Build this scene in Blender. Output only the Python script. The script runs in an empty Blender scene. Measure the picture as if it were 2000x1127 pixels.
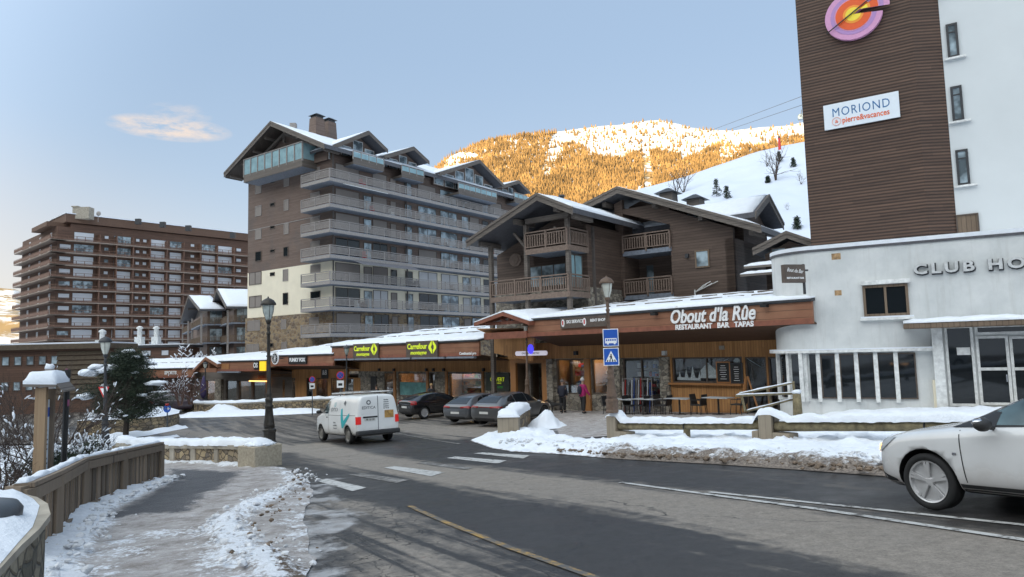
import bpy, bmesh, math, random
from mathutils import Vector, Matrix, noise
from mathutils.bvhtree import BVHTree
random.seed(7)
S = bpy.context.scene
COL = S.collection
R_ = math.radians
# ---------------------------------------------------------------- camera
FPX = 1360.0
PIT = math.atan(122/1360.0)
ROLL = 0.026
fw = Vector((0, math.cos(PIT), math.sin(PIT)))
_u = Vector((0, -math.sin(PIT), math.cos(PIT)))
_r = Vector((1, 0, 0))
CR = math.cos(ROLL)*_r - math.sin(ROLL)*_u
CU = math.sin(ROLL)*_r + math.cos(ROLL)*_u
camd = bpy.data.cameras.new('camera')
cam = bpy.data.objects.new('camera', camd)
COL.objects.link(cam)
cam.matrix_world = Matrix((CR, CU, -fw)).transposed().to_4x4()
camd.sensor_width = 36
camd.lens = FPX/2000*36
camd.clip_start = 0.1
camd.clip_end = 9000
S.camera = cam
# ---------------------------------------------------------------- light
SUN_EL, SUN_AZ = R_(9.5), R_(228)      # azimuth clockwise from +Y: behind and to the left
S.view_settings.view_transform = 'Standard'
S.view_settings.look = 'None'
S.view_settings.gamma = 1
S.view_settings.exposure = EXPO = 1.0
W = bpy.data.worlds.new('World')
S.world = W
W.use_nodes = True
wn, wl = W.node_tree.nodes, W.node_tree.links
wn.clear()
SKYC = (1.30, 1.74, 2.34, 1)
sky = wn.new('ShaderNodeTexSky')
sky.sky_type = 'NISHITA'
sky.sun_disc = False
sky.sun_elevation = R_(16)
sky.sun_rotation = SUN_AZ
sky.altitude = 1500
sky.air_density = 1.0
sky.dust_density = 0.6
sky.ozone_density = 1.6
hs = wn.new('ShaderNodeHueSaturation'); hs.inputs['Saturation'].default_value = 0.62
mixc = wn.new('ShaderNodeMixRGB')
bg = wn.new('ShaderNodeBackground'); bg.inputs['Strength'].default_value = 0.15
wo = wn.new('ShaderNodeOutputWorld')
wl.new(sky.outputs[0], hs.inputs['Color'])
# even high-altitude winter sky, brighter towards the low sun behind the ridge
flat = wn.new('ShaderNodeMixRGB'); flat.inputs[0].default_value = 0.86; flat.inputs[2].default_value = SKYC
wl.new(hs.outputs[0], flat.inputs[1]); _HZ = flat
# small clouds, placed by sky direction
tc = wn.new('ShaderNodeTexCoord')
def wmath(op, a, b=None, c=None):
    n = wn.new('ShaderNodeMath'); n.operation = op
    for i, v in enumerate((a, b, c)):
        if v is None: continue
        if isinstance(v, (int, float)): n.inputs[i].default_value = v
        else: wl.new(v, n.inputs[i])
    return n.outputs[0]
def wdot(vec):
    n = wn.new('ShaderNodeVectorMath'); n.operation = 'DOT_PRODUCT'
    wl.new(tc.outputs['Generated'], n.inputs[0]); n.inputs[1].default_value = vec
    return n.outputs['Value']
def ray(px, py):
    d = CR*(px-1000) + CU*(563.5-py) + fw*FPX
    return d
nz = wn.new('ShaderNodeTexNoise'); nz.inputs['Scale'].default_value = 24; nz.inputs['Detail'].default_value = 9
nz.inputs['Roughness'].default_value = 0.62
mp = wn.new('ShaderNodeMapping'); mp.inputs['Scale'].default_value = (1, 1, 3.4)
wl.new(tc.outputs['Generated'], mp.inputs[0]); wl.new(mp.outputs[0], nz.inputs['Vector'])
hz_ = wn.new('ShaderNodeMapRange'); hz_.interpolation_type = 'SMOOTHSTEP'; wl.new(wdot((0, 0, 1)), hz_.inputs['Value'])
hz_.inputs['From Min'].default_value = -.02; hz_.inputs['From Max'].default_value = .42
hzc = wn.new('ShaderNodeMixRGB'); hzc.inputs[1].default_value = (1.88, 2.24, 2.55, 1); hzc.inputs[2].default_value = (1.26, 1.76, 2.44, 1); wl.new(hz_.outputs[0], hzc.inputs[0])
wg_ = wn.new('ShaderNodeMapRange'); wg_.interpolation_type = 'SMOOTHSTEP'; wl.new(wdot((-.85, .5, -1.6)), wg_.inputs['Value']); wg_.inputs['From Min'].default_value = .35; wg_.inputs['From Max'].default_value = 1.0
wgc = wn.new('ShaderNodeMixRGB'); wgc.inputs[2].default_value = (2.9, 2.5, 2.1, 1); wl.new(hzc.outputs[0], wgc.inputs[1]); wl.new(wg_.outputs[0], wgc.inputs[0]); wl.new(wgc.outputs[0], flat.inputs[2])
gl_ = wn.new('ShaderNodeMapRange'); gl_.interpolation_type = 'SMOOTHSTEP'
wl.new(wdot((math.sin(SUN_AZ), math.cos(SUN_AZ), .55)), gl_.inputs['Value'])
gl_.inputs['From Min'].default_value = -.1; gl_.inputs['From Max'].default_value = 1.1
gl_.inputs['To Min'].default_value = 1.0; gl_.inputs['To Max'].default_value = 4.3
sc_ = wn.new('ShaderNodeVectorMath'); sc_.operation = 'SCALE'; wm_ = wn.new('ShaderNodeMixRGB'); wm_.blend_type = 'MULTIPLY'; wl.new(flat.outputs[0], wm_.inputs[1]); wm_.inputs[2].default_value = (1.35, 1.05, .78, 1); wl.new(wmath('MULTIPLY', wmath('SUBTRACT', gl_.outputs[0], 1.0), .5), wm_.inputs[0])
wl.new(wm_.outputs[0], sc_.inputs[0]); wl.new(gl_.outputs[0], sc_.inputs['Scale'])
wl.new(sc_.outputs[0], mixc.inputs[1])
total = None
for (cx, cy, rw, rh, amp) in ((333, 250, 0.074, 0.017, 1.0), (350, 222, .04, .015, .35)):
    d = ray(cx, cy).normalized()
    a = Vector((0, 0, 1)).cross(d).normalized(); b = d.cross(a)
    ea = wmath('DIVIDE', wdot(a), rw); eb = wmath('DIVIDE', wdot(b), rh)
    e = wmath('ADD', wmath('POWER', wmath('ABSOLUTE', ea), 2.0), wmath('POWER', wmath('ABSOLUTE', eb), 2.0))
    fr = wmath('GREATER_THAN', wdot(d), 0.0)
    v = wmath('MULTIPLY', wmath('MAXIMUM', wmath('SUBTRACT', 1.0, e), 0.0), amp)
    v = wmath('MULTIPLY', v, fr)
    total = v if total is None else wmath('MAXIMUM', total, v)
cl = wmath('MULTIPLY', wmath('POWER', total, 0.9), wmath('MULTIPLY', wmath('MAXIMUM', wmath('SUBTRACT', nz.outputs['Fac'], 0.40), 0.0), 6.0))
cl = wmath('MINIMUM', cl, 0.97)
wl.new(cl, mixc.inputs[0])
mixc.inputs[2].default_value = (3.0, 2.6, 2.35, 1)
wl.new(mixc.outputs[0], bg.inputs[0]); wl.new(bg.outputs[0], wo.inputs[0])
sd = bpy.data.lights.new('sun', 'SUN'); sd.energy = 5.0; sd.angle = R_(0.5); sd.color = (1.0, 0.72, 0.34)
so = bpy.data.objects.new('sun', sd); COL.objects.link(so)
sdir = Vector((math.sin(SUN_AZ)*math.cos(SUN_EL), math.cos(SUN_AZ)*math.cos(SUN_EL), math.sin(SUN_EL)))
so.rotation_euler = sdir.to_track_quat('Z', 'Y').to_euler()
# ---------------------------------------------------------------- geometry helpers
def at(px, py, Y):
    d = ray(px, py); return d*(Y/d.y)
def smin(v, hi, w):
    t = (hi-v)/w
    if t > 30: return v
    if t < -30: return hi
    return hi - w*math.log1p(math.exp(t)) if False else v - w*math.log1p(math.exp(-t))
def gz(x, y):
    x2 = -smin(-x, 20, 3); x2 = smin(x2, 25, 3)
    return -1.72 + .040*x2 - .06*smin(y, 31, 4)
def G(px, py, dz=0.0):
    d = ray(px, py); d = d/d.y
    lo, hi = 0.5, 400
    for _ in range(50):
        m = (lo+hi)/2
        if m*d.z - gz(m*d.x, m) - dz > 0: lo = m
        else: hi = m
    return d*lo
def onL(px, p0, ang, py=690):
    """horizontal ray through px hits the vertical plane through p0; distance u along the plane"""
    return Pl(p0, ang).hit(px, py)[0]
class Pl:
    """vertical plane; u runs to the right as seen from the street, n points to the viewer"""
    def __init__(s, p0, deg):
        s.p = Vector((p0[0], p0[1], 0)); a = R_(deg)
        s.d = Vector((math.sin(a), math.cos(a), 0)); s.n = Vector((s.d.y, -s.d.x, 0)); s.deg = deg
    def hit(s, px, py, off=0.0):
        d = ray(px, py); q = s.p + s.n*off
        t = q.dot(s.n)/d.dot(s.n); h = d*t
        return (h-q).dot(s.d), h.z
    def u(s, px, py, off=0.0): return s.hit(px, py, off)[0]
    def z(s, px, py, off=0.0): return s.hit(px, py, off)[1]
    def pt(s, u, z, off=0.0): return s.p + s.d*u + s.n*off + Vector((0, 0, z))
    def side(s, u, off=0.0, left=True):
        """plane at right angles through u: the wall going back from here (seen from left or right)"""
        q = s.pt(u, 0, off)
        return Pl(q, s.deg-90 if not left else s.deg+90-180)
class MB:
    def __init__(s): s.v = []; s.f = []; s.m = []; s.mi = 0; s.sm = []; s.smooth = False
    def add(s, vs, fs):
        b = len(s.v); s.v.extend(tuple(v) for v in vs)
        for f in fs:
            s.f.append(tuple(b+i for i in f)); s.m.append(s.mi); s.sm.append(s.smooth)
        return s
    def hexa(s, c):
        return s.add(c, [(0,3,2,1),(4,5,6,7),(0,1,5,4),(1,2,6,5),(2,3,7,6),(3,0,4,7)])
    def box(s, a, b):
        x0,y0,z0 = a; x1,y1,z1 = b
        if x0 > x1: x0,x1 = x1,x0
        if y0 > y1: y0,y1 = y1,y0
        if z0 > z1: z0,z1 = z1,z0
        return s.hexa([(x0,y0,z0),(x1,y0,z0),(x1,y1,z0),(x0,y1,z0),(x0,y0,z1),(x1,y0,z1),(x1,y1,z1),(x0,y1,z1)])
    def pbox(s, pl, u0, u1, z0, z1, o0, o1):
        if u0 > u1: u0,u1 = u1,u0
        if z0 > z1: z0,z1 = z1,z0
        if o0 > o1: o0,o1 = o1,o0
        return s.hexa([pl.pt(u0,z0,o1),pl.pt(u1,z0,o1),pl.pt(u1,z0,o0),pl.pt(u0,z0,o0),pl.pt(u0,z1,o1),pl.pt(u1,z1,o1),pl.pt(u1,z1,o0),pl.pt(u0,z1,o0)])
    def poly(s, pl, pts, o0, o1):
        """extruded polygon; pts in (u,z)"""
        n = len(pts)
        a = [pl.pt(u, z, o1) for u, z in pts]; b = [pl.pt(u, z, o0) for u, z in pts]
        return s.add(a+b, [tuple(range(n)), tuple(range(2*n-1, n-1, -1))]+[(i, i+n, (i+1) % n+n, (i+1) % n) for i in range(n)])
    def slab(s, q, t):
        """thick sheet from a planar quad q, thickness vector t"""
        t = Vector(t); q = [Vector(p) for p in q]
        return s.hexa([p for p in q]+[p+t for p in q])
    def beam(s, a, b, w, h, up=Vector((0,0,1))):
        a = Vector(a); b = Vector(b); d = (b-a).normalized()
        x = d.cross(up)
        x = x.normalized() if x.length > 1e-4 else Vector((1,0,0))
        y = x.cross(d)
        c = []
        for p in (a, b):
            for i, j in ((-1,-1),(1,-1),(1,1),(-1,1)): c.append(p + x*i*w/2 + y*j*h/2)
        return s.add(c, [(0,3,2,1),(4,5,6,7),(0,1,5,4),(1,2,6,5),(2,3,7,6),(3,0,4,7)])
    def tube(s, path, rad, n=8, cap=True):
        path = [Vector(p) for p in path]
        if isinstance(rad, (int, float)): rad = [rad]*len(path)
        vs = []; px = None
        for i, p in enumerate(path):
            d = (path[min(i+1, len(path)-1)]-path[max(i-1, 0)]).normalized()
            x = px if px is not None else (Vector((0,0,1)).cross(d) if abs(d.z) < .9 else Vector((1,0,0)).cross(d))
            x = (x - d*x.dot(d)).normalized(); px = x; y = d.cross(x)
            for k in range(n):
                a = 2*math.pi*k/n; vs.append(p + (x*math.cos(a)+y*math.sin(a))*rad[i])
        fs = []
        for i in range(len(path)-1):
            for k in range(n):
                k2 = (k+1) % n; fs.append((i*n+k, i*n+k2, (i+1)*n+k2, (i+1)*n+k))
        if cap: fs += [tuple(range(n-1, -1, -1)), tuple((len(path)-1)*n+k for k in range(n))]
        return s.add(vs, fs)
    def lathe(s, prof, n=20, c=(0,0,0), ax='z', sy=1.0):
        vs = []; c = Vector(c)
        for r, h in prof:
            for k in range(n):
                a = 2*math.pi*k/n; x, y = r*math.cos(a), r*math.sin(a)*sy
                vs.append(c + (Vector((x, y, h)) if ax == 'z' else Vector((x, h, -y)) if ax == 'y' else Vector((h, x, y))))
        m = len(prof); fs = []
        for i in range(m-1):
            for k in range(n):
                k2 = (k+1) % n; fs.append((i*n+k, i*n+k2, (i+1)*n+k2, (i+1)*n+k))
        fs += [tuple(range(n-1, -1, -1)), tuple((m-1)*n+k for k in range(n))]
        return s.add(vs, fs)
    def blob(s, c, r, sq=0.6, seed=0, sub=2, amp=.25):
        bm = bmesh.new(); bmesh.ops.create_icosphere(bm, subdivisions=sub, radius=1)
        c = Vector(c); vs = []
        rr = r if isinstance(r, (tuple, list)) else (r, r, r*sq)
        for v in bm.verts:
            k = 1 + amp*noise.noise(v.co*1.7+Vector((seed*3.1, seed*1.7, 0)))*2
            vs.append(c + Vector((v.co.x*rr[0], v.co.y*rr[1], v.co.z*rr[2]))*k)
        fs = [tuple(v.index for v in f.verts) for f in bm.faces]; bm.free()
        return s.add(vs, fs)
    def build(s, name, mats, parent=None, smooth=None, bevel=0, local=False, weld=False):
        me = bpy.data.meshes.new(name)
        off = Vector((0,0,0)) if (parent is None or local) else ORG[parent.name]
        me.from_pydata([(v[0]-off.x, v[1]-off.y, v[2]-off.z) for v in s.v], [], s.f)
        if not isinstance(mats, (list, tuple)): mats = [mats]
        for m in mats: me.materials.append(m)
        for i, p in enumerate(me.polygons):
            p.material_index = s.m[i]; p.use_smooth = s.sm[i] if smooth is None else smooth
        if weld:
            bm = bmesh.new(); bm.from_mesh(me); bmesh.ops.remove_doubles(bm, verts=bm.verts, dist=1e-4); bm.to_mesh(me); bm.free()
        o = bpy.data.objects.new(name, me); COL.objects.link(o)
        if parent: o.parent = parent; ORG[o.name] = ORG[parent.name]
        else: ORG[o.name] = off
        if bevel:
            b = o.modifiers.new('bevel', 'BEVEL'); b.width = bevel; b.segments = 2; b.limit_method = 'ANGLE'
        return o
ORG = {}
def tag(o, label, cat, group=None, kind=None):
    if label: o['label'] = label
    if cat: o['category'] = cat
    if group: o['group'] = group
    if kind: o['kind'] = kind
    return o
def thing(name, label, cat, loc=(0,0,0), rz=0, group=None):
    o = bpy.data.objects.new(name, None); COL.objects.link(o)
    o.location = loc; o.rotation_euler = (0, 0, rz); o.empty_display_size = 0.3
    ORG[o.name] = Vector(loc)
    return tag(o, label, cat, group)
def local_thing(name, label, cat, loc, rz=0, group=None):
    """parts are modelled in the thing's own coordinates"""
    o = thing(name, label, cat, loc, rz, group); ORG[o.name] = Vector((0,0,0)); return o
def copy_tree(o, label=None, loc=None, rz=None, group=None):
    c = o.copy(); COL.objects.link(c); ORG[c.name] = ORG[o.name]
    if label: c['label'] = label
    if group: c['group'] = group
    if loc is not None: c.location = loc
    if rz is not None: c.rotation_euler = (0, 0, rz)
    for ch in list(o.children):
        k = ch.copy(); COL.objects.link(k); k.parent = c
        for g in list(ch.children):
            q = g.copy(); COL.objects.link(q); q.parent = k
    return c
def struct(o): o['kind'] = 'structure'; return o
def text_mesh(s, size=1, ext=0.01, shear=0, bold=0, align='CENTER', sx=1.0, space=1.0):
    cu = bpy.data.curves.new('t', 'FONT'); cu.body = s; cu.size = size; cu.extrude = ext
    cu.shear = shear; cu.offset = bold; cu.align_x = align; cu.align_y = 'CENTER'; cu.space_character = space
    cu.resolution_u = 3
    o = bpy.data.objects.new('t', cu); COL.objects.link(o)
    bpy.context.view_layer.update()
    me = bpy.data.meshes.new_from_object(o.evaluated_get(bpy.context.evaluated_depsgraph_get()))
    bpy.data.objects.remove(o); bpy.data.curves.remove(cu)
    return [(v.co.x*sx, v.co.y, v.co.z) for v in me.vertices], [tuple(p.vertices) for p in me.polygons]
def put_text(mb, pl, u, z, off, s, size, rot=0, fit=None, **k):
    vs, fs = text_mesh(s, size, **k)
    if fit:
        w = max(v[0] for v in vs)-min(v[0] for v in vs); q = fit/w; vs = [(v[0]*q, v[1], v[2]) for v in vs]
    c, sn = math.cos(rot), math.sin(rot)
    mb.add([pl.pt(u+x*c-y*sn, z+x*sn+y*c, off+t) for x, y, t in vs], fs)
    return mb
# polygon sheets over the terrain
def inpoly(x, y, P):
    r = False; n = len(P); j = n-1
    for i in range(n):
        xi, yi = P[i][0], P[i][1]; xj, yj = P[j][0], P[j][1]
        if (yi > y) != (yj > y) and x < (xj-xi)*(y-yi)/(yj-yi)+xi: r = not r
        j = i
    return r
def dpoly(x, y, P, closed=True):
    best = 1e9; n = len(P)
    for i in range(n if closed else n-1):
        ax, ay = P[i][0], P[i][1]; bx, by = P[(i+1) % n][0], P[(i+1) % n][1]
        dx, dy = bx-ax, by-ay; L = dx*dx+dy*dy
        t = 0 if L == 0 else max(0, min(1, ((x-ax)*dx+(y-ay)*dy)/L))
        d = (x-ax-t*dx)**2+(y-ay-t*dy)**2
        if d < best: best = d
    return math.sqrt(best)
def sheet(name, P, step, zf, mats, parent=None, attrs=None, smooth=True, kind='structure'):
    """fill polygon P (list of xy) with a grid of cells, heights zf(x,y,dist_to_edge)"""
    bm = bmesh.new()
    f = bm.faces.new([bm.verts.new((p[0], p[1], 0)) for p in P])
    if f.calc_area() <= 0: pass
    xs = [p[0] for p in P]; ys = [p[1] for p in P]
    for ax, lo, hi in ((0, min(xs), max(xs)), (1, min(ys), max(ys))):
        k = math.ceil(lo/step)*step
        while k < hi:
            no = Vector((1,0,0)) if ax == 0 else Vector((0,1,0))
            bmesh.ops.bisect_plane(bm, geom=bm.verts[:]+bm.edges[:]+bm.faces[:], plane_co=no*k, plane_no=no, dist=1e-5)
            k += step
    bmesh.ops.triangulate(bm, faces=[f for f in bm.faces if len(f.verts) > 4])
    bmesh.ops.recalc_face_normals(bm, faces=bm.faces)
    if bm.faces and sum(f.normal.z for f in bm.faces) < 0: bmesh.ops.reverse_faces(bm, faces=bm.faces)
    vals = []
    for v in bm.verts:
        d = dpoly(v.co.x, v.co.y, P)
        z = zf(v.co.x, v.co.y, d); vals.append((v.co.x, v.co.y, d)); v.co.z = z
    me = bpy.data.meshes.new(name); bm.to_mesh(me); bm.free()
    for an, fn in (attrs or {}).items():
        a = me.attributes.new(an, 'FLOAT', 'POINT')
        for i, q in enumerate(vals): a.data[i].value = fn(*q)
    for m in (mats if isinstance(mats, (list, tuple)) else [mats]): me.materials.append(m)
    for p in me.polygons: p.use_smooth = smooth
    o = bpy.data.objects.new(name, me); COL.objects.link(o); ORG[o.name] = Vector((0,0,0))
    if parent:
        o.parent = parent; q = ORG[parent.name]
        for v in me.vertices: v.co -= q
        ORG[o.name] = q
    elif kind: o['kind'] = kind
    return o
def fb(x, y, s=1.0, seed=0.0):
    return noise.fractal(Vector((x*s+seed, y*s-seed*.7, seed)), 1.0, 2.0, 4)
def ss(a, b, x):
    t = max(0, min(1, (x-a)/(b-a))); return t*t*(3-2*t)
# ---------------------------------------------------------------- materials
class NT:
    def __init__(s, name):
        s.m = bpy.data.materials.new(name); s.m.use_nodes = True
        s.t = s.m.node_tree; s.n = s.t.nodes; s.l = s.t.links; s.n.clear()
        s.out = s.n.new('ShaderNodeOutputMaterial'); s.b = s.n.new('ShaderNodeBsdfPrincipled')
        s.l.new(s.b.outputs[0], s.out.inputs[0])
        s.tc = s.n.new('ShaderNodeTexCoord').outputs['Object']
    def put(s, v, sock):
        if isinstance(v, (int, float)): sock.default_value = v
        elif isinstance(v, (tuple, list)): sock.default_value = tuple(v)+((1,) if len(v) == 3 and len(sock.default_value) == 4 else ())
        else: s.l.new(v, sock)
    def math(s, op, a, b=0, c=0):
        n = s.n.new('ShaderNodeMath'); n.operation = op
        for i, v in enumerate((a, b, c)): s.put(v, n.inputs[i])
        return n.outputs[0]
    def dot(s, vec):
        n = s.n.new('ShaderNodeVectorMath'); n.operation = 'DOT_PRODUCT'; s.l.new(s.tc, n.inputs[0]); n.inputs[1].default_value = vec
        return n.outputs['Value']
    def map(s, scale, rot=(0,0,0)):
        n = s.n.new('ShaderNodeMapping'); s.l.new(s.tc, n.inputs[0])
        n.inputs['Rotation'].default_value = rot; n.inputs['Scale'].default_value = scale
        return n.outputs[0]
    def noise(s, scale, detail=4, rough=.55, vec=None, dist=0):
        n = s.n.new('ShaderNodeTexNoise'); s.l.new(vec if vec is not None else s.tc, n.inputs['Vector'])
        n.inputs['Scale'].default_value = scale; n.inputs['Detail'].default_value = detail; n.inputs['Roughness'].default_value = rough
        n.inputs['Distortion'].default_value = dist
        return n.outputs['Fac']
    def ramp(s, fac, a, b, lo=0.0, hi=1.0):
        n = s.n.new('ShaderNodeMapRange'); n.clamp = True; s.put(fac, n.inputs['Value'])
        n.inputs['From Min'].default_value = a; n.inputs['From Max'].default_value = b
        n.inputs['To Min'].default_value = lo; n.inputs['To Max'].default_value = hi
        return n.outputs[0]
    def mix(s, fac, a, b, mode='MIX'):
        n = s.n.new('ShaderNodeMixRGB'); n.blend_type = mode
        s.put(fac, n.inputs[0]); s.put(a, n.inputs[1]); s.put(b, n.inputs[2]); return n.outputs[0]
    def axes(s, deg, along, across):
        a = R_(deg); n = s.n.new('ShaderNodeCombineXYZ'); s.l.new(s.math('MULTIPLY', s.dot((math.sin(a), math.cos(a), 0)), along), n.inputs[0]); s.l.new(s.math('MULTIPLY', s.dot((math.cos(a), -math.sin(a), 0)), across), n.inputs[1]); return n.outputs[0]
    def rgb(s, v):
        n = s.n.new('ShaderNodeCombineColor')
        for i in range(3): s.put(v, n.inputs[i])
        return n.outputs[0]
    def attr(s, name):
        n = s.n.new('ShaderNodeAttribute'); n.attribute_name = name; return n.outputs['Fac']
    def bump(s, h, st=.5, dist=.02):
        n = s.n.new('ShaderNodeBump'); n.inputs['Strength'].default_value = st; n.inputs['Distance'].default_value = dist
        s.l.new(h, n.inputs['Height']); s.l.new(n.outputs[0], s.b.inputs['Normal'])
    def fin(s, col=None, rough=None, metal=0, spec=None, **k):
        if col is not None: s.put(col, s.b.inputs['Base Color'])
        if rough is not None: s.put(rough, s.b.inputs['Roughness'])
        s.put(metal, s.b.inputs['Metallic'])
        if spec is not None: s.b.inputs['Specular IOR Level'].default_value = spec
        for a, v in k.items(): s.put(v, s.b.inputs[a.replace('_', ' ')])
        return s.m
def plain(name, c, rough=.6, metal=0, var=.25, sc=6, bump=.15, spec=None):
    t = NT(name); f = t.noise(sc, 5)
    c2 = tuple(x*(1-var) for x in c); c1 = tuple(min(1, x*(1+var*.6)) for x in c)
    col = t.mix(t.ramp(f, .3, .7), c2, c1)
    if bump: t.bump(t.noise(sc*8, 4), bump, .01)
    return t.fin(col, rough, metal, spec)
def boards(name, c1, c2, w, direc, gap=.06, grain=(1,1,.12), rough=.7, weather=None):
    """planks: direc = direction across the planks"""
    t = NT(name); d = Vector(direc).normalized()
    x = t.math('DIVIDE', t.dot(d), w)
    fr = t.math('FRACT', x); fl = t.math('FLOOR', x)
    wn_ = t.n.new('ShaderNodeTexWhiteNoise'); wn_.noise_dimensions = '2D'
    cb = t.n.new('ShaderNodeCombineXYZ'); t.l.new(fl, cb.inputs[0])
    oth = Vector((0,0,1)) if abs(d.z) < .5 else Vector((1,.4,0)).normalized()
    seg = t.math('FLOOR', t.math('DIVIDE', t.math('ADD', t.dot(oth), t.math('MULTIPLY', fl, 1.37)), 3.1))
    t.l.new(seg, cb.inputs[1]); t.l.new(cb.outputs[0], wn_.inputs['Vector'])
    rot = (0, 0, 0); ll = t.noise(3.0, 6, .65, t.map(grain))
    g2 = t.noise(22.0, 5, .6, t.map(grain))
    f = t.math('ADD', t.math('MULTIPLY', wn_.outputs['Value'], .45), t.math('MULTIPLY', t.ramp(ll, .25, .75), .55))
    f = t.math('ADD', t.math('MULTIPLY', f, .8), t.math('MULTIPLY', t.ramp(g2, .3, .7), .2))
    col = t.mix(f, c1, c2)
    if weather: col = t.mix(t.math('MULTIPLY', t.ramp(t.noise(.35, 5), .5, .68), .55), col, weather)
    e = t.math('MINIMUM', fr, t.math('SUBTRACT', 1, fr))
    m = t.ramp(e, 0, gap, .18, 1)
    col = t.mix(1, col, t.rgb(m), 'MULTIPLY')
    t.bump(t.math('ADD', t.math('MULTIPLY', t.ramp(e, 0, gap), 1.0), t.math('MULTIPLY', g2, .25)), .6, .02)
    return t.fin(col, rough)
def stone(name, scale, cols, mortar, mw=.05, rough=.85, sq=(1,1,1.5)):
    t = NT(name); ds = t.n.new('ShaderNodeTexNoise'); ds.inputs['Scale'].default_value = scale*.8
    t.l.new(t.tc, ds.inputs['Vector'])
    va = t.n.new('ShaderNodeVectorMath'); va.operation = 'MULTIPLY_ADD'
    t.l.new(ds.outputs['Color'], va.inputs[0]); va.inputs[1].default_value = (.35/scale,)*3; t.l.new(t.map(sq), va.inputs[2])
    v1 = t.n.new('ShaderNodeTexVoronoi'); v1.inputs['Scale'].default_value = scale; t.l.new(va.outputs[0], v1.inputs['Vector'])
    v2 = t.n.new('ShaderNodeTexVoronoi'); v2.feature = 'DISTANCE_TO_EDGE'; v2.inputs['Scale'].default_value = scale; t.l.new(va.outputs[0], v2.inputs['Vector'])
    sp = t.n.new('ShaderNodeSeparateColor'); t.l.new(v1.outputs['Color'], sp.inputs[0])
    c = t.mix(t.ramp(sp.outputs[0], .15, .5), cols[0], cols[1]); c = t.mix(t.ramp(sp.outputs[1], .5, .9), c, cols[2])
    c = t.mix(1, c, t.rgb(t.ramp(t.noise(scale*7, 5), .25, .75, .65, 1.2)), 'MULTIPLY')
    m = t.ramp(v2.outputs['Distance'], mw*.4, mw)
    col = t.mix(m, mortar, c); t.bump(t.math('ADD', t.ramp(v2.outputs['Distance'], 0, mw*2.5), t.math('MULTIPLY', t.noise(scale*9, 3), .2)), .9, .04)
    return t.fin(col, rough)
def glass(name, c=(.015,.02,.025), rough=.04, ref=1.5, var=0):
    t = NT(name); col = c
    if var:
        f = t.noise(var, 3, .5); col = t.mix(t.ramp(f, .42, .62), c, tuple(min(1, x*4+.03) for x in c))
    t.bump(t.noise(.8, 1), .05, .02)
    m = t.fin(col, rough); t.b.inputs['IOR'].default_value = ref; return m
def emis(name, c, st, base=(0,0,0)):
    t = NT(name); m = t.fin(base, .5); t.put(c, t.b.inputs['Emission Color']); t.b.inputs['Emission Strength'].default_value = st; return m
def paint(name, c, rough=.35, coat=.6, metal=0, dirt=None):
    t = NT(name); col = c
    col = t.mix(t.ramp(t.noise(1.2, 4), .35, .7), tuple(x*.9 for x in c), c)
    if dirt:
        z = t.dot((0,0,1)); k = t.math('MULTIPLY', t.ramp(t.math('ADD', z, t.math('MULTIPLY', t.noise(2.4, 6, .7), dirt[1]*.9)), dirt[1]*.75, dirt[1]*1.6, 1, 0), dirt[2])
        col = t.mix(k, col, dirt[0]); rough = t.math('ADD', rough, t.math('MULTIPLY', k, .45))
    m = t.fin(col, rough, metal); t.b.inputs['Coat Weight'].default_value = coat; t.b.inputs['Coat Roughness'].default_value = .06
    return m
def shopglass(name):
    t = NT(name); tr = t.n.new('ShaderNodeBsdfTransparent'); tr.inputs[0].default_value = (.9,.92,.92,1)
    gl = t.n.new('ShaderNodeBsdfGlossy'); gl.inputs['Roughness'].default_value = .02
    fr = t.n.new('ShaderNodeFresnel'); fr.inputs[0].default_value = 1.5
    ms = t.n.new('ShaderNodeMixShader'); t.l.new(t.math('ADD', t.math('MULTIPLY', fr.outputs[0], .8), .0), ms.inputs[0])
    t.l.new(tr.outputs[0], ms.inputs[1]); t.l.new(gl.outputs[0], ms.inputs[2]); t.l.new(ms.outputs[0], t.out.inputs[0])
    return t.m
M = {}
def snowmat(name, tint=(.80,.84,.90), dirty=False, sc=3):
    t = NT(name)
    n1 = t.noise(sc, 6, .6); n2 = t.noise(sc*9, 5, .7)
    col = t.mix(t.ramp(n1, .3, .7), tuple(x*.93 for x in tint), tint)
    if dirty:
        dk = t.attr('dirt')
        k = t.ramp(t.math('ADD', dk, t.math('MULTIPLY', t.math('SUBTRACT', t.noise(4.5, 7, .75), .5), 1.15)), .42, .62)
        dc = t.mix(t.ramp(t.noise(20, 5, .7), .35, .65), (.060,.045,.034), (.30,.25,.21))
        col = t.mix(k, col, dc)
    t.bump(t.math('ADD', n2, t.math('MULTIPLY', n1, 1.5)), .55, .05)
    return t.fin(col, .75)
M['snow'] = snowmat('snow')
M['snowshade'] = snowmat('shaded slope snow', (.60,.66,.76), sc=.11)  # snow darkened and blued to paint in the shade on the slope
M['snowd'] = snowmat('dirty snow', dirty=True)
M['white'] = plain('white paint', (.72,.73,.72), .5)
M['concrete'] = plain('concrete', (.36,.32,.26), .9, var=.3, sc=3, bump=.4)
M['beige'] = plain('cream render', (.79,.72,.57), .9, var=.06, sc=1)
M['dark'] = plain('dark metal', (.035,.037,.042), .5)
M['slate'] = plain('grey roof edge', (.085,.085,.095), .6)
M['greywood'] = boards('grey weathered wood', (.085,.070,.060), (.17,.145,.125), .14, (0,0,1), grain=(.15,.15,3))
M['rail'] = plain('grey railing wood', (.30,.275,.26), .7, sc=9)
M['slab'] = plain('grey blue slab', (.20,.225,.27), .8)
M['deckwood'] = boards('deck wood', (.11,.075,.05), (.22,.16,.11), .12, (1,.3,0))
M['glass'] = glass('window glass', (.010,.013,.016))
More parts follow.
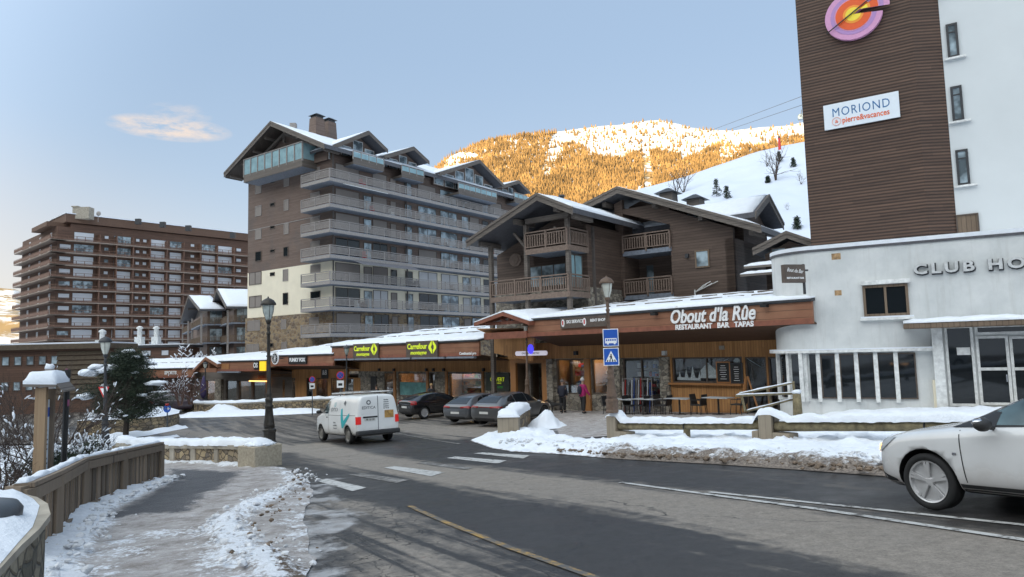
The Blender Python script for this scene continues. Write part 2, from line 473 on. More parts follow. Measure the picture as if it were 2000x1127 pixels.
M['glassblue'] = glass('pale curtain glass', (.10,.125,.14), ref=1.6, var=1.0)
M['black'] = plain('black plastic', (.012,.012,.013), .5)
M['chrome'] = plain('chrome', (.6,.6,.62), .18, 1, var=.05)
M['iron'] = plain('dark bronze lamp iron', (.035,.030,.024), .45, .3, var=.35, sc=12)
M['rust'] = plain('brown painted iron', (.12,.075,.05), .6, 0, sc=10)
M['bluesign'] = plain('blue sign', (.01,.085,.42), .4, var=.06)
M['signwhite'] = plain('sign white', (.8,.8,.8), .4, var=.05)
M['red'] = plain('red', (.55,.03,.03), .4, var=.1)
M['shopglass'] = shopglass('shop window glass')
# ================================================================ TERRAIN
def gxy(px, py): p = G(px, py); return (p.x, p.y)
def line(*a): return [gxy(*p) for p in a]
def axis(a, b):
    r = []; v = a
    while v < b:
        r.append(v); k = abs(v) if abs(v) > 60 else 0
        v += 1.0 if k == 0 else max(2.0, k*.12)
    return r+[b]
xs = sorted(set([-round(v, 3) for v in axis(0, 4000)]+[round(v, 3) for v in axis(0, 4000)])); ys = sorted(set([-v for v in axis(0, 3000)]+axis(0, 4000)))
g = MB(); nx = len(xs)
g.v = [(x, y, gz(x, y)-.09) for y in ys for x in xs]
for j in range(len(ys)-1):
    for i in range(nx-1): g.add([], [(0,)]) if False else g.f.append((j*nx+i, j*nx+i+1, (j+1)*nx+i+1, (j+1)*nx+i)); g.m.append(0); g.sm.append(True)
struct(g.build('ground', M['snow']))
# ---- asphalt
def road_mat():
    t = NT('asphalt'); salt = t.attr('salt'); wet = t.attr('wet')
    a = R_(-33)
    st = t.noise(1.0, 7, .62, t.axes(-31, .16, 2.2), .3)
    n1 = t.noise(.8, 7, .65); n2 = t.noise(38, 5, .85); n3 = t.noise(3.2, 8, .7)
    k = t.math('ADD', salt, t.math('MULTIPLY', t.math('SUBTRACT', st, .5), 1.3))
    k = t.math('ADD', k, t.math('MULTIPLY', t.math('SUBTRACT', n3, .5), .75))
    k = t.math('SUBTRACT', k, t.math('MULTIPLY', t.ramp(t.noise(1.0, 3, .5, t.axes(-31, .05, 4.5)), .58, .64), .22))
    k = t.ramp(k, .34, .66)
    dark = t.mix(t.ramp(n2, .3, .7), (.017,.016,.016), (.056,.053,.051))
    grey = t.mix(t.ramp(n2, .3, .7), (.135,.118,.10), (.30,.265,.23))
    col = t.mix(k, dark, grey)
    col = t.mix(1, col, t.rgb(t.ramp(t.noise(8, 9, .85), .32, .68, .62, 1.35)), 'MULTIPLY')
    # cracks in the old surface of the lay-by
    v = t.n.new('ShaderNodeTexVoronoi'); v.feature = 'DISTANCE_TO_EDGE'; v.inputs['Scale'].default_value = 3.2
    va = t.n.new('ShaderNodeVectorMath'); va.operation = 'MULTIPLY_ADD'; nn = t.n.new('ShaderNodeTexNoise'); nn.inputs['Scale'].default_value = 2.5; nn.inputs['Detail'].default_value = 5
    t.l.new(t.tc, nn.inputs['Vector']); t.l.new(nn.outputs['Color'], va.inputs[0]); va.inputs[1].default_value = (.5,.5,.5); t.l.new(t.tc, va.inputs[2]); t.l.new(va.outputs[0], v.inputs['Vector'])
    cr = t.math('MULTIPLY', t.ramp(v.outputs['Distance'], .012, .04, 1, 0), t.math('MULTIPLY', wet, t.ramp(n1, .42, .55)))
    col = t.mix(cr, col, (.018,.017,.018))
    # a few tar seams / long cracks on the carriageway
    v3 = t.n.new('ShaderNodeTexVoronoi'); v3.feature = 'DISTANCE_TO_EDGE'; v3.inputs['Scale'].default_value = .22; t.l.new(va.outputs[0], v3.inputs['Vector'])
    col = t.mix(t.math('MULTIPLY', t.ramp(v3.outputs['Distance'], .0012, .004, 1, 0), t.ramp(n1, .45, .55)), col, (.016,.016,.017))
    ice = t.ramp(t.math('ADD', t.attr('ice'), t.math('MULTIPLY', t.math('SUBTRACT', t.noise(1.1, 7, .7), .5), 1.5)), .45, .62)
    col = t.mix(ice, col, t.mix(t.ramp(n3, .3, .7), (.20,.185,.175), (.42,.43,.45)))
    t.bump(t.math('ADD', n2, t.math('MULTIPLY', cr, -2)), .45, .012)
    r = t.math('ADD', t.math('MULTIPLY', k, .25), t.ramp(n1, .35, .65, .30, .58))
    return t.fin(col, r, 0, .4)
M['asphalt'] = road_mat()
band1 = line((600, 870), (700, 899), (850, 921), (1000, 941), (1300, 981), (1600, 1030), (1850, 1078), (2100, 1130))
band2 = line((560, 880), (430, 850), (330, 842))
band3 = line((640, 990), (760, 1050), (860, 1127), (900, 1200))
band4 = line((950, 848), (860, 838), (780, 832))
band5 = line((1100, 895), (1400, 920), (1720, 950))
layby = [(-5, 15), (-3.0, 14.0), (-1.1, 10.0), (.8, 6.4), (2.4, 2), (-2, 2), (-3, 8)]
def f_salt(x, y, d):
    v = 0
    for b, w, a in ((band1, 1.05, .95), (band2, 1.5, .8), (band3, 1.0, .55), (band4, 1.9, .85), (band5, .5, .25)):
        dd = dpoly(x, y, b, False); v = max(v, a*math.exp(-(dd/w)**2))
    if y > 32: v = max(v, .35)
    return v+.10
def f_wet(x, y, d): return 1.0 if inpoly(x, y, layby) else 0.0
snowL = line((615, 930), (640, 990), (620, 1060), (640, 1127))
icep = [gxy(665, 1030)]
def f_ice(x, y, d):
    v = max(.5*math.exp(-(dpoly(x, y, snowL, False)/.75)**2), .60*math.exp(-(dpoly(x, y, [(-6.6, 20.2), (-5.3, 16.5), (-4.3, 14), (-3.4, 11.3), (-2.2, 7.3), (-1.5, 4)], False)/.7)**2))
    p = icep[0]; v = max(v, .75*math.exp(-(((x-p[0])/.45)**2+((y-p[1])/.8)**2)))
    if y > 25 and x > -1: v = max(v, .42)
    q = dpoly(x, y, [(-9, 37), (0, 29.5)], False); v = max(v, .3*math.exp(-(q/2.5)**2))
    return v
road = [(-2.2,-6),(16,-6),(24,6),(15,27.5),(8,38),(5,42),(-4,50),(-14,62),(-30,78),(-70,78),(-70,44),(-24,38),(-12.9,26.1),(-8.2,22.6),(-8.2,20.5),(-6.5,15.5),(-4.5,12),(-3.6,8)]
sheet('road', road, .5, lambda x, y, d: gz(x, y), M['asphalt'], attrs=dict(salt=f_salt, wet=f_wet, ice=f_ice))
# ---- painted markings, 4 mm proud
def markmat(name, c, worn):
    t = NT(name); k = t.ramp(t.math('ADD', t.noise(5, 7, .75), t.math('MULTIPLY', t.noise(26, 4, .7), .3)), worn, worn+.12)
    return t.fin(t.mix(k, c, (.10,.094,.088)), .7)
M['mark'] = markmat('worn white marking', (.45,.45,.44), .66)
M['mark2'] = markmat('very worn white marking', (.27,.26,.25), .55)
M['yellow'] = markmat('worn yellow marking', (.36,.22,.06), .56)
def strip(name, pts, w, m, sub=12):
    pts = [Vector((*gxy(*p), 0)) for p in pts]; o = MB(); path = []
    for a, b in zip(pts, pts[1:]):
        for k in range(sub): path.append(a.lerp(b, k/sub))
    path.append(pts[-1]); vs = []
    for i, p in enumerate(path):
        d = (path[min(i+1, len(path)-1)]-path[max(i-1, 0)]).normalized(); n = Vector((-d.y, d.x, 0))
        for s_ in (-1, 1):
            q = p+n*s_*w/2; vs.append((q.x, q.y, gz(q.x, q.y)+.012))
    o.add(vs, [(2*i, 2*i+1, 2*i+3, 2*i+2) for i in range(len(path)-1)])
    ob = o.build(name, m); ob['kind'] = 'structure'; return ob
strip('road_marking', [(1212, 943), (1400, 969), (1600, 996), (2000, 1056), (2200, 1087)], .11, M['mark'])
strip('road_marking', [(1385, 962), (1700, 995), (2000, 1027), (2200, 1050)], .10, M['mark'])
strip('yellow_marking', [(800, 989), (825, 1001), (870, 1021), (1000, 1073), (1160, 1129), (1300, 1182)], .09, M['yellow'])
strip('road_marking', [(555, 848), (620, 835), (640, 832)], .12, M['mark2'])
strip('road_marking', [(700, 826), (900, 868)], .12, M['mark2'])
bars = [((612, 938), (640, 936), (716, 953), (688, 960)), ((680, 928), (708, 925), (800, 938), (775, 944)), ((750, 914), (772, 911), (868, 923), (842, 931)),
        ((812, 905), (832, 903), (925, 914), (908, 918)), ((872, 895), (890, 892), (990, 900), (972, 906)), ((925, 886), (942, 884), (1035, 890), (1022, 896)), ((975, 878), (990, 877), (1078, 884), (1060, 887))]
for i, b in enumerate(bars):
    o = sheet('crossing_bar', line(*b), .25, lambda x, y, d: gz(x, y)+.009, M['mark'] if i in (0, 2, 4, 5) else M['mark2'], smooth=False)
# ---- left pavement
def pave_mat():
    t = NT('icy pavement'); sn = t.attr('snow'); wet = t.attr('wet')
    n = t.noise(1.6, 8, .7); n2 = t.noise(14, 6, .72); n3 = t.noise(60, 3, .7)
    str_ = t.noise(2.6, 8, .78)
    base = t.mix(t.ramp(str_, .32, .68), (.17,.145,.125), (.52,.50,.50))
    base = t.mix(t.ramp(n2, .55, .75), base, (.17,.13,.10))
    k = t.ramp(t.math('ADD', sn, t.math('ADD', t.math('MULTIPLY', t.math('SUBTRACT', n, .5), 1.0), t.math('MULTIPLY', t.math('SUBTRACT', n2, .5), 1.0))), .42, .56)
    snowc = t.mix(t.ramp(n2, .35, .7), (.60,.63,.68), (.78,.81,.86))
    col = t.mix(k, base, snowc)
    w = t.ramp(t.math('ADD', wet, t.math('MULTIPLY', t.math('SUBTRACT', t.math('ADD', t.math('MULTIPLY', n, .5), t.math('MULTIPLY', n2, .5)), .5), 1.9)), .40, .60)
    col = t.mix(w, col, t.mix(t.ramp(n3, .3, .7), (.035,.035,.04), (.075,.073,.075)))
    dk = t.ramp(t.math('ADD', t.attr('dirt'), t.math('MULTIPLY', t.math('SUBTRACT', t.noise(4.5, 7, .75), .5), 1.6)), .55, .68)
    col = t.mix(dk, col, (.10,.072,.05))
    t.bump(t.math('ADD', t.math('MULTIPLY', n2, 1.0), t.math('MULTIPLY', str_, 1.6)), .7, .05)
    return t.fin(col, t.math('SUBTRACT', .72, t.math('MULTIPLY', w, .3)), 0, .35)
M['pave'] = pave_mat()
kerb = line((556, 914), (600, 938), (612, 965), (590, 1010), (606, 1060), (600, 1127))
kerb = kerb+[(-1.7, 4.5), (-1.3, 1), (-1.2, -6)]
def ragged(L, step, amp, seed):
    rr = random.Random(seed); out = []
    for a, b in zip(L, L[1:]):
        n = max(1, int(math.dist(a, b)/step))
        for k in range(n): t = k/n; out.append((a[0]+(b[0]-a[0])*t+(rr.gauss(0, amp) if out else 0), a[1]+(b[1]-a[1])*t+(rr.gauss(0, amp) if out else 0)))
    return out+[L[-1]]
kerb = ragged(kerb, .35, .025, 6)
fence_px = [(45, 1118), (105, 1063), (160, 1003), (237, 970), (312, 941)]
fence_ln = [(-3.1, 3.8), (-4.3, 6.0)]+line(*fence_px)
wet_p = line((200, 1018), (345, 942), (330, 918), (470, 926), (440, 952), (385, 975), (372, 1000), (300, 1008))
snow_c = line((570, 925), (590, 948), (500, 985), (440, 1030), (470, 1080), (560, 1127), (560, 1200))
def p_snow(x, y, d):
    v = .95*math.exp(-(dpoly(x, y, fence_ln, False)/.75)**2)
    v = max(v, .62*math.exp(-(dpoly(x, y, snow_c, False)/.5)**2), .46*math.exp(-(dpoly(x, y, line((180, 1127), (260, 1060), (420, 1040), (470, 1127)), False)/.9)**2), .25+.18*math.exp(-(dpoly(x, y, kerb, False)/.5)**2))
    v = max(v, .8*math.exp(-(dpoly(x, y, line((320, 905), (400, 907), (495, 914)), False)/.35)**2))
    return v
def p_wet(x, y, d): return .5+(.5 if inpoly(x, y, wet_p) else -.5)*min(1, dpoly(x, y, wet_p)/.55)
def p_dirt(x, y, d): return .38*math.exp(-(dpoly(x, y, snow_c, False)/.4)**2)+.3*math.exp(-(dpoly(x, y, kerb, False)/.5)**2)
def p_z(x, y, d):
    e = dpoly(x, y, kerb, False)
    z = gz(x, y)+.012+.035*ss(0, .5, e)+.025*fb(x, y, 1.6)*ss(0, .3, d)
    z += .12*p_snow(x, y, d)**2*ss(.0, .35, e)*(1+.9*fb(x, y, 2.2, 3))*(1 if p_snow(x, y, d) > .5 else .3)
    z += .045*math.exp(-(dpoly(x, y, snow_c, False)/.25)**2)*max(0, .4+1.4*fb(x, y, 3.5, 9))
    return z
wall_base = line((548, 908), (495, 914), (400, 907), (318, 905), (240, 903))
pave = [fence_ln[0]]+[(-3.0, -6)]+kerb[::-1]+wall_base[1:4]+[fence_ln[-1]]+fence_ln[::-1][1:-1]
sheet('pavement', pave, .11, p_z, M['pave'], attrs=dict(snow=p_snow, wet=p_wet, dirt=p_dirt))
# clods of dirty snow along the kerb
rnd = random.Random(3)
def clods(name, pl_, w, n, r0, r1, m, sq=.6, zb=.04, label=None):
    mb = MB(); mb.smooth = False
    L = [0]
    for a, b in zip(pl_, pl_[1:]): L.append(L[-1]+math.dist(a, b))
    for i in range(n):
        s = rnd.random()*L[-1]; k = max(j for j in range(len(L)) if L[j] <= s); k = min(k, len(pl_)-2)
        t = (s-L[k])/(L[k+1]-L[k]+1e-9); x = pl_[k][0]+(pl_[k+1][0]-pl_[k][0])*t+rnd.gauss(0, w); y = pl_[k][1]+(pl_[k+1][1]-pl_[k][1])*t+rnd.gauss(0, w)
        r = r0+(r1-r0)*rnd.random()**2.5
        mb.blob((x, y, gz(x, y)+zb), r, sq, i, 1, .35)
    o = mb.build(name, m); o['kind'] = 'stuff'; return o
M['clod'] = plain('dirty snow clod', (.17,.125,.09), .9, var=.6, sc=9, bump=.6)
M['clodw'] = plain('greyish snow clod', (.60,.61,.63), .85, var=.35, sc=9, bump=.6)
clods('snow_clods', snow_c[:-1], .22, 260, .015, .06, M['clodw'], zb=.12)
clods('dirt_clods', line((600, 940), (560, 985), (500, 1050), (575, 1127)), .16, 60, .012, .05, M['clod'], zb=.13)
clods('fence_snow_clods', [(p[0]+.45, p[1]) for p in fence_ln[1:]], .16, 160, .02, .09, M['clodw'], zb=.14)
# ---- right-hand snow bank and icy forecourt
lo_ = line((918, 861), (960, 876), (1000, 883), (1080, 887), (1200, 897), (1400, 908), (1560, 919), (1720, 931), (1900, 950), (2150, 978))
up_ = line((2150, 880), (1850, 850), (1700, 842), (1500, 846), (1400, 843), (1240, 846), (1180, 868), (1090, 856), (1080, 842), (960, 845))
bank = lo_+up_
def b_dirt(x, y, d):
    e = dpoly(x, y, lo_, False); a = ss(1.0, 2.6, x+0*y)
    return max(a*(.80-e*.42), .60-e*2.2, .10)
def b_z(x, y, d):
    e = dpoly(x, y, lo_, False)
    return gz(x, y)+.014+(.13*ss(0, .55, e)*ss(0, .9, d+.25)+.13*max(0, fb(x, y, 1.7, 5)+.25)*ss(0, .4, d)+.08*abs(fb(x, y, 7.5, 8))*ss(0, .2, d))*(1 if x > 0 else .7)
sheet('snow_bank', bank, .085, b_z, M['snowd'], attrs=dict(dirt=b_dirt))
clods('bank_clods', [((a[0]*.86+b[0]*.14), (a[1]*.86+b[1]*.14)) for a, b in zip(lo_[3:], [lo_[3]]*9)] if False else [(p[0]+.35, p[1]+.25) for p in lo_[3:]], .24, 900, .018, .075, M['clod'], zb=.10)
clods('bank_snow_clods', [(p[0]+.75, p[1]+.5) for p in lo_[1:]], .33, 420, .02, .08, M['clodw'], zb=.2)
fore = line((2200, 878), (1900, 856), (1700, 846), (1240, 848), (1100, 858), (1085, 835), (1060, 800), (1150, 801), (1300, 805), (1560, 808), (1820, 806), (2200, 812))
def fz(x, y, d): return gz(x, y)+.007+.05*ss(0, .4, d)+.02*fb(x, y, 1.2, 2)*ss(0, .5, d)
sheet('forecourt', fore, .22, fz, M['pave'], attrs=dict(snow=lambda x, y, d: .30+.30*ss(3, 8, x)*ss(31, 24, y), wet=lambda x, y, d: .05, dirt=lambda x, y, d: .05))
for k, pp in enumerate(([(1500, 806), (1560, 812), (1700, 822), (1850, 828), (2150, 845), (2150, 812), (1900, 805), (1700, 811), (1560, 807)], [(1250, 835), (1330, 850), (1500, 842), (1640, 836), (1700, 838), (1600, 848), (1420, 850), (1260, 852)])):
    P = line(*pp); sheet('snow_patch', P, .15, lambda x, y, d: gz(x, y)+.02+.22*ss(0, .7, d)*(1+.5*fb(x, y, 1.3, 4)), M['snow'])
for pp in ([(195, 852), (280, 846), (362, 831), (368, 836), (290, 851), (210, 861)], [(200, 866), (300, 858), (345, 849), (352, 853), (260, 870)], [(352, 817), (430, 815), (520, 812), (625, 807), (625, 799), (520, 803), (400, 808), (350, 810)],
           [(760, 806), (700, 812), (690, 818), (720, 821)]):
    sheet('snow_patch', line(*pp), .3, lambda x, y, d: gz(x, y)+.014+.22*ss(0, .8, d)*(1+.7*fb(x, y, .9, 4)), M['snow'])
# ---- mountains
def surf(name, ridge, base, n, m, mat, amp, s, extra=None):
    """ridge/base: lists of (px,py,Y); a slope sheet between them, then down the far side"""
    def interp(L, t):
        k = t*(len(L)-1); i = min(int(k), len(L)-2); f = k-i
        return tuple(L[i][j]*(1-f)+L[i+1][j]*f for j in range(3))
    mb = MB(); mb.smooth = True
    for j in range(m+1):
        for i in range(n+1):
            r = at(*interp(ridge, i/n)); b = at(*interp(base, i/n)); t = j/m
            if t < .12: q = r+(r-b)*Vector((1,1,0)).length*0+ (Vector((r.x-b.x, r.y-b.y, 0))*.5+Vector((0,0,-r.z*.8)))*((.12-t)/.12); a = 1
            else: tt = (t-.12)/.88; q = r.lerp(b, tt); a = 1; q.z += (r.z-b.z)*.12*math.sin(tt*math.pi)*0
            nn = noise.fractal(Vector((q.x*s, q.y*s, q.z*s)), 1, 2, 6); nr = 1-abs(noise.noise(Vector((q.x*s*1.7+q.z*s*.4, 3.3, q.y*s*.25))))*2
            q.z += amp*(nn+nr*.35)*(1 if t > .12 else .3)*min(1, abs(t-.12)*6+.25)
            mb.v.append((q.x, q.y, q.z))
    for j in range(m):
        for i in range(n): mb.f.append((j*(n+1)+i, (j+1)*(n+1)+i, (j+1)*(n+1)+i+1, j*(n+1)+i+1)); mb.m.append(0); mb.sm.append(True)
    o = mb.build(name, mat); o['kind'] = 'structure'; return o
def mtn_mat():
    t = NT('mountain snow and larch ground'); n = t.noise(.012, 9, .68); n2 = t.noise(.09, 5, .7)
    k = t.ramp(t.math('ADD', t.math('ADD', n, t.math('MULTIPLY', t.math('SUBTRACT', n2, .5), .5)), t.ramp(t.dot((0,0,1)), 520, 640, .07, -.22)), .50, .60)
    col = t.mix(k, (.72,.72,.72), (.34,.22,.085)); return t.fin(col, .9)
M['mtn'] = mtn_mat()
ridge = [(700, 420, 2300), (770, 370, 2300), (840, 335, 2250), (880, 303, 2200), (950, 275, 2200), (1020, 264, 2200), (1090, 257, 2300), (1150, 248, 2350), (1230, 240, 2350), (1290, 235, 2350), (1350, 248, 2300), (1430, 252, 2250), (1500, 247, 2250), (1570, 240, 2250), (1700, 235, 2250), (1850, 225, 2250)]
base = [(x, 660, 1000) for x in range(700, 1851, 115)]
mtn = surf('mountain', ridge, base, 230, 120, M['mtn'], 26, .0035)
M['larch'] = plain('larch needles', (.27,.165,.060), .95, var=.6, sc=.02, bump=0)
fr = MB(); bv = BVHTree.FromPolygons([v.co for v in mtn.data.vertices], [p.vertices[:] for p in mtn.data.polygons])
rnd = random.Random(11); cnt = 0
for i in range(120000):
    if cnt >= 34000: break
    px = rnd.uniform(760, 1700); py = rnd.uniform(232, 475)
    # only ground seen above the roofs
    d = ray(px, py).normalized(); h = bv.ray_cast(Vector((0,0,0)), d)
    if h[0] is None: continue
    p = h[0]; top = 262 + 95*ss(1090, 1150, px)*(1-ss(1150, 1215, px))*.55 + 26*ss(1060, 1120, px)
    dens = 1.0
    if px > 1080:
        lim = 282+20*math.sin((px-1080)/95.0)+9*math.sin(px/23.0)+(12 if px > 1330 else 0)
        if py < lim: dens = .13
    gul = noise.noise(Vector((px*.021+py*.006, py*.0035, 2.2))); gul2 = noise.noise(Vector((px*.07, py*.018, 7)))
    if gul > .42 or gul2 > .5: dens *= .3
    if abs(px-(1262+(py-300)*.10)) < 7+(py-300)*.04 and py > 280: dens = .05
    if 1405 < px < 1450 and py < 320: dens *= .3
    if (px-905)**2/900+(py-305)**2/40 < 1: dens = .05
    if rnd.random() > dens: continue
    hh = rnd.uniform(7, 16); r = hh*rnd.uniform(.2, .3); a0 = rnd.random()*3; cnt += 1
    vs = [p+Vector((math.cos(a0+k*1.2566)*r, math.sin(a0+k*1.2566)*r, hh*.06)) for k in range(5)]+[p+Vector((0, 0, hh))]
    fr.add(vs, [(k, (k+1) % 5, 5) for k in range(5)])
for px in range(845, 1090, 3):       # crest trees
    x = px+rnd.uniform(-2, 2); seg = [r_ for r_ in ridge if r_[0] <= x][-1]; nx_ = ridge[ridge.index(seg)+1]; f = (x-seg[0])/(nx_[0]-seg[0]); p = at(x, seg[1]+(nx_[1]-seg[1])*f+3, seg[2])
    hh = rnd.uniform(12, 22); r = hh*.2
    fr.add([p+Vector((math.cos(k*1.2566)*r, math.sin(k*1.2566)*r, 0)) for k in range(5)]+[p+Vector((0, 0, hh))], [(k, (k+1) % 5, 5) for k in range(5)])
o = fr.build('forest', M['larch']); o['kind'] = 'stuff'
surf('snow_slope', [(1120, 430, 230), (1250, 366, 230), (1320, 347, 225), (1400, 322, 220), (1480, 298, 215), (1570, 278, 210), (1750, 240, 200), (2050, 190, 190)], [(1120, 655, 100), (1300, 640, 95), (1500, 640, 90), (1750, 640, 85), (2050, 640, 80)], 90, 60, M['snowshade'], 2.2, .03)
surf('snowy_hills', [(-900, 470, 1500), (-300, 540, 1700), (-60, 560, 1750), (28, 566, 1800), (120, 600, 1850), (260, 640, 1900)], [(-900, 700, 900), (0, 700, 900), (260, 700, 900)], 80, 40, M['mtn'], 14, .004)
# valley flank behind the camera that keeps the resort in shade
def flank():
    mb = MB(); mb.smooth = True; c = Vector((math.sin(SUN_AZ), math.cos(SUN_AZ), 0)); p = Vector((c.y, -c.x, 0)); n, m = 60, 16
    for j in range(m+1):
        for i in range(n+1):
            t = j/m*2-1; s_ = (i/n-.5)*1700; q = c*(330+t*230)+p*s_
            z = 190*(1-abs(t)**1.3)+noise.noise(Vector((q.x*.01, q.y*.01, 0)))*9*(1-abs(t)); mb.v.append((q.x, q.y, z-6))
    for j in range(m):
        for i in range(n): mb.f.append((j*(n+1)+i, j*(n+1)+i+1, (j+1)*(n+1)+i+1, (j+1)*(n+1)+i)); mb.m.append(0); mb.sm.append(True)
    struct(mb.build('valley_hillside', plain('forested hillside', (.07,.075,.06), .95, var=.8, sc=.05)))
flank()
# ================================================================ BUILDINGS
PARTS = {}
def window(parent, pl, u0, u1, z0, z1, pane, frame, off=0.0, mull=1, sill=None, fw_=.06, name='window', shut=None):
    if u0 > u1: u0, u1 = u1, u0
    if z0 > z1: z0, z1 = z1, z0
    f = MB()
    f.pbox(pl, u0, u1, z1-fw_, z1, off+.004, off+.07); f.pbox(pl, u0, u1, z0, z0+fw_, off+.004, off+.07)
    f.pbox(pl, u0, u0+fw_, z0+fw_, z1-fw_, off+.004, off+.068); f.pbox(pl, u1-fw_, u1, z0+fw_, z1-fw_, off+.004, off+.068)
    for k in range(1, mull):
        c = u0+(u1-u0)*k/mull; f.pbox(pl, c-fw_*.45, c+fw_*.45, z0+fw_, z1-fw_, off+.004, off+.062)
    if sill: f.pbox(pl, u0-.1, u1+.1, z0-.09, z0-.003, off+.004, off+sill)
    w = f.build(name, frame, parent)
    p = MB(); p.pbox(pl, u0+fw_*.5, u1-fw_*.5, z0+fw_*.5, z1-fw_*.5, off+.006, off+.03)
    pn = p.build('pane', pane, w)
    return w
def snow_slab(parent, quad, thick, name='roof_snow', lump=.05, nu=40, nv=6, seed=0):
    """lumpy snow on a roof plane; quad = eaveL, eaveR, ridgeR, ridgeL"""
    a, b, c, d = [Vector(q) for q in quad]; mb = MB(); mb.smooth = True
    for j in range(nv+1):
        for i in range(nu+1):
            s, t = i/nu, j/nv; p = a.lerp(b, s).lerp(d.lerp(c, s), t); e = min(s*nu/1.5, (1-s)*nu/1.5, t*nv/.8, (1-t)*nv/.8, 1)
            p.z += thick*(.35+.65*e)*(1+.35*noise.noise(Vector((p.x*.9, p.y*.9, seed)))) + lump*noise.noise(p*2.7)
            mb.v.append(tuple(p))
    n0 = len(mb.v)
    for j in range(nv):
        for i in range(nu): mb.f.append((j*(nu+1)+i, j*(nu+1)+i+1, (j+1)*(nu+1)+i+1, (j+1)*(nu+1)+i)); mb.m.append(0); mb.sm.append(True)
    rim = [i for i in range(nu+1)]+[(j+1)*(nu+1)-1 for j in range(1, nv+1)]+[nv*(nu+1)+i for i in range(nu-1, -1, -1)]+[j*(nu+1) for j in range(nv-1, 0, -1)]
    low = []
    for r in rim:
        j, i = divmod(r, nu+1); p = a.lerp(b, i/nu).lerp(d.lerp(c, i/nu), j/nv); low.append(len(mb.v)); mb.v.append(tuple(p))
    for k in range(len(rim)):
        k2 = (k+1) % len(rim); mb.f.append((rim[k], low[k], low[k2], rim[k2])); mb.m.append(0); mb.sm.append(True)
    return mb.build(name, M['snow'], parent)
def gable_roof(parent, P, uL, uR, zL, zR, uA, zA, o_front, o_back, over=.0, th=.32, mat=None, snow=.14, name='roof', fascia=None, beams=0):
    """gable on plane P: eaves at (uL,zL),(uR,zR), apex (uA,zA), running from offset o_front back to o_back"""
    m = MB(); m.mi = 0
    for (u0, z0, u1, z1) in ((uL, zL, uA, zA), (uA, zA, uR, zR)):
        q = [P.pt(u0, z0, o_front), P.pt(u1, z1, o_front), P.pt(u1, z1, o_back), P.pt(u0, z0, o_back)]
        m.slab([v+Vector((0,0,-th)) for v in q], (0,0,th))
    r = m.build(name, mat or M['slate'], parent)
    f = MB()
    for (u0, z0, u1, z1) in ((uL, zL, uA, zA), (uA, zA, uR, zR)):
        for o0, o1 in ((o_front+.002, o_front+.06),):
            q = [P.pt(u0, z0, o0), P.pt(u1, z1, o0), P.pt(u1, z1, o1), P.pt(u0, z0, o1)]
            f.slab([v+Vector((0,0,-th-.12)) for v in q], (0,0,th*.55+.12)); 
            q2 = [P.pt(u0, z0, o0), P.pt(u1, z1, o0), P.pt(u1, z1, o1+.05), P.pt(u0, z0, o1+.05)]
            f.slab([v+Vector((0,0,-th*.44)) for v in q2], (0,0,th*.44+.03))
    f.build('barge_board', fascia or M['greywood'], r)
    if snow:
        for (u0, z0, u1, z1, k) in ((uL, zL, uA, zA, 0), (uR, zR, uA, zA, 1)):
            i0, i1 = u0+(u1-u0)*.02, u1
            zz0 = z0+(z1-z0)*.02
            q = [P.pt(i0, zz0+.002, o_front-.12), P.pt(i0, zz0+.002, o_back+.1), P.pt(i1, z1+.002, o_back+.1), P.pt(i1, z1+.002, o_front-.12)]
            if k == 0: q = [q[1], q[0], q[3], q[2]]
            snow_slab(r, q, snow, 'snow_cover', nu=max(6, int(abs(o_front-o_back)*1.5)), nv=8, seed=k)
    if beams:
        for k in range(beams):
            for (u0, z0, u1, z1) in ((uL, zL, uA, zA), (uR, zR, uA, zA)):
                t = (k+.25)/beams; u = u0+(u1-u0)*t; z = z0+(z1-z0)*t-th-.18
                b = MB(); b.pbox(P, u-.13, u+.13, z-.18, z+.12, o_front-.45, o_front-2.4); b.build('purlin', M['greywood'], r)
    return r
M['woodH'] = boards('grey brown cladding', (.095,.060,.047), (.21,.150,.120), .16, (0,0,1), gap=.07, grain=(.35,.35,3), weather=(.10,.085,.08))
M['woodChal'] = boards('chalet cladding', (.050,.032,.024), (.150,.102,.078), .17, (0,0,1), gap=.08, grain=(.35,.35,3))
M['stoneT'] = stone('rubble stone', 1.9, ((.20,.13,.075), (.33,.24,.14), (.14,.10,.075)), (.24,.20,.15), .07)
M['stoneS'] = stone('small rubble stone', 3.6, ((.26,.22,.17), (.38,.34,.28), (.16,.14,.12)), (.15,.14,.12), .05)
M['blind'] = plain('taupe roller blind', (.235,.205,.185), .7, var=.06, sc=1)
M['blind2'] = plain('pale roller blind', (.52,.52,.53), .7, var=.06, sc=1)
M['brownframe'] = plain('brown window frame', (.10,.075,.06), .6)
M['glassrail'] = plain('glass railing', (.26,.40,.44), .12, 0, var=.25, sc=1.3)
M['drain'] = plain('drain pipe', (.10,.085,.078), .6)
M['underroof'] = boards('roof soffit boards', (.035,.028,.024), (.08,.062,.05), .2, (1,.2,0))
M['awning'] = plain('grey awning', (.17,.17,.19), .8)
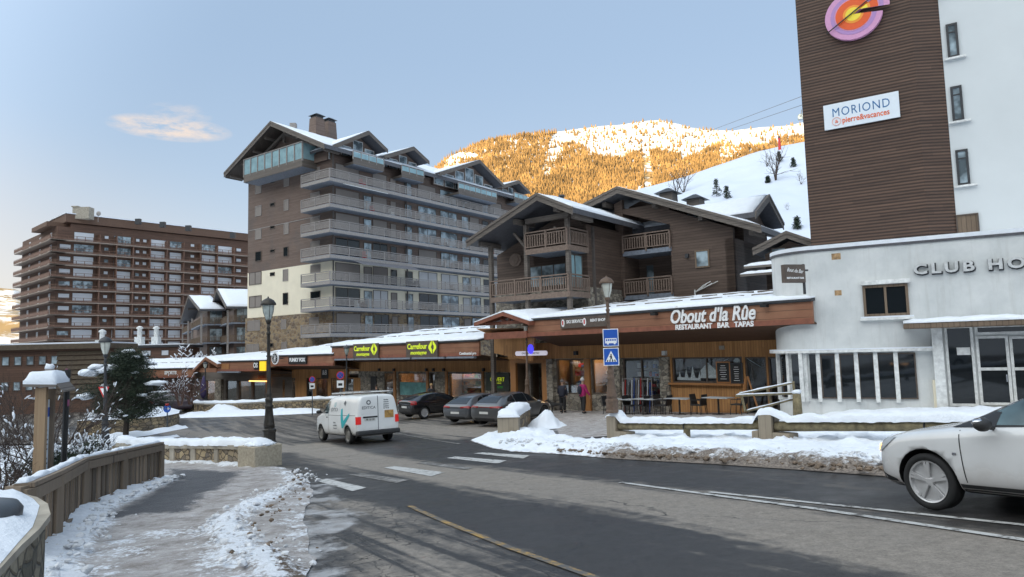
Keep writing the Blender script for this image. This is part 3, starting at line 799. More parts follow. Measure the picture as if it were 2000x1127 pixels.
def railing(parent, segs, zs, h=1.0, th=.04, posts=1.6, mat=None, slats=.14, name='railing', panel=True, gap=.12, fas=.40):
    """segs: list of (Pl,u0,u1,off) ; zs slab-top height"""
    r = MB()
    for P, u0, u1, o in segs:
        r.pbox(P, u0, u1, zs+h-.07, zs+h, o-.09, o+.03)
        r.pbox(P, u0, u1, zs+h-.22, zs+h-.17, o-.05, o-.01); r.pbox(P, u0, u1, zs+gap, zs+gap+.06, o-.05, o-.01)
        n = max(1, round(abs(u1-u0)/posts))
        for k in range(n+1):
            u = u0+(u1-u0)*k/n; r.pbox(P, u-.045, u+.045, zs-.1, zs+h-.071, o-.085, o+.025)
        n = max(1, round(abs(u1-u0)/slats))
        for k in range(1, n):
            u = u0+(u1-u0)*k/n; r.pbox(P, u-.036, u+.036, zs+gap+.061, zs+h-.221, o-.045, o-.012)
    return r.build(name, mat or M['rail'], parent)

# ---------------------------------------------------------------- tall residence with balconies
C0 = at(649, 632, 75.0)
PR = Pl(C0, 36.4); PL = Pl(C0, 126.4)
PL = Pl(C0, 90+36.4)            # left face: u negative to the left
tall = thing('apartment_building', 'tall dark timber apartment building with seven rows of grey balconies on a stone base', 'apartment building', (C0.x, C0.y, gz(C0.x, C0.y)))
wL = PL.u(484, 500); LR = 41.0
zr = [at(641, y, 73.4).z for y in (329.6, 379.8, 429, 478.7, 529.6, 580, 631.7)]
zs = [z-1.0 for z in zr]                         # slab tops
z_cream_top = PL.z(649, 509); z_stone_top = PL.z(649, 608)
eave = PL.z(649, 300); zg = -7
rgt = PR.pt(LR, 0)
def shell(P1, u0, P2, u1, z0, z1, depth=None):
    a, c, b = P1.pt(u0, 0), C0, P2.pt(u1, 0)
    d = a+(b-Vector((c.x, c.y, 0)))
    q = [Vector((p.x, p.y, z0)) for p in (a, c, b, d)]
    m = MB(); m.hexa(q+[Vector((p.x, p.y, z1)) for p in q]); return m
shell(PL, wL, PR, LR, z_cream_top, eave+.2).build('timber_wall', M['woodH'], tall)
shell(PL, wL, PR, LR, z_stone_top, z_cream_top-.002).build('cream_wall', M['beige'], tall)
m = MB(); m.pbox(PL, wL-.25, .12, zg, z_stone_top-.002, -15.2, .12); m.pbox(PR, .0, LR, zg, z_stone_top-.003, -14, .1); m.build('stone_base', M['stoneT'], tall)
m = MB(); zt = PL.z(560, 447); m.pbox(PL, wL, -2, PL.z(484, 452), PL.z(484, 452)+.07, 0, .05); m.build('ledge', M['rail'], tall)
# gable wall
uA = PL.u(529, 237, 2.2); zA = PL.z(529, 237, 2.2); uEL = PL.u(438, 340, 2.2); uER = PL.u(634, 281, 2.2)
zEL = PL.z(438, 338, 2.2); zER = PL.z(634, 281, 2.2)
m = MB(); m.poly(PL, [(wL, eave+.2), (0, eave+.2), (0, zER-.4), (uA, zA-.5), (wL, zEL-.1+(zA-zEL)*(wL-uEL)/(uA-uEL)-.5)], -9, 0); m.build('gable_wall', M['woodH'], tall)
rf = gable_roof(tall, PL, uEL, uER, zEL, zER, uA, zA, 2.2, -LR, th=.45, snow=.12, beams=4)
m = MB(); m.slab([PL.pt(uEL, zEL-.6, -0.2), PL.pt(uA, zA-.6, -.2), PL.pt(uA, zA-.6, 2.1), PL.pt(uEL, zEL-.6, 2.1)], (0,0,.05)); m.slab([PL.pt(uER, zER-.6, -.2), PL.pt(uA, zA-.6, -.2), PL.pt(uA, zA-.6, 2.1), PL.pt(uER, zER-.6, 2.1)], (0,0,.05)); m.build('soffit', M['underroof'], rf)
# truss in the gable
m = MB(); m.pbox(PL, uA-.15, uA+.15, PL.z(546, 285), zA-.9, .3, .5); m.beam(PL.pt(uEL+2.2, zEL+.2, .4), PL.pt(uA, zA-1.1, .4), .3, .3); m.beam(PL.pt(uER-.6, zER-.2, .4), PL.pt(uA, zA-1.1, .4), .3, .3)
m.build('truss', M['greywood'], tall)
w = window(tall, PL, PL.u(552, 300), PL.u(590, 285), PL.z(590, 300), PL.z(590, 277), M['glassblue'], M['brownframe'], .0, 4)
# top balcony with glass rail on the gable
u0, u1 = PL.u(476, 325, 2.0), PL.u(590, 300, 2.0); zb_ = PL.z(590, 320, 2.0); zt_ = PL.z(590, 276, 2.0)
m = MB(); m.pbox(PL, u0, u1, zb_-.25, zb_, 0, 2.0); m.pbox(PL, u0, u1, zb_, zb_+.65, 1.9, 2.0); m.pbox(PL, u1-.1, u1, zb_, zb_+.65, 0, 1.9)
bal = m.build('balcony', M['greywood'], tall)
m = MB(); m.pbox(PL, u0+.1, u1-.1, zb_-.31, zb_-.252, .05, 1.9); m.build('underside', M['slab'], bal)
m = MB(); n = 8
for k in range(n+1):
    u = u0+(u1-u0)*k/n; m.pbox(PL, u-.05, u+.05, zb_+.4, zt_, 1.86, 2.04)
m.pbox(PL, u0, u1, zt_-.05, zt_+.03, 1.86, 2.04); m.pbox(PL, u1-.08, u1, zt_-.05, zt_+.03, 0, 1.85); m.build('handrail', M['rail'], bal)
m = MB(); 
for k in range(n): a = u0+(u1-u0)*(k+.08)/n; b = u0+(u1-u0)*(k+.92)/n; m.pbox(PL, a, b, zb_+.66, zt_-.1, 1.93, 1.96)
m.pbox(PL, u1-.06, u1-.03, zb_+.66, zt_-.1, .1, 1.8); m.build('glass_panel', M['glassrail'], bal)
# windows of the left face: three columns, several states
rows = [(347, 386, 'b'), (389, 425, 'b'), (445, 480, 'b')]
def px_window(parent, P, x0, y0, x1, y1, pane, frame=None, **k):
    cx, cy = (x0+x1)/2, (y0+y1)/2
    return window(parent, P, P.u(x0, cy), P.u(x1, cy), P.z(cx, y1), P.z(cx, y0), pane, frame or M['brownframe'], **k)
for (x0, y0, x1, y1, p) in ((499,358,511,378,'blind'),(555,343,565,364,'blind'),(499,402,511,422,'blind'),(555,390,564,411,'blind'),(499,447,511,467,'blind'),(555,436,564,457,'blind'),
    (499,491,511,510,'glass'),(554,482,563,501,'glass'),(487,531,511,556,'blind'),(553,526,563,549,'blind'),(487,578,511,601,'blind'),(553,572,563,595,'glass'),(486,626,510,646,'blind'),(551,624,561,643,'blind'),
    (528,351,537,358,'glass'),(528,396,537,403,'glass'),(528,441,537,447,'glass'),(528,487,537,493,'glass'),(528,532,537,539,'glass'),(484,672,508,690,'blind'),(552,668,562,686,'blind'),(528,670,536,678,'glass'),
    (607,328,625,345,'blind'),(607,376,625,392,'blind'),(607,424,625,440,'blind'),(607,471,625,488,'blind'),(607,517,626,533,'blind'),(607,569,626,585,'glass'),(606,620,625,634,'blind')):
    px_window(tall, PL, x0, y0, x1, y1, M[p], M['rail'] if p == 'blind' and x0 not in (487,) else M['brownframe'], mull=2 if x1-x0 > 22 else 1, off=.12 if y0 > 608 else 0)
# long wraparound balconies
uW = PL.u(587, 500, 1.5)
for i, z in enumerate(zs):
    m = MB()
    uE = LR-1 if i < 5 else LR
    m.pbox(PR, -1.45, uE, z-.42, z, .0, 1.45); m.pbox(PL, uW, -.001, z-.42, z, .0, 1.45)
    b = m.build('balcony', M['slab'], tall)
    railing(b, [(PR, -1.45, uE, 1.45), (PL, uW, 1.38, 1.45)], z, 1.0, posts=2.6, slats=.16)
    m = MB(); m.pbox(PR, -1.46, uE, z-.40, z-.06, 1.452, 1.50); m.pbox(PL, uW, 1.45, z-.40, z-.06, 1.452, 1.50); m.build('fascia', M['rail'], b)
cols = [(655, 703), (711, 727), (729, 758), (764, 776), (793, 807), (819, 855), (863, 896), (905, 919), (921, 940), (946, 958), (962, 985)]
rn = random.Random(5)
spec = [['blind','glass','blind','blind','glassblue','blind','glassblue','glassblue','blind','glassblue','blind'],
        ['blind','glassblue','blind','blind','glassblue','glassblue','glassblue','glassblue','blind','glass','blind'],
        ['blind','glassblue','blind','blind','glassblue','glassblue','glassblue','glassblue','blind','blind','glass'],
        ['glass','glassblue','glass','glass','glassblue','blind','glassblue','glassblue','glassblue','glass','blind'],
        ['blind','blind','blind','glass','glass','blind2','blind2','glassblue','blind2','glass','blind2'],
        ['glass','glassblue','blind2','blind','glassblue','glass','glassblue','blind2','glassblue','glass','blind2'],
        ['blind','glassblue','glass','blind','glassblue','glass','glassblue','blind','glassblue','glass','blind']]
for i, z in enumerate(zs):
    for j, (a, b) in enumerate(cols):
        u0, u1 = PR.u(a, 640), PR.u(b, 640); k = spec[i][j]
        if (i, j) in ((0, 1),): continue
        wide = u1-u0 > 1.8
        window(tall, PR, u0, u1, z+.03, z+2.05+(.15 if wide else 0), M[k], M['brownframe'], .0 if i < 6 else .1, 2 if wide and k != 'blind' else 1)
for px in (646, 792): m = MB(); u = PR.u(px, 640)+.2; m.tube([PR.pt(u, zs[-1], .22), PR.pt(u, eave, .22)], .09, 8); m.build('drain_pipe', M['drain'], tall)
m = MB(); m.slab([PR.pt(PR.u(672, 520), zs[3]-.45, 1.5), PR.pt(PR.u(788, 520), zs[3]-.45, 1.5), PR.pt(PR.u(788, 520), zs[3]-1.0, 3.0), PR.pt(PR.u(672, 520), zs[3]-1.0, 3.0)], (0,0,.04)); m.build('awning', M['awning'], tall)
m = MB(); m.slab([PR.pt(.3, zs[0]-.45, 1.5), PR.pt(6.5, zs[0]-.45, 1.5), PR.pt(6.5, zs[0]-.6, 1.95), PR.pt(.3, zs[0]-.6, 1.95)], (0,0,.05)); m.build('awning', M['white'], tall)
rb = random.Random(9)
for i, z in enumerate(zs):
    for j in range(5):
        u = rb.uniform(1, 32); m = MB(); c = rb.choice(('rail', 'dark', 'deckwood', 'white', 'red', 'deckwood')); w = rb.uniform(.25, .6); h = rb.uniform(.5, .95)
        m.pbox(PR, u, u+w, z+.003, z+h*.55, .4, .9); m.pbox(PR, u, u+.07, z+h*.551, z+h, .4, .9); m.build('balcony_chair', M[c], tall)
    if i in (1, 2, 4): m = MB(); u = rb.uniform(8, 20); m.lathe([(.02, 0), (.22, .05), (.30, .45), (.1, .8), (0, .85)], 9, PR.pt(u, z+.01, .8)); m.build('balcony_plant', M['greywood'], tall)
# eave along the right-hand face
# dormers
def dormer(xL, yL, xA, yA, xR, yR, bx0, bx1, by, off, glassr=True, big=False):
    uL, zL_ = PR.hit(xL, yL, off); ua, za = PR.hit(xA, yA, off); uR, zR_ = PR.hit(xR, yR, off)
    zl = min(zL_, zR_); 
    m = MB(); i = .55
    m.poly(PR, [(uL+i, zl-1.2), (uR-i, zl-1.2), (uR-i, zR_-.2), (ua, za-.45), (uL+i, zL_-.2)], -6, off-1.6)
    d = m.build('dormer', M['woodH'], tall)
    q = gable_roof(d, PR, uL, uR, zL_, zR_, ua, za, off, -7, th=.3, snow=.12, name='dormer_roof') if False else None
    m = MB()
    for (a0, b0, a1, b1) in ((uL, zL_, ua, za), (ua, za, uR, zR_)):
        Q = [PR.pt(a0, b0, off), PR.pt(a1, b1, off), PR.pt(a1, b1, -7), PR.pt(a0, b0, -7)]; m.slab([v+Vector((0,0,-.3)) for v in Q], (0,0,.3))
    r = m.build('dormer_roof', M['slate'], tall)
    for (a0, b0, a1, b1, k) in ((uL, zL_, ua, za, 0), (uR, zR_, ua, za, 1)):
        Q = [PR.pt(a0, b0, off-.15), PR.pt(a0, b0, -7), PR.pt(a1, b1, -7), PR.pt(a1, b1, off-.15)]
        if k == 0: Q = [Q[1], Q[0], Q[3], Q[2]]
        snow_slab(r, Q, .14, 'snow_cover', nu=12, nv=5, seed=k)
    m = MB()
    for (a0, b0, a1, b1) in ((uL, zL_, ua, za), (ua, za, uR, zR_)):
        Q = [PR.pt(a0, b0, off+.01), PR.pt(a1, b1, off+.01), PR.pt(a1, b1, off+.09), PR.pt(a0, b0, off+.09)]; m.slab([v+Vector((0,0,-.5)) for v in Q], (0,0,.46))
    m.build('barge_board', M['greywood'], r)
    # four tall panes under the gable
    ww = (uR-uL-2*i); n = 6 if big else 4
    for k in range(n):
        a = uL+i+.15+ww*k/n; b = a+ww/n-.3; mid = (a+b)/2
        zz = (zL_+(za-zL_)*(mid-uL)/(ua-uL) if mid < ua else zR_+(za-zR_)*(uR-mid)/(uR-ua))-.85
        window(d, PR, a, b, zl-1.1, max(zz, zl-.1), M['glassblue'], M['white'], off-1.6, 1)
    if bx0:
        o = off+.35; b0, b1 = PR.u(bx0, by, o), PR.u(bx1, by, o); zb = PR.z((bx0+bx1)/2, by, o); zlow = min(PR.z(bx0, by, o), zb)
        m = MB(); m.pbox(PR, b0, b1, zb-.25, zb, 0, o); m.pbox(PR, b0, b1, zb+.001, zb+.55, o-.1, o); bb = m.build('balcony', M['greywood'], tall)
        m = MB(); m.pbox(PR, b0+.1, b1-.1, zb-.31, zb-.252, .05, o-.05); m.build('underside', M['slab'], bb)
        m = MB(); n = max(3, round((b1-b0)/1.2)); m.pbox(PR, b0, b1, zb+1.2, zb+1.27, o-.08, o+.03)
        for k in range(n+1): u = b0+(b1-b0)*k/n; m.pbox(PR, u-.04, u+.04, zb+.3, zb+1.19, o-.08, o+.03)
        m.build('handrail', M['rail'], bb)
        m = MB(); m.pbox(PR, b0+.05, b1-.05, zb+.56, zb+1.13, o-.04, o-.01); m.build('glass_panel', M['glassrail'], bb)
dormer(650, 283, 720, 255, 757, 291, 690, 750, 323, 1.3)
dormer(750, 303, 808, 286, 838, 314, 785, 828, 347, 1.3)
dormer(858, 336, 937, 312, 984, 360, 896, 970, 384, 2.0, big=True)
dormer(980, 362, 1013, 352, 1035, 374, 1005, 1030, 395, 1.3)
# chimneys
for nm, (x, y0, y1, w_, Yd) in {'a': (619, 232, 268, 1.25, 84), 'b': (643, 240, 272, 1.2, 86.5)}.items():
    t = at(x, y0, Yd); b = at(x, y1+14, Yd); m = MB(); c = Vector((t.x, t.y, 0)); e = PR.d; n_ = PR.n
    def ring(w2, z): return [c+e*sx*w2+n_*sy*w2+Vector((0,0,z)) for sx, sy in ((-1,1),(1,1),(1,-1),(-1,-1))]
    m.hexa(ring(w_*.62, b.z)+ring(w_*.5, t.z)); ch = m.build('chimney', M['woodH'], tall)
    m = MB(); m.hexa(ring(w_*.42, t.z+.003)+ring(w_*.42, t.z+.3)); m.hexa(ring(w_*.62, t.z+.303)+ring(w_*.2, t.z+.62)); m.build('chimney_cap', M['dark'], ch)
m = MB(); p = at(573, 243, 80); m.box((p.x-.35, p.y-.3, p.z-.9), (p.x+.35, p.y+.3, p.z+.1)); m.build('roof_vent', M['rail'], tall)

# ---------------------------------------------------------------- long brown apartment block far left
D0 = at(100, 457, 153)
BR = Pl(D0, 42); BL = Pl(D0, 132)
far = thing('apartment_building', 'long ten-storey brown apartment block with continuous balconies and white blinds at the far left', 'apartment building', (D0.x, D0.y, -8))
wr = BR.u(560, 560); wl_ = BL.u(28, 480)
M['brownb'] = boards('chestnut brown cladding', (.075,.040,.026), (.165,.088,.058), .2, (0,0,1), grain=(.2,.2,2))
M['brownrail'] = plain('brown balcony boards', (.17,.092,.062), .7, var=.3, sc=2)
M['slabb'] = plain('taupe balcony slab', (.30,.235,.19), .8)
M['brownroof'] = plain('brown roof band', (.125,.07,.045), .7)
zt = D0.z; fh = 25.0/1360*153
o1 = 1.6; uc = BR.u(137, 470, -o1)
C1 = BR.pt(uc, 0, -o1)
m = MB(); base_z = -9
m.pbox(BR, uc, wr, base_z, zt+3.1, -14, -o1); m.build('wall', M['brownb'], far)
m = MB(); m.pbox(BL, wl_+.5, -1.62, base_z, zt+2.2, -30, -o1); m.build('wall', M['brownb'], far)
m = MB(); zz = BR.z(137, 419, -o1); z2 = zz-1.9; m.pbox(BR, uc-1.2, wr, z2, zz, -15, -o1+.9); rf = m.build('roof', M['brownroof'], far)
m = MB(); m.pbox(BR, uc-1.4, wr, zz+.003, zz+.18, -15.2, -o1+1.1); m.build('roof_snow', M['snow'], rf)
m = MB(); a = BL.u(62, 440, .2); m.pbox(BL, a, -2.9, zt+2.3, zt+3.3, -12, .2); m.build('canopy_roof', M['brownroof'], far)
for k in range(10):
    z = zt-k*fh-.95
    m = MB(); m.pbox(BR, -.2, wr, z-.22, z, -o1, .0); m.pbox(BL, wl_, .0, z-.22, z+.002, -3, .0); b = m.build('balcony', M['slabb'], far)
    m = MB(); m.pbox(BR, -.2, wr, z+.10, z+.30, .002, .05); m.pbox(BR, -.2, wr, z+.40, z+.46, .002, .05); m.pbox(BR, -.2, wr, z+.90, z+.98, -.02, .05)
    m.pbox(BL, wl_, 0, z+.08, z+.8, .002, .05); m.pbox(BL, wl_, 0, z+.9, z+.98, -.02, .05)
    n = 34
    for i in range(n+1): u = wr*i/n; m.pbox(BR, u-.06, u+.06, z-.1, z+.9, -.05, .0)
    m.build('railing', M['brownrail'], b)
colsf = [(112, 135, .9, 2.0), (140, 180, .2, 2.25), (219, 253, .2, 2.2), (291, 325, .2, 2.2), (329, 358, .2, 2.2), (392, 420, .2, 2.2), (424, 452, .2, 2.2), (460, 470, 1.0, 2.0), (200, 209, 1.2, 2.0), (262, 270, 1.2, 2.0), (276, 284, 1.2, 2.0), (370, 378, 1.2, 2.0)]
M['whiteblind'] = plain('white roller shutter', (.66,.68,.72), .6, var=.04, sc=.5)
rest = MB(); cnt = 0; rn = random.Random(4)
for k in range(10):
    z = zt-k*fh-.95
    for j, (a, b, h0, h1) in enumerate(colsf):
        if k == 0 and j == 0: continue
        dark = rn.random() < .2; u0, u1 = BR.u(a, 600, -o1), BR.u(b, 600, -o1)
        if cnt < 96: window(far, BR, u0, u1, z+h0, z+h1, M['glassblue'] if dark else M['whiteblind'], M['brownframe'], -o1, 2 if j in (1, 2, 3, 4, 5, 6) and dark else 1, fw_=.08); cnt += 1
        else: rest.pbox(BR, u0, u1, z+h0, z+h1, -o1+.004, -o1+.04)
    for j in range(3):
        u = wl_*(.2+.28*j); rest.pbox(BL, u-.7, u+.7, z+.3, z+2.2, -o1+.004, -o1+.04)
o = rest.build('window_rows', M['whiteblind'], far); o['kind'] = 'stuff'
pr = MB()
for i in range(9):
    u = BR.u(188+i*33, 600, -o1); pr.pbox(BR, u-.1, u+.1, base_z, zt+1, -o1+.003, -.1)
pr.build('balcony_divider', M['brownrail'], far)
p = at(163, 410, 158); m = MB(); m.box((p.x-1.9, p.y-1, p.z-2.2), (p.x+1.9, p.y+1, p.z+.5)); ch = m.build('chimney', M['concrete'], far)
m = MB(); m.box((p.x-2.1, p.y-1.2, p.z+.503), (p.x-.6, p.y+1.2, p.z+.75)); m.build('chimney_cap', M['concrete'], ch)
for px, py in ((270, 430), (368, 443), (455, 457), (318, 436)):
    p = at(px, py, 165); m = MB(); m.box((p.x-.6, p.y-.4, p.z-1), (p.x+.6, p.y+.4, p.z+.3)); m.build('roof_vent', M['dark'], far)
p = at(192, 417, 158); m = MB(); m.lathe([(.05, -.15), (.5, .05), (.55, .1)], 12, (p.x, p.y, p.z), 'y'); m.tube([(p.x, p.y, p.z-2), (p.x, p.y, p.z)], .05, 6); m.build('satellite_dish', M['rail'], far)

# ---------------------------------------------------------------- twin-gabled small chalet block
for idx, (xe, ye, xa, ya, xr, yr, xw, Yd) in enumerate(((408, 606, 421, 562, 445, 598, 490, 98.0), (352, 612, 370, 573, 393, 603, 410, 104.0))):
    c = at(xw if idx else 452, 640, Yd); Pf = Pl(at(xr-4, 640, Yd), 61); Ps = Pl(at(xr-4, 640, Yd), 151)
    ch = thing('chalet', ('brown chalet block with snowy pitched roof and three tiers of balconies, touching the tall building' if idx == 0 else 'smaller brown chalet with snowy gable roof standing left behind the balconied chalet block'), 'chalet', (c.x, c.y, -5), group='snow-roofed chalets beside the tall building')
    u1 = Pf.u(560 if idx == 0 else 440, 640); zE = Pf.z(xr+10, yr); uG = Ps.u(xe, ye)
    zE2 = Ps.z(xe, ye); zA_ = Ps.z((xe+xr)/2, ya)
    um = uG/2
    m = MB(); m.pbox(Pf, 1.2, u1, -6, zE-.4, -abs(uG)*.92, -.8); m.build('wall', M['woodH'], ch)
    m = MB(); m.poly(Ps, [(uG+.8, -6), (-1.0, -6), (-1.0, zE-.6), (um, zA_-.6), (uG+.8, zE-.6)], -4, -2.3); m.build('gable_wall', M['greywood'], ch)
    gable_roof(ch, Ps, uG-.3, .3, zE-.1, zE-.1, um, zA_, 0.0, -u1, th=.25, snow=.22, beams=2)
    for k in range(3):
        z = zE-2.3-k*2.75
        m = MB(); m.pbox(Ps, uG*.95, uG*.62, z-.2, z, -2.3, -.3); m.pbox(Ps, uG*.42, -1.0, z-.2, z, -2.3, -.2); m.pbox(Pf, .5, 3.6, z-.2, z, -.8, .4); b = m.build('balcony', M['slab'], ch)
        railing(b, [(Ps, uG*.95, uG*.62, -.3), (Ps, uG*.42, -1.0, -.2), (Pf, .5, 3.6, .4)], z, .95, posts=1.6, slats=.2, mat=M['orangewood'] if 'orangewood' in M else M['deckwood'])
        for a, bb in ((uG*.86, uG*.68), (uG*.36, -1.6)): window(ch, Ps, a, bb, z+.1, z+2.1, M['glassblue'], M['brownframe'], -2.3, 2)
        window(ch, Pf, 1.5, 3.3, z+.1, z+2.1, M['glassblue'], M['brownframe'], -.8, 2)
    for u in (uG*.95, uG*.62, uG*.42, -1.0): m = MB(); m.pbox(Ps, u-.12, u+.12, -6, zE-.5, -.5, -.25); m.build('post', M['rail'], ch)

# ---------------------------------------------------------------- low wooden buildings at the left
PS = Pl(at(205, 700, 62), 52)
sl = thing('slatted_building', 'low dark wooden building with wide horizontal slats and flat snowy roof edge behind the bushes', 'building', (PS.p.x, PS.p.y, -4))
PS2 = Pl(at(205, 700, 62), 84)
m = MB(); m.pbox(PS2, PS2.u(-130, 700), 0, -6, PS2.z(205, 680), -5, 0); m.build('wall', M['brownb'], sl)
m = MB()
zt_ = PS2.z(205, 683); n = 10; M['slat'] = plain('olive brown slat', (.105,.078,.052), .8, sc=4)
for k in range(n): z = zt_-.42*k; m.slab([PS2.pt(PS2.u(112, 700), z-.40, .02), PS2.pt(-.02, z-.40, .02), PS2.pt(-.02, z-.40, .16), PS2.pt(PS2.u(112, 700), z-.40, .16)], Vector((0,0,.34))-PS2.n*.10)
m.build('slats', M['slat'], sl)
m = MB(); m.pbox(PS2, PS2.u(-130, 700), .5, PS2.z(205, 680)+.003, PS2.z(205, 670), -5.5, .6); r = m.build('roof', M['slat'], sl)
m = MB(); m.pbox(PS2, PS2.u(-130, 700)+.1, .4, PS2.z(205, 670)+.003, PS2.z(205, 667), -5.4, .5); m.build('roof_snow', M['snow'], r)
for k in range(6):
    for j in range(2): window(sl, PS2, PS2.u(-20+k*24, 700), PS2.u(-20+k*24+15, 700), zt_-1.2-j*2.2, zt_-.4-j*2.2, M['glassblue'], M['brownframe'], .0)
PQ = Pl(at(355, 680, 95), 80)
lw = thing('flat_roofed_building', 'long low brown building with a snow-edged flat roof and white vent boxes', 'building', (PQ.p.x, PQ.p.y, -4))
m = MB(); m.pbox(PQ, PQ.u(190, 680), 0, -6, PQ.z(300, 679), -9, 0); m.build('wall', M['brownb'], lw)
m = MB(); m.pbox(PQ, PQ.u(180, 680), .4, PQ.z(300, 678.5), PQ.z(300, 674), -9.4, .5); r = m.build('roof', M['dark'], lw)
m = MB(); m.pbox(PQ, PQ.u(180, 680), .4, PQ.z(300, 674)+.003, PQ.z(300, 672), -9.4, .45); m.build('roof_snow', M['snow'], r)
for x0, x1, y0 in ((249, 263, 657), (283, 296, 657), (170, 190, 664)):
    m = MB(); z = PQ.z(x0, 672)+.2; m.pbox(PQ, PQ.u(x0, 670), PQ.u(x1, 670), z-.3, PQ.z(x0, y0), -4, -2.5); b = m.build('vent_box', M['white'], lw)
    m = MB(); c = PQ.pt((PQ.u(x0, 670)+PQ.u(x1, 670))/2, PQ.z(x0, y0), -3.2); m.lathe([(.3, .0), (.3, 1.1), (.45, 1.12), (.4, 1.35), (.1, 1.5)], 10, c); m.build('vent_cowl', M['white'], b)
for x0, x1 in ((246, 256), (276, 295), (315, 330)): window(lw, PQ, PQ.u(x0, 690), PQ.u(x1, 690), PQ.z(300, 695), PQ.z(300, 684), M['whiteblind'], M['brownframe'])
# ================================================================ MIDDLE CHALET
M['orangewood'] = boards('warm vertical planks', (.24,.105,.036), (.58,.30,.11), .13, (.69,-.724,0), gap=.07, grain=(3,3,.25))
M['facia'] = boards('red brown fascia planks', (.17,.072,.038), (.34,.155,.088), .30, (0,0,1), gap=.04, grain=(.3,.3,3), weather=(.38,.21,.125))
M['redbeam'] = plain('red brown beam', (.24,.085,.05), .6, sc=4)
M['chalrail'] = plain('chalet railing wood', (.20,.145,.115), .75, sc=8)
K = Vector((3.26, 39.6, 0)); LF = Pl(K, 128); LS = Pl(K, 38); RF = Pl((7.0, 44.4), 128)
chal = thing('chalet', 'brown timber chalet with two broad gables and balconies rising behind the restaurant arcade', 'chalet', (6, 43, -3))
uRf = RF.u(1437, 560); uLw = LF.u(972, 560, -2.1)
zaL = LF.z(1049, 378, 1.0)
m = MB()
a = LF.hit(912, 470, 1.0); b = LF.hit(1049, 378, 1.0); c = LF.hit(1119, 405, 1.0)
a2 = RF.hit(1150, 396, 1.0); b2 = RF.hit(1206, 365, 1.0); c2 = RF.hit(1487, 441, 1.0)
m.poly(LF, [(uLw, -3.5), (-.05, -3.5), (-.05, c[1]-.55), (b[0], b[1]-.6), (uLw, a[1]+(b[1]-a[1])*(uLw-a[0])/(b[0]-a[0])-.6)], -9, -2.1)
m.build('wall', M['woodChal'], chal)
m = MB(); m.pbox(LS, 2.1, 6.6, -3.5, c[1]-.4, -4, 0); m.build('side_wall', M['woodChal'], chal)
m = MB(); m.pbox(LF, uLw-.1, .02, -3.5, LF.z(1040, 570, -2.1), -9, -2.0); m.pbox(LS, 2.0, 6.7, -3.5, LS.z(1170, 575), -4, .1); m.build('stone_base', M['stoneS'], chal)
def roofline(u): return (a2[1]+(b2[1]-a2[1])*(u-a2[0])/(b2[0]-a2[0]) if u < b2[0] else b2[1]+(c2[1]-b2[1])*(u-b2[0])/(c2[0]-b2[0]))-.55
h0, h1 = RF.u(1219, 500), RF.u(1311, 500); zl1 = RF.z(1265, 487); zl2 = RF.z(1265, 575); zh = RF.z(1260, 402)
m = MB(); m.poly(RF, [(h1, -3.5), (uRf, -3.5), (uRf, roofline(uRf)), (h1, roofline(h1))], -.3, 0)
m.poly(RF, [(-.3, -3.5), (h0, -3.5), (h0, roofline(h0)), (-.3, roofline(-.3))], -.3, 0)
m.poly(RF, [(h0+.002, zh), (h1-.002, zh), (h1-.002, roofline(h1)-.9), (h0+.002, roofline(h0)-.9)], -.3, -.02)
m.pbox(RF, h0+.002, h1-.002, -3.5, zl2-.3, -.3, -.02)
m.build('wall', M['woodChal'], chal)
m = MB(); m.poly(RF, [(-.3, zl2-.3), (h1+.2, zl2-.3), (h1+.2, roofline(h1)+.1), (b2[0], roofline(b2[0])+.1), (-.3, roofline(-.3)+.1)], -2.3, -2.0); m.pbox(RF, h1+.01, h1+.2, zl2-.3, roofline(h1)-.5, -2.0, -.31); m.pbox(RF, h0-.2, h0-.01, zl2-.3, roofline(h0)-.5, -2.0, -.31); m.build('loggia_wall', M['woodChal'], chal)
m = MB(); RS = Pl(RF.pt(uRf, 0), 38); m.pbox(RS, 0, 9, -3.5, c2[1]-.3, -.5, .0); m.build('side_wall', M['woodChal'], chal)
gable_roof(chal, LF, a[0], c[0], a[1], c[1], b[0], b[1], 1.0, -9, th=.30, snow=.14, beams=2, fascia=M['greywood'])
gable_roof(chal, RF, a2[0]-3, c2[0], a2[1]-3*(b2[1]-a2[1])/(b2[0]-a2[0])*.8, c2[1], b2[0], b2[1], 1.0, -9, th=.30, snow=.14, beams=3, fascia=M['greywood'])
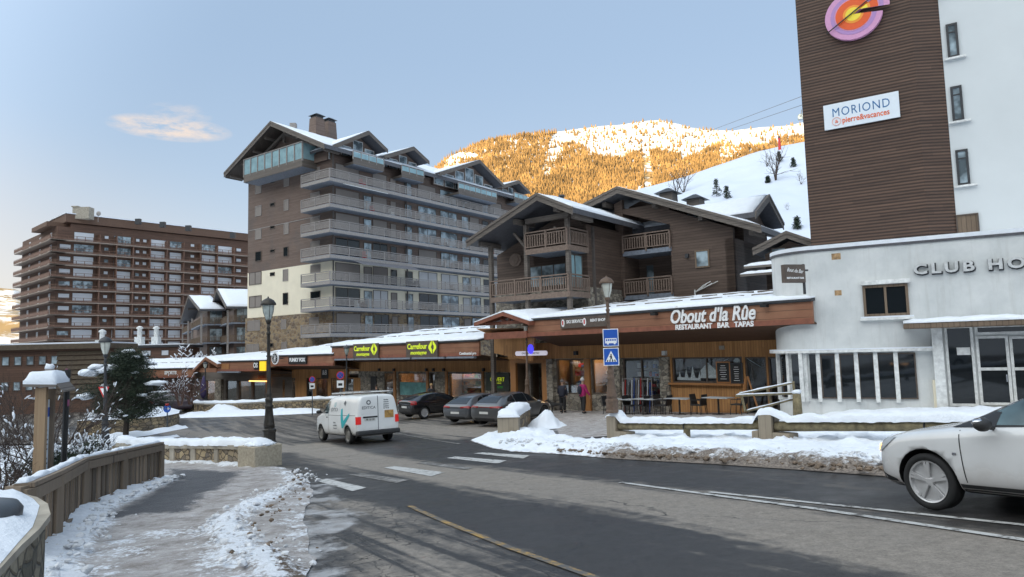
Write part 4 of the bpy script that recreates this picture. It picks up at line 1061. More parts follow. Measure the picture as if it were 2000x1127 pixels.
# posts and balconies
for px, y0, y1 in ((958, 480, 640), (1028, 430, 600), (1110, 412, 600)):
    u = LF.u(px, 560); m = MB(); m.pbox(LF, u-.12, u+.12, -3.4, min(LF.z(px, y0), c[1]-.3), -.24, .0); m.build('post', M['greywood'], chal)
m = MB(); m.pbox(LF, LF.u(1028, 500), .1, LF.z(1112, 412)-.35, LF.z(1112, 412)-.05, -.25, .05)
for px in (1028, 1110): u = LF.u(px, 560); m.beam(LF.pt(u-.9, c[1]-.7, -.1), LF.pt(u-.1, c[1]-1.6, -.1), .14, .14)
m.build('tie_beam', M['greywood'], chal)
for (zsl, uu) in ((LF.z(1080, 482), LF.u(1028, 480)), (LF.z(1080, 572), LF.u(960, 570))):
    m = MB(); m.pbox(LF, uu, .05, zsl-.28, zsl, -2.1, .06); m.pbox(LS, .06, 2.1, zsl-.281, zsl-.001, -.06, .05); bl = m.build('balcony', M['slab'], chal)
    railing(bl, [(LF, uu, .0, .1), (LS, .1, 2.1, .06)], zsl, 1.05, mat=M['chalrail'], posts=1.9, slats=.17)
    m = MB(); m.pbox(LF, uu, .12, zsl-.30, zsl+.02, .061, .12); m.pbox(LS, -.1, 2.1, zsl-.301, zsl+.019, .051, .11); m.build('fascia', M['chalrail'], bl)
for zsl in (zl1, zl2):
    m = MB(); m.pbox(RF, h0-.05, h1+.05, zsl-.28, zsl, -2.0, .08); bl = m.build('balcony', M['slab'], chal)
    railing(bl, [(RF, h0, h1, .14)], zsl, 1.05, mat=M['chalrail'], posts=1.6, slats=.17)
    window(chal, RF, h0+.5, h1-.7, zsl+.05, zsl+2.1, M['glass'] if zsl == zl1 else M['glassblue'], M['brownframe'], -1.99, 2)
window(chal, LF, LF.u(1035, 520, -2.1), LF.u(1106, 520, -2.1), LF.z(1070, 560, -2.1), LF.z(1070, 517, -2.1), M['glassblue'], M['brownframe'], -2.1, 3)
window(chal, LS, .3, 1.9, LF.z(1110, 560), LF.z(1110, 492), M['glassrail'], M['brownframe'], -.3, 2, name='wind_screen')
m = MB(); m.pbox(LS, 2.6, 2.75, -3, c[1]-.5, .003, .15); m.build('drain_pipe', M['drain'], chal)
px_window(chal, RF, 1358, 488, 1386, 523, M['glassblue'], M['deckwood'], fw_=.09)
p = LF.pt(LF.u(1008, 508, -2.1), LF.z(1008, 508, -2.1), -2.09)
m = MB(); 
for k in range(2):
    r0 = (.42, .26)[k]; n = 18
    pts = [(LF.u(1008, 508, -2.1)+math.cos(t*2*math.pi/n)*r0*1.15, LF.z(1008, 508, -2.1)+math.sin(t*2*math.pi/n)*r0) for t in range(n)]
    m.poly(LF, pts, -2.09, -2.0+k*.05)
m.build('wall_medallion', M['chalrail'], chal)
m = MB(); q = RF.hit(1343, 500); m.pbox(RF, q[0]-.1, q[0]+.1, q[1]-.12, q[1]+.12, .004, .16); q = LF.hit(1012, 526, -2.1); m.build('wall_lamp', M['dark'], chal)
m = MB(); u0, z0 = RF.hit(1358, 566, .1)
for k, (dx, dz) in enumerate(((0, 0), (.45, .12), (.9, .3), (.35, .35))): m.tube([RF.pt(u0, z0-.15, .15), RF.pt(u0+.3+dx*.6, z0+dz*.6, .15), RF.pt(u0+.7+dx*.8, z0+.25+dz*.5, .12)], .025, 5)
m.pbox(RF, u0-.05, u0+.02, z0-.9, z0, .1, .16); m.build('hand_light', M['white'], chal)
# cross gable on the right flank and lower annex
ua, za = RS.hit(1497, 381, .8); ur, zr_ = RS.hit(1526, 437, .8)
m = MB(); m.poly(RS, [(2*ua-ur+.5, -3), (ur-.5, -3), (ur-.5, zr_-.4), (ua, za-.5), (2*ua-ur+.5, zr_-.4)], -6, 0); m.build('side_wall', M['woodChal'], chal)
gable_roof(chal, RS, 2*ua-ur, ur, zr_, zr_, ua, za, .9, -7.5, th=.3, snow=.15)
AN = Pl(at(1535, 500, 37), 122); ann = thing('chalet', 'small timber annex with snowy gable squeezed between big chalet and white building', 'chalet', (AN.p.x, AN.p.y, -3))
a = AN.hit(1470, 486, .6); b = AN.hit(1536, 452, .6); c = AN.hit(1600, 474, .6)
m = MB(); m.poly(AN, [(a[0]+.5, -3), (c[0], -3), (c[0], c[1]-.4), (b[0], b[1]-.45), (a[0]+.5, a[1]-.3)], -4, 0); m.build('wall', M['woodChal'], ann)
gable_roof(ann, AN, a[0], c[0], a[1], c[1], b[0], b[1], .6, -5, th=.25, snow=.12)
window(ann, AN, AN.u(1506, 495), AN.u(1536, 495), AN.z(1520, 510), AN.z(1520, 484), M['glassblue'], M['brownframe']); window(ann, AN, AN.u(1545, 495), AN.u(1580, 495), AN.z(1560, 500), AN.z(1560, 480), M['glassblue'], M['brownframe'])
m = MB()
for k in range(2):
    z = AN.z(1490, 522+k*18, .6); q = [AN.pt(AN.u(1455, 530, 1.4), z-.1, 1.6+k*.9), AN.pt(AN.u(1530, 530, 1.4), z-.1, 1.6+k*.9), AN.pt(AN.u(1530, 530, 1.4), z+.18, .01), AN.pt(AN.u(1455, 530, 1.4), z+.18, .01)]
    m.slab(q, (0,0,.12)); snow_slab(ann, [v+Vector((0,0,.12)) for v in q], .12, 'roof_snow', nu=10, nv=3)
m.build('lower_roof', M['greywood'], ann)
for px, py in ((1305, 372), (1358, 384)):
    p = at(px, py, 47); m = MB(); c_ = Vector((p.x, p.y, 0)); e = RF.d; n_ = RF.n
    def ring(w2, z): return [c_+e*sx*w2+n_*sy*w2+Vector((0,0,z)) for sx, sy in ((-1,1),(1,1),(1,-1),(-1,-1))]
    m.hexa(ring(.5, p.z-1.6)+ring(.45, p.z-.25)); ch = m.build('chimney', M['greywood'], chal)
    m = MB(); m.hexa(ring(.75, p.z-.24)+ring(.1, p.z+.15)); m.build('chimney_cap', M['dark'], ch)
p = at(1097, 385, 48); m = MB(); m.lathe([(.16, -1.2), (.16, 0), (.24, .02), (.2, .15)], 10, p); m.build('flue', M['dark'], chal)

# ================================================================ SHOP ARCADE
M['warmwall'] = plain('warm shop interior', (.42,.26,.13), .8, sc=1)
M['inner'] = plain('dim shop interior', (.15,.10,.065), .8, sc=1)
M['lampstrip'] = emis('warm shop lamp', (1, .66, .34), 22)
M['paneglow'] = emis('white glowing pane', (.95, .97, 1), 5)
ITEMC = [plain('goods %s' % n, c, .6, var=.15, sc=5, bump=0) for n, c in dict(red=(.42,.03,.03), white=(.6,.6,.6), blue=(.03,.08,.30), black=(.02,.02,.025), orange=(.5,.18,.03), teal=(.08,.30,.30), green=(.06,.20,.05), grey=(.2,.2,.22), cream=(.45,.38,.25)).items()]
def holes_wall(P, u0, u1, z0, z1, holes, o0, o1):
    m = MB(); cur = u0
    for (a, b, c, d) in sorted(holes):
        if a > cur: m.pbox(P, cur, a, z0, z1, o0, o1)
        if d < z1: m.pbox(P, a, b, d, z1, o0, o1)
        if c > z0: m.pbox(P, a, b, z0, c, o0, o1)
        cur = b
    if cur < u1: m.pbox(P, cur, u1, z0, z1, o0, o1)
    return m
rs = random.Random(21)
def bay(parent, P, u0, u1, z0, z1, kind='warm', mull=1, dense=.8, frame=None, name='display_window', light=True, cols=None, glassm=None):
    f = MB(); w = .07
    f.pbox(P, u0, u1, z1-w, z1, -.2, -.05); f.pbox(P, u0, u1, z0, z0+w, -.2, -.05); f.pbox(P, u0, u0+w, z0+w, z1-w, -.199, -.051); f.pbox(P, u1-w, u1, z0+w, z1-w, -.199, -.051)
    for k in range(1, mull): c = u0+(u1-u0)*k/mull; f.pbox(P, c-w/2, c+w/2, z0+w, z1-w, -.198, -.052)
    fr = f.build(name, frame or M['brownframe'], parent)
    p = MB(); p.pbox(P, u0+w*.6, u1-w*.6, z0+w*.6, z1-w*.6, -.135, -.12); p.build('pane', M['shopglass'], fr)
    i = MB(); d = -3.0; e = .25
    i.pbox(P, u0-e, u1+e, z0-.05, z1+.2, d-.05, d); i.pbox(P, u0-e-.05, u0-e, z0-.05, z1+.2, d, -.35); i.pbox(P, u1+e, u1+e+.05, z0-.05, z1+.2, d, -.35)
    i.pbox(P, u0-e, u1+e, z1+.2, z1+.25, d, -.35); i.pbox(P, u0-e, u1+e, z0-.1, z0-.05, d, -.35)
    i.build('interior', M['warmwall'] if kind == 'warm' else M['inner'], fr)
    s = MB(); items = MB(); zz = z0+.1; n = 0
    for o in (-1.0, -2.2):
        if rs.random() > dense: continue
        z = z0+.35*(1+rs.random()*.4)
        while z < z1-.3:
            s.pbox(P, u0+.1, u1-.1, z-.03, z, o-.35, o)
            u = u0+.15
            while u < u1-.25:
                bw = rs.uniform(.08, .3); bh = rs.uniform(.12, .34)
                if rs.random() < dense: items.mi = rs.choice(cols) if cols else rs.randrange(len(ITEMC)); items.pbox(P, u, u+bw, z+.002, min(z+bh, z1-.1), o-.3, o-.06)
                u += bw+rs.uniform(.02, .12)
            z += rs.uniform(.42, .6)
    if s.v: s.build('shelves', M['brownframe'], fr)
    if items.v: it = items.build('goods', ITEMC, fr); it['kind'] = 'stuff'
    if light:
        l = MB(); l.pbox(P, u0+.3, u1-.3, z1+.12, z1+.17, -1.0, -.85); l.build('lamp_strip', M['lampstrip'] if kind == 'warm' else M['lampstrip'], fr)
    return fr
def roof_guards(parent, q, rows, name='snow_guard'):
    a, b, c, d = [Vector(v) for v in q]; m = MB()
    for t in rows:
        p0 = a.lerp(d, t)+Vector((0,0,.17)); p1 = b.lerp(c, t)+Vector((0,0,.17)); s = 0.03
        while s < .97:
            e = min(.97, s+rs.uniform(.05, .16)); m.tube([p0.lerp(p1, s), p0.lerp(p1, e)], .055, 6); s = e+rs.uniform(.01, .05)
    return m.build(name, M['dark'] if False else M['greywood'], parent)
def arcade(parent, P, u0, u1, zb, zt, rise, depth, zwall, wall_off=-2.5, guards=(.3, .68), cut=None):
    m = MB(); m.pbox(P, u0, u1, zb, zt, -.12, 0); fa = m.build('fascia', M['facia'], parent)
    m = MB(); m.pbox(P, u0, u1, zb-.002, zb+.2, .001, .05); m.build('lower_beam', M['redbeam'], fa)
    m = MB(); m.pbox(P, u0-.05, u1+.05, zt+.002, zt+.09, -.2, .1); m.build('roof_edge', M['dark'], fa)
    q = [P.pt(u0, zt+.09, .08), P.pt(u1, zt+.09, .08), P.pt(u1, zt+rise, -depth), P.pt(u0, zt+rise, -depth)]
    if cut: q[2] = P.pt(u1-cut, zt+rise, -depth)
    m = MB(); m.slab([v-Vector((0,0,.12)) for v in q], (0,0,.115)); r = m.build('roof', M['dark'], parent)
    snow_slab(r, [v+Vector((0,0,.0)) for v in q], .17, 'roof_snow', nu=int((u1-u0)*3), nv=12, lump=.05, seed=u0)
    roof_guards(r, q, guards)
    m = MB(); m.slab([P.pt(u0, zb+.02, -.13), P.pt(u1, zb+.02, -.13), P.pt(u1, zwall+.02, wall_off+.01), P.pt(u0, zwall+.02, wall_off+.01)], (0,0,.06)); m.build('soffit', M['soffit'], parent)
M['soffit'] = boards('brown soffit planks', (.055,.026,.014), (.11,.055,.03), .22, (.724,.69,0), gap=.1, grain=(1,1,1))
# ---- restaurant and ski shop wing
PF = Pl(at(1588, 611, 26.6), 136.4); PW = Pl(PF.pt(0, 0, -2.5), 136.4)
res = thing('restaurant_building', 'single-storey wooden restaurant and ski shop with snowy roof, red-brown fascia and small left gable', 'building', (PF.pt(-9, 0).x, PF.pt(-9, 0).y, -3.2))
zb, zt = PF.z(1588, 632), PF.z(1588, 587)
uL = PF.u(1031, 640); zwl = PW.z(1500, 665); zband = PW.z(1500, 695)
arcade(res, PF, uL, -.02, zb, zt, 1.05, 7.5, zwl)
pw = lambda px, y=740: PW.u(px, y)
pz = lambda y, px=1400: PW.z(px, y)
gz0 = lambda u: gz(PW.pt(u, 0).x, PW.pt(u, 0).y)
uWr = pw(1528); uWl = pw(1004)
m = MB(); m.pbox(PW, uWl-.5, uWr+.3, zband, zwl+.25, -.25, 0); m.build('plank_band', M['orangewood'], res)
# gable at the left end of the fascia
g0 = PF.hit(928, 630, .3); g1 = PF.hit(984, 609, .3); g2 = PF.hit(1036, 627, .3)
m = MB(); zl = min(g0[1], g2[1])
for (p, q_) in ((g0, g1), (g1, g2)):
    Q = [PF.pt(p[0], p[1], .4), PF.pt(q_[0], q_[1], .4), PF.pt(q_[0], q_[1]+.4, -6), PF.pt(p[0], p[1]+.4, -6)]; m.slab([v-Vector((0,0,.22)) for v in Q], (0,0,.2))
gr = m.build('gable_roof', M['redbeam'], res)
snow_slab(gr, [PF.pt(g0[0], g0[1], .38), PF.pt(g1[0], g1[1], .38), PF.pt(g1[0], g1[1]+.4, -6), PF.pt(g0[0], g0[1]+.4, -6)], .16, 'roof_snow', nu=10, nv=12)
snow_slab(gr, [PF.pt(g1[0], g1[1], .38), PF.pt(g2[0], g2[1], .38), PF.pt(g2[0], g2[1]+.4, -6), PF.pt(g1[0], g1[1]+.4, -6)], .16, 'roof_snow', nu=10, nv=12)
m = MB(); zt_b = zb+.22
m.pbox(PF, PF.u(948, 650), uL, zb-.05, zb+.32, -.15, .12); u0_ = PF.u(948, 650)
m.pbox(PF, u0_+.1, uL-.05, zb+.75, zb+.93, -.1, .06)
cx_ = g1[0]
for dx in (-.9, -.4, .1, .6): m.beam(PF.pt(cx_+.1, zb+.8, 0), PF.pt(cx_+dx*1.5, zt+.35-abs(dx)*.4, 0), .12, .1, PF.n)
m.build('truss', M['redbeam'], res)
m = MB(); m.poly(PF, [(u0_+.2, zb+.93), (uL-.2, zb+.93), (g1[0], g1[1]-.32)], -.3, -.2); m.build('gable_infill', M['white'], res)
m = MB(); Pv = Pl(PF.pt(u0_, 0, -.05), 50); 
m.slab([PF.pt(u0_-.9, zb+.6, -.1), PF.pt(u0_+.1, zb+.3, .0), PF.pt(u0_+1.2, zb+.3, -3.2), PF.pt(u0_-.2, zb+.6, -3.2)], (0,0,.03))
m.poly(PF, [(PF.u(930, 660), zb-.85), (PF.u(1004, 690), zb-1.35), (PF.u(1010, 680), zb-.0), (u0_, zb-.0), (PF.u(930, 640), zb+.55)], -1.5, -1.4)
m.build('plank_cheek', M['orangewood'], res)
# glazed fronts
holes = []
def H(x0, y0, x1, y1):
    u0, u1 = pw(x0, (y0+y1)/2), pw(x1, (y0+y1)/2); cx = (x0+x1)/2; return (u0, u1, PW.z(cx, y1), min(PW.z(cx, y0), zband-.02))
hb1, hb2 = H(1313, 697, 1450, 748), H(1457, 697, 1499, 812); hb3 = H(1502, 697, 1526, 812)
hs1, hs2, hs3 = H(1086, 697, 1143, 770), H(1155, 697, 1201, 770), H(1217, 697, 1290, 795)
zg_ = -4.2
for (a, b, hh, mt, nm) in ((pw(1310), uWr+.3, [hb1, hb2, hb3], M['orangewood'], 'plank_wall'), (pw(1084), pw(1310)-.002, [hs1, hs2, hs3], M['stoneS'], 'stone_wall')):
    holes_wall(PW, a, b, zg_, zband-.002, hh, -.25, -.001 if nm == 'plank_wall' else -.02).build(nm, mt, res)
m = MB(); m.pbox(PW, pw(1292), pw(1310)-.01, zg_, zband+.02, -.1, .16); m.build('stone_pillar', M['stoneS'], res)
m = MB(); m.pbox(PW, pw(1203), pw(1214), zg_, zband-.01, -.1, .14); m.build('stone_pillar', M['stoneS'], res)
m = MB(); m.pbox(PW, pw(1072), pw(1084), zg_, zband-.01, -.1, .2); m.build('stone_pillar', M['stoneS'], res)
M['brightpost'] = boards('varnished timber', (.27,.115,.035), (.42,.19,.065), .5, (1,0,0), gap=.01, grain=(3,3,.3), rough=.5)
for x0, x1 in ((1144, 1154), (1061, 1071), (1000, 1010)):
    m = MB(); m.pbox(PW, pw(x0), pw(x1), zg_, zband-.02, -.05, .12); m.build('timber_post', M['brightpost'], res)
m = MB(); m.pbox(PW, pw(1004), pw(1066), PW.z(1035, 709), zband-.01, -.05, .14); m.build('lintel', M['brightpost'], res)
bay(res, PW, *hb1, kind='dim', mull=2, dense=.35, cols=[1, 5, 7, 3], light=False); bay(res, PW, *hb2, kind='dim', dense=0, name='door', light=False); bay(res, PW, *hb3, kind='dim', dense=.2, light=False)
bay(res, PW, *hs1, dense=.95, cols=[0, 0, 1, 3, 2, 7, 0]); bay(res, PW, *hs2, dense=.95, kind='dim', cols=[3, 3, 2, 7, 1]); bay(res, PW, *hs3, kind='dim', dense=.6, cols=[1, 0, 2, 3, 7], light=False, mull=2)
# window painting of a snowy village (bar window)
m = MB(); P = PW; u0, u1, z0, z1 = hb1
def tri(u, z, w, h, o=-.112): m.poly(P, [(u-w/2, z), (u+w/2, z), (u, z+h)], o, o+.004)
for k in range(9): tri(u0+.35+k*.36, z0+.22, .16+.05*(k % 3), .3+.25*((k*7) % 3)/2)
m.poly(P, [(u0+.2, z0+.12), (u1*.4+u0*.6, z0+.1), (u1*.4+u0*.6, z0+.22), (u0+.2, z0+.25)], -.112, -.108)
m.poly(P, [(u0+1.5, z0+.22), (u0+2.3, z0+.22), (u0+2.3, z0+.6), (u0+1.9, z0+.95), (u0+1.5, z0+.6)], -.113, -.109)
for a_, b_ in (((u0+2.7, z0+1.0), (u0+3.5, z0+1.35)), ((u0+3.5, z0+1.35), (u0+4.5, z0+.75))): m.beam(P.pt(a_[0], a_[1], -.11), P.pt(b_[0], b_[1], -.11), .01, .05, P.n)
M['winart'] = plain('white window paint', (.42,.48,.50), .8, var=.4, sc=20); m.build('window_painting', M['winart'], res)
for (u, z, w, h, c) in ((PW.u(1414, 733), PW.z(1414, 749), .72, 1.0, 'deckwood'), (PW.u(1440, 735), PW.z(1440, 750), .62, .95, 'dark')):
    m = MB(); m.pbox(PW, u-w/2, u+w/2, z+.02, z+h, .01, .05); b = m.build('menu_board', M['brightpost'] if c == 'deckwood' else M['dark'], res)
    m = MB(); m.pbox(PW, u-w/2+.06, u+w/2-.06, z+.08, z+h-.06, .052, .056); s_ = m.build('slate_face', M['black'], b)
    m = MB()
    for k in range(7): ww = w*.5*rs.uniform(.5, 1); m.pbox(PW, u-ww/2, u+ww/2, z+h-.2-k*.1, z+h-.18-k*.1, .058, .06)
    m.build('chalk_writing', M['signwhite'], b)
m = MB(); m.pbox(PW, pw(1310), pw(1452), PW.z(1380, 752), PW.z(1380, 748), .002, .22); m.build('window_sill', M['brightpost'], res)
m = MB(); m.lathe([(.02, -.02), (.16, -.02), (.16, .02), (.02, .02)], 20, (0, 0, 0), 'y'); c_ = PW.pt(PW.u(1437, 703), PW.z(1437, 706), -.1)
m.v = [tuple(PW.pt(0, 0)*0+c_+PW.d*v[0]+PW.n*v[1]+Vector((0,0,v[2]))) for v in m.v]; m.build('window_clock', M['winart'], res)
for px, py in ((1127, 690), (1300, 690)):
    m = MB(); u, z = PW.hit(px, py); m.pbox(PW, u-.1, u+.1, z-.1, z+.12, .004, .2); m.build('wall_lamp', M['dark'] if px < 1200 else M['white'], res)
m = MB(); u, z = PW.hit(1411, 679); m.pbox(PW, u-.12, u+.12, z-.09, z+.09, .004, .1); m.build('alarm_box', M['concrete'], res)
# dark passage behind the entrance
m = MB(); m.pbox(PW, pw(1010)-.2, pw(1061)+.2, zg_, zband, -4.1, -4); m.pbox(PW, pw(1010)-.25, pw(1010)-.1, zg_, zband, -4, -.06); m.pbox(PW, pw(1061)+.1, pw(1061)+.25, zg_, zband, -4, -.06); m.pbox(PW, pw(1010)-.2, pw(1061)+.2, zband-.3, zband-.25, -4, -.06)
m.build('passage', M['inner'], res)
m = MB(); m.pbox(PW, pw(1025), pw(1056), zg_, PW.z(1040, 720), -3.9, -3.85); m.build('passage_door', M['orangewood'], res)
# lettering
u, z = PF.hit(1391, 619)
m = MB(); s0 = PF.u(1310, 620); s1 = PF.u(1475, 612)
put_text(m, PF, (s0+s1)/2, PF.z(1391, 618)+.05, .06, "Ôbout d'la Rûe", .85, fit=s1-s0, ext=.03, shear=.25, bold=.018)
m.build('sign_lettering', M['signwhite'], res)
m = MB(); put_text(m, PF, (s0+s1)/2+.1, zb+.10, .06, "RESTAURANT   BAR   TAPAS", .3, fit=(s1-s0)*.92, ext=.02, bold=.012); m.build('small_lettering', M['signwhite'], res)
m = MB(); a, b = PF.u(1097, 630), PF.u(1187, 630); zc = PF.z(1140, 629); m.pbox(PF, a, b, zc-.27, zc+.27, .004, .1); sg = m.build('shop_sign', M['brownframe'], res)
m = MB(); put_text(m, PF, a+(b-a)*.33, zc+.05, .102, "SKI SERVICE", .22, ext=.005, bold=.006); put_text(m, PF, a+(b-a)*.82, zc+.05, .102, "RENT SHOP", .18, ext=.005, bold=.006); m.build('lettering', M['signwhite'], sg)
m = MB()
for t in (.06, .54):
    uu = a+(b-a)*t; n = 14
    m.poly(PF, [(uu+.11*math.cos(k*2*math.pi/n), zc+.2*math.sin(k*2*math.pi/n)) for k in range(n)], .101, .108)
e_ = m.build('emblem', M['signwhite'], sg)
m = MB()
for t in (.06, .54): uu = a+(b-a)*t; m.pbox(PF, uu-.05, uu+.03, zc-.1, zc+.12, .109, .114)
m.build('emblem_mark', M['red'], sg)
for px, py in ((1283, 614), (1498, 598)):
    u, z = PF.hit(px, py); m = MB(); m.pbox(PF, u-.13, u+.13, z-.05, z+.07, .1, .35); m.pbox(PF, u-.02, u+.02, z+.07, z+.12, .004, .3); m.build('spotlight', M['black'], res)
# lit oval sign in the passage with blue disc
M['signlit'] = emis('lit white sign', (.9, .85, 1), .22, (.45,.45,.5)); M['blueglow'] = emis('blue neon disc', (.06, .05, 1), .8)
a, b = PW.u(1009, 690, 1.2), PW.u(1064, 688, 1.2); zc = PW.z(1037, 690, 1.2)
m = MB(); n = 8; pts = [(b+.12*math.sin(math.pi*k/n), zc+.13*math.cos(math.pi*k/n)) for k in range(n+1)]+[(a-.12*math.sin(math.pi*k/n), zc-.13*math.cos(math.pi*k/n)) for k in range(n+1)]
m.poly(PW, pts[::-1], 1.1, 1.2); sg = m.build('lit_sign', M['signlit'], res)
m = MB(); put_text(m, PW, (a+b)/2, zc, 1.202, "GALERIE MORIOND", .16, ext=.004); m.build('lettering', M['dark'], sg)
m = MB(); cc = PW.hit(1037, 682, 1.2); n = 20; m.poly(PW, [(cc[0]+.22*math.cos(-k*2*math.pi/n), cc[1]+.27*math.sin(-k*2*math.pi/n)) for k in range(n)], 1.21, 1.25); m.build('neon_disc', M['blueglow'], sg)

# ---- supermarket wing
PG = Pl(at(932, 680, 43), 136.4); PGW = Pl(PG.pt(0, 0, -2.5), 136.4)
sto = thing('supermarket_building', 'single-storey wooden supermarket wing with yellow-green lettering on dark signs and snowy roof', 'building', (PG.pt(-8, 0).x, PG.pt(-8, 0).y, -3.6))
zb, zt = PG.z(932, 695), PG.z(932, 666); uL = PG.u(648, 690)
uR2 = PG.u(936, 690); gw = lambda px, y=745: PGW.u(px, y); zwl = PGW.z(860, 706); zband = PGW.z(860, 726)
arcade(sto, PG, uL, uR2, zb, zt, 1.35, 9, zwl, guards=(.35, .72))
m = MB(); m.pbox(PGW, gw(640), gw(1000), zband, zwl+.25, -.25, 0); m.build('plank_band', M['orangewood'], sto)
def HG(x0, y0, x1, y1): cx = (x0+x1)/2; return (gw(x0), gw(x1), PGW.z(cx, y1), min(PGW.z(cx, y0), zband-.02))
ha, hb, hc, hd = HG(777, 728, 833, 775), HG(876, 728, 942, 782), HG(750, 728, 768, 795), HG(839, 728, 849, 795)
holes_wall(PGW, gw(700), gw(1000), -4.6, zband-.002, [ha, hb, hc, hd], -.25, -.001).build('stone_wall', M['stoneS'], sto)
bay(sto, PGW, *ha, cols=[4, 0, 8, 4, 3, 7]); bay(sto, PGW, *hb, dense=.95, cols=[4, 8, 6, 0, 3, 8]); bay(sto, PGW, *hc, kind='dim', name='door', dense=.4); bay(sto, PGW, *hd, kind='dim', name='door', dense=.0)
m = MB(); m.pbox(PGW, ha[0]+.1, ha[1]-.1, ha[2]+.1, ha[2]+(ha[3]-ha[2])*.6, -.118, -.112); m.build('window_banner', plain('teal banner', (.12,.30,.30), .6, var=.5, sc=1.5), sto)
for x in (772, 836, 873, 944):
    m = MB(); m.pbox(PGW, gw(x-2), gw(x+2), -4.6, zband, -.1, .1); m.build('timber_post', M['brightpost'], sto)
m = MB(); a, b = gw(951, 745), gw(996, 745); z0, z1 = PGW.z(973, 763), PGW.z(973, 728); m.pbox(PGW, a, b, z0, z1, .004, .08); sg = m.build('opening_hours_board', plain('dark green board', (.035,.045,.035), .5), sto)
M['lime'] = emis('yellow green lettering', (.52, .62, .02), .35, (.45,.55,.03)); M['green'] = plain('green lettering', (.06,.42,.06), .5)
m = MB(); put_text(m, PGW, (a+b)/2, z0+(z1-z0)*.62, .082, "OUVERT", .36, ext=.004); put_text(m, PGW, (a+b)/2, z0+(z1-z0)*.42, .082, "7J/7 EN SAISON", .11, ext=.004); m.build('lettering', M['lime'], sg)
m = MB(); put_text(m, PGW, (a+b)/2, z0+(z1-z0)*.2, .082, "8H30 A 20H", .2, ext=.004, bold=.008); m.build('hours_lettering', M['green'], sg)
m = MB(); m.pbox(PGW, gw(725), gw(736), PGW.z(730, 775), PGW.z(730, 735), .004, .06); m.build('menu_board', M['black'], sto)
for x0, x1, y in ((693, 742, 692), (797, 858, 684)):
    a, b = PG.u(x0, y), PG.u(x1, y); cx = (x0+x1)/2; z0, z1 = zb-.02, zt+.16
    m = MB(); m.pbox(PG, a, b, z0, z1, .06, .16); sg = m.build('shop_sign', M['brownframe'], sto)
    m = MB(); w = b-a; put_text(m, PG, a+w*.36, z0+(z1-z0)*.66, .162, "Carrefour", .5, ext=.01, bold=.012, fit=w*.64); put_text(m, PG, a+w*.40, z0+(z1-z0)*.28, .162, "montagne", .36, ext=.01, bold=.006, fit=w*.52, shear=.2)
    m.build('lettering', M['lime'], sg)
    m = MB(); c = a+w*.85; zc = z0+(z1-z0)*.6; h = (z1-z0)*.40
    m.poly(PG, [(c-.06, zc-h), (c-.06, zc-h*.35), (c-.17, zc), (c-.06, zc+h*.35), (c-.06, zc+h), (c-.42, zc+.08), (c-.42, zc-.08)][::-1], .162, .18)
    m.poly(PG, [(c+.06, zc-h), (c+.42, zc-.08), (c+.42, zc+.08), (c+.06, zc+h), (c+.06, zc+h*.4), (c+.17, zc+.1), (c+.17, zc-.1), (c+.06, zc-h*.4)][::-1], .162, .18)
    m.build('emblem', M['lime'], sg)
m = MB(); put_text(m, PG, PG.u(915, 692), zb+.16, .07, "Continental pro", .24, ext=.01, bold=.008, fit=PG.u(931, 690)-PG.u(898, 690)); m.build('small_lettering', M['signwhite'], sto)
for x0, x1 in ((657, 695), (697, 745), (748, 805), (808, 870), (876, 930)):
    m = MB(); m.pbox(PG, PG.u(x0, 700), PG.u(x1, 700), zb-.14, zb-.02, -.05, .18); m.build('awning_cassette', M['concrete'] if False else M['slab'], sto)
for px in (742, 771, 834, 848, 868, 946):
    u, z = PGW.hit(px, 722); m = MB(); m.pbox(PGW, u-.08, u+.08, z-.1, z+.1, .004, .16); m.build('wall_lamp', M['dark'], sto)

# ---- bar row, two fascia heights
PH = Pl(PG.pt(PG.u(652, 700), 0, 0), 130); PHW = Pl(PH.pt(0, 0, -2.5), 130)
bars_ = thing('bar_building', 'row of small bars in a wooden arcade with round white sign and black name board', 'building', (PH.pt(-6, 0).x, PH.pt(-6, 0).y, -4))
zb, zt = PH.z(650, 714), PH.z(650, 693); uL = PH.u(522, 705); hw = lambda px, y=750: PHW.u(px, y); zwl = PHW.z(600, 722); zband = PHW.z(600, 737)
arcade(bars_, PH, uL, .0, zb, zt, 1.3, 9, zwl, guards=(.5,))
m = MB(); m.pbox(PHW, hw(520), hw(650)+2, zband, zwl+.25, -.25, 0); m.build('plank_band', M['orangewood'], bars_)
hh = [(hw(a), hw(b), PHW.z(600, y1), min(PHW.z(600, 738), zband-.02)) for a, b, y1 in ((528, 552, 800), (556, 577, 800), (598, 610, 790), (617, 640, 775), (646, 670, 775), (675, 690, 790))]
holes_wall(PHW, hw(520), hw(650)+6, -4.9, zband-.002, hh, -.25, -.001).build('plank_wall', M['orangewood'], bars_)
for k, h in enumerate(hh): bay(bars_, PHW, *h, kind='dim', dense=.5 if k != 1 else .2, name='door' if k in (0, 1, 2) else 'display_window', light=k in (1, 3, 4))
m = MB(); m.pbox(PHW, hh[1][0]+.2, hh[1][1]-.2, hh[1][2]+.3, hh[1][3]-.4, -2.9, -2.8); m.build('bright_back_window', M['paneglow'], bars_)  # back window pane given its own white glow, not a lamp
m = MB(); a, b = PH.u(566, 703), PH.u(601, 702); zc = PH.z(583, 703); m.pbox(PH, a, b, zc-.33, zc+.33, .055, .14); sg = m.build('shop_sign', M['black'], bars_)
m = MB(); put_text(m, PH, (a+b)/2, zc, .142, "FUNKY FOX", .42, ext=.01, bold=.02, fit=(b-a)*.88); m.build('lettering', M['signwhite'], sg)
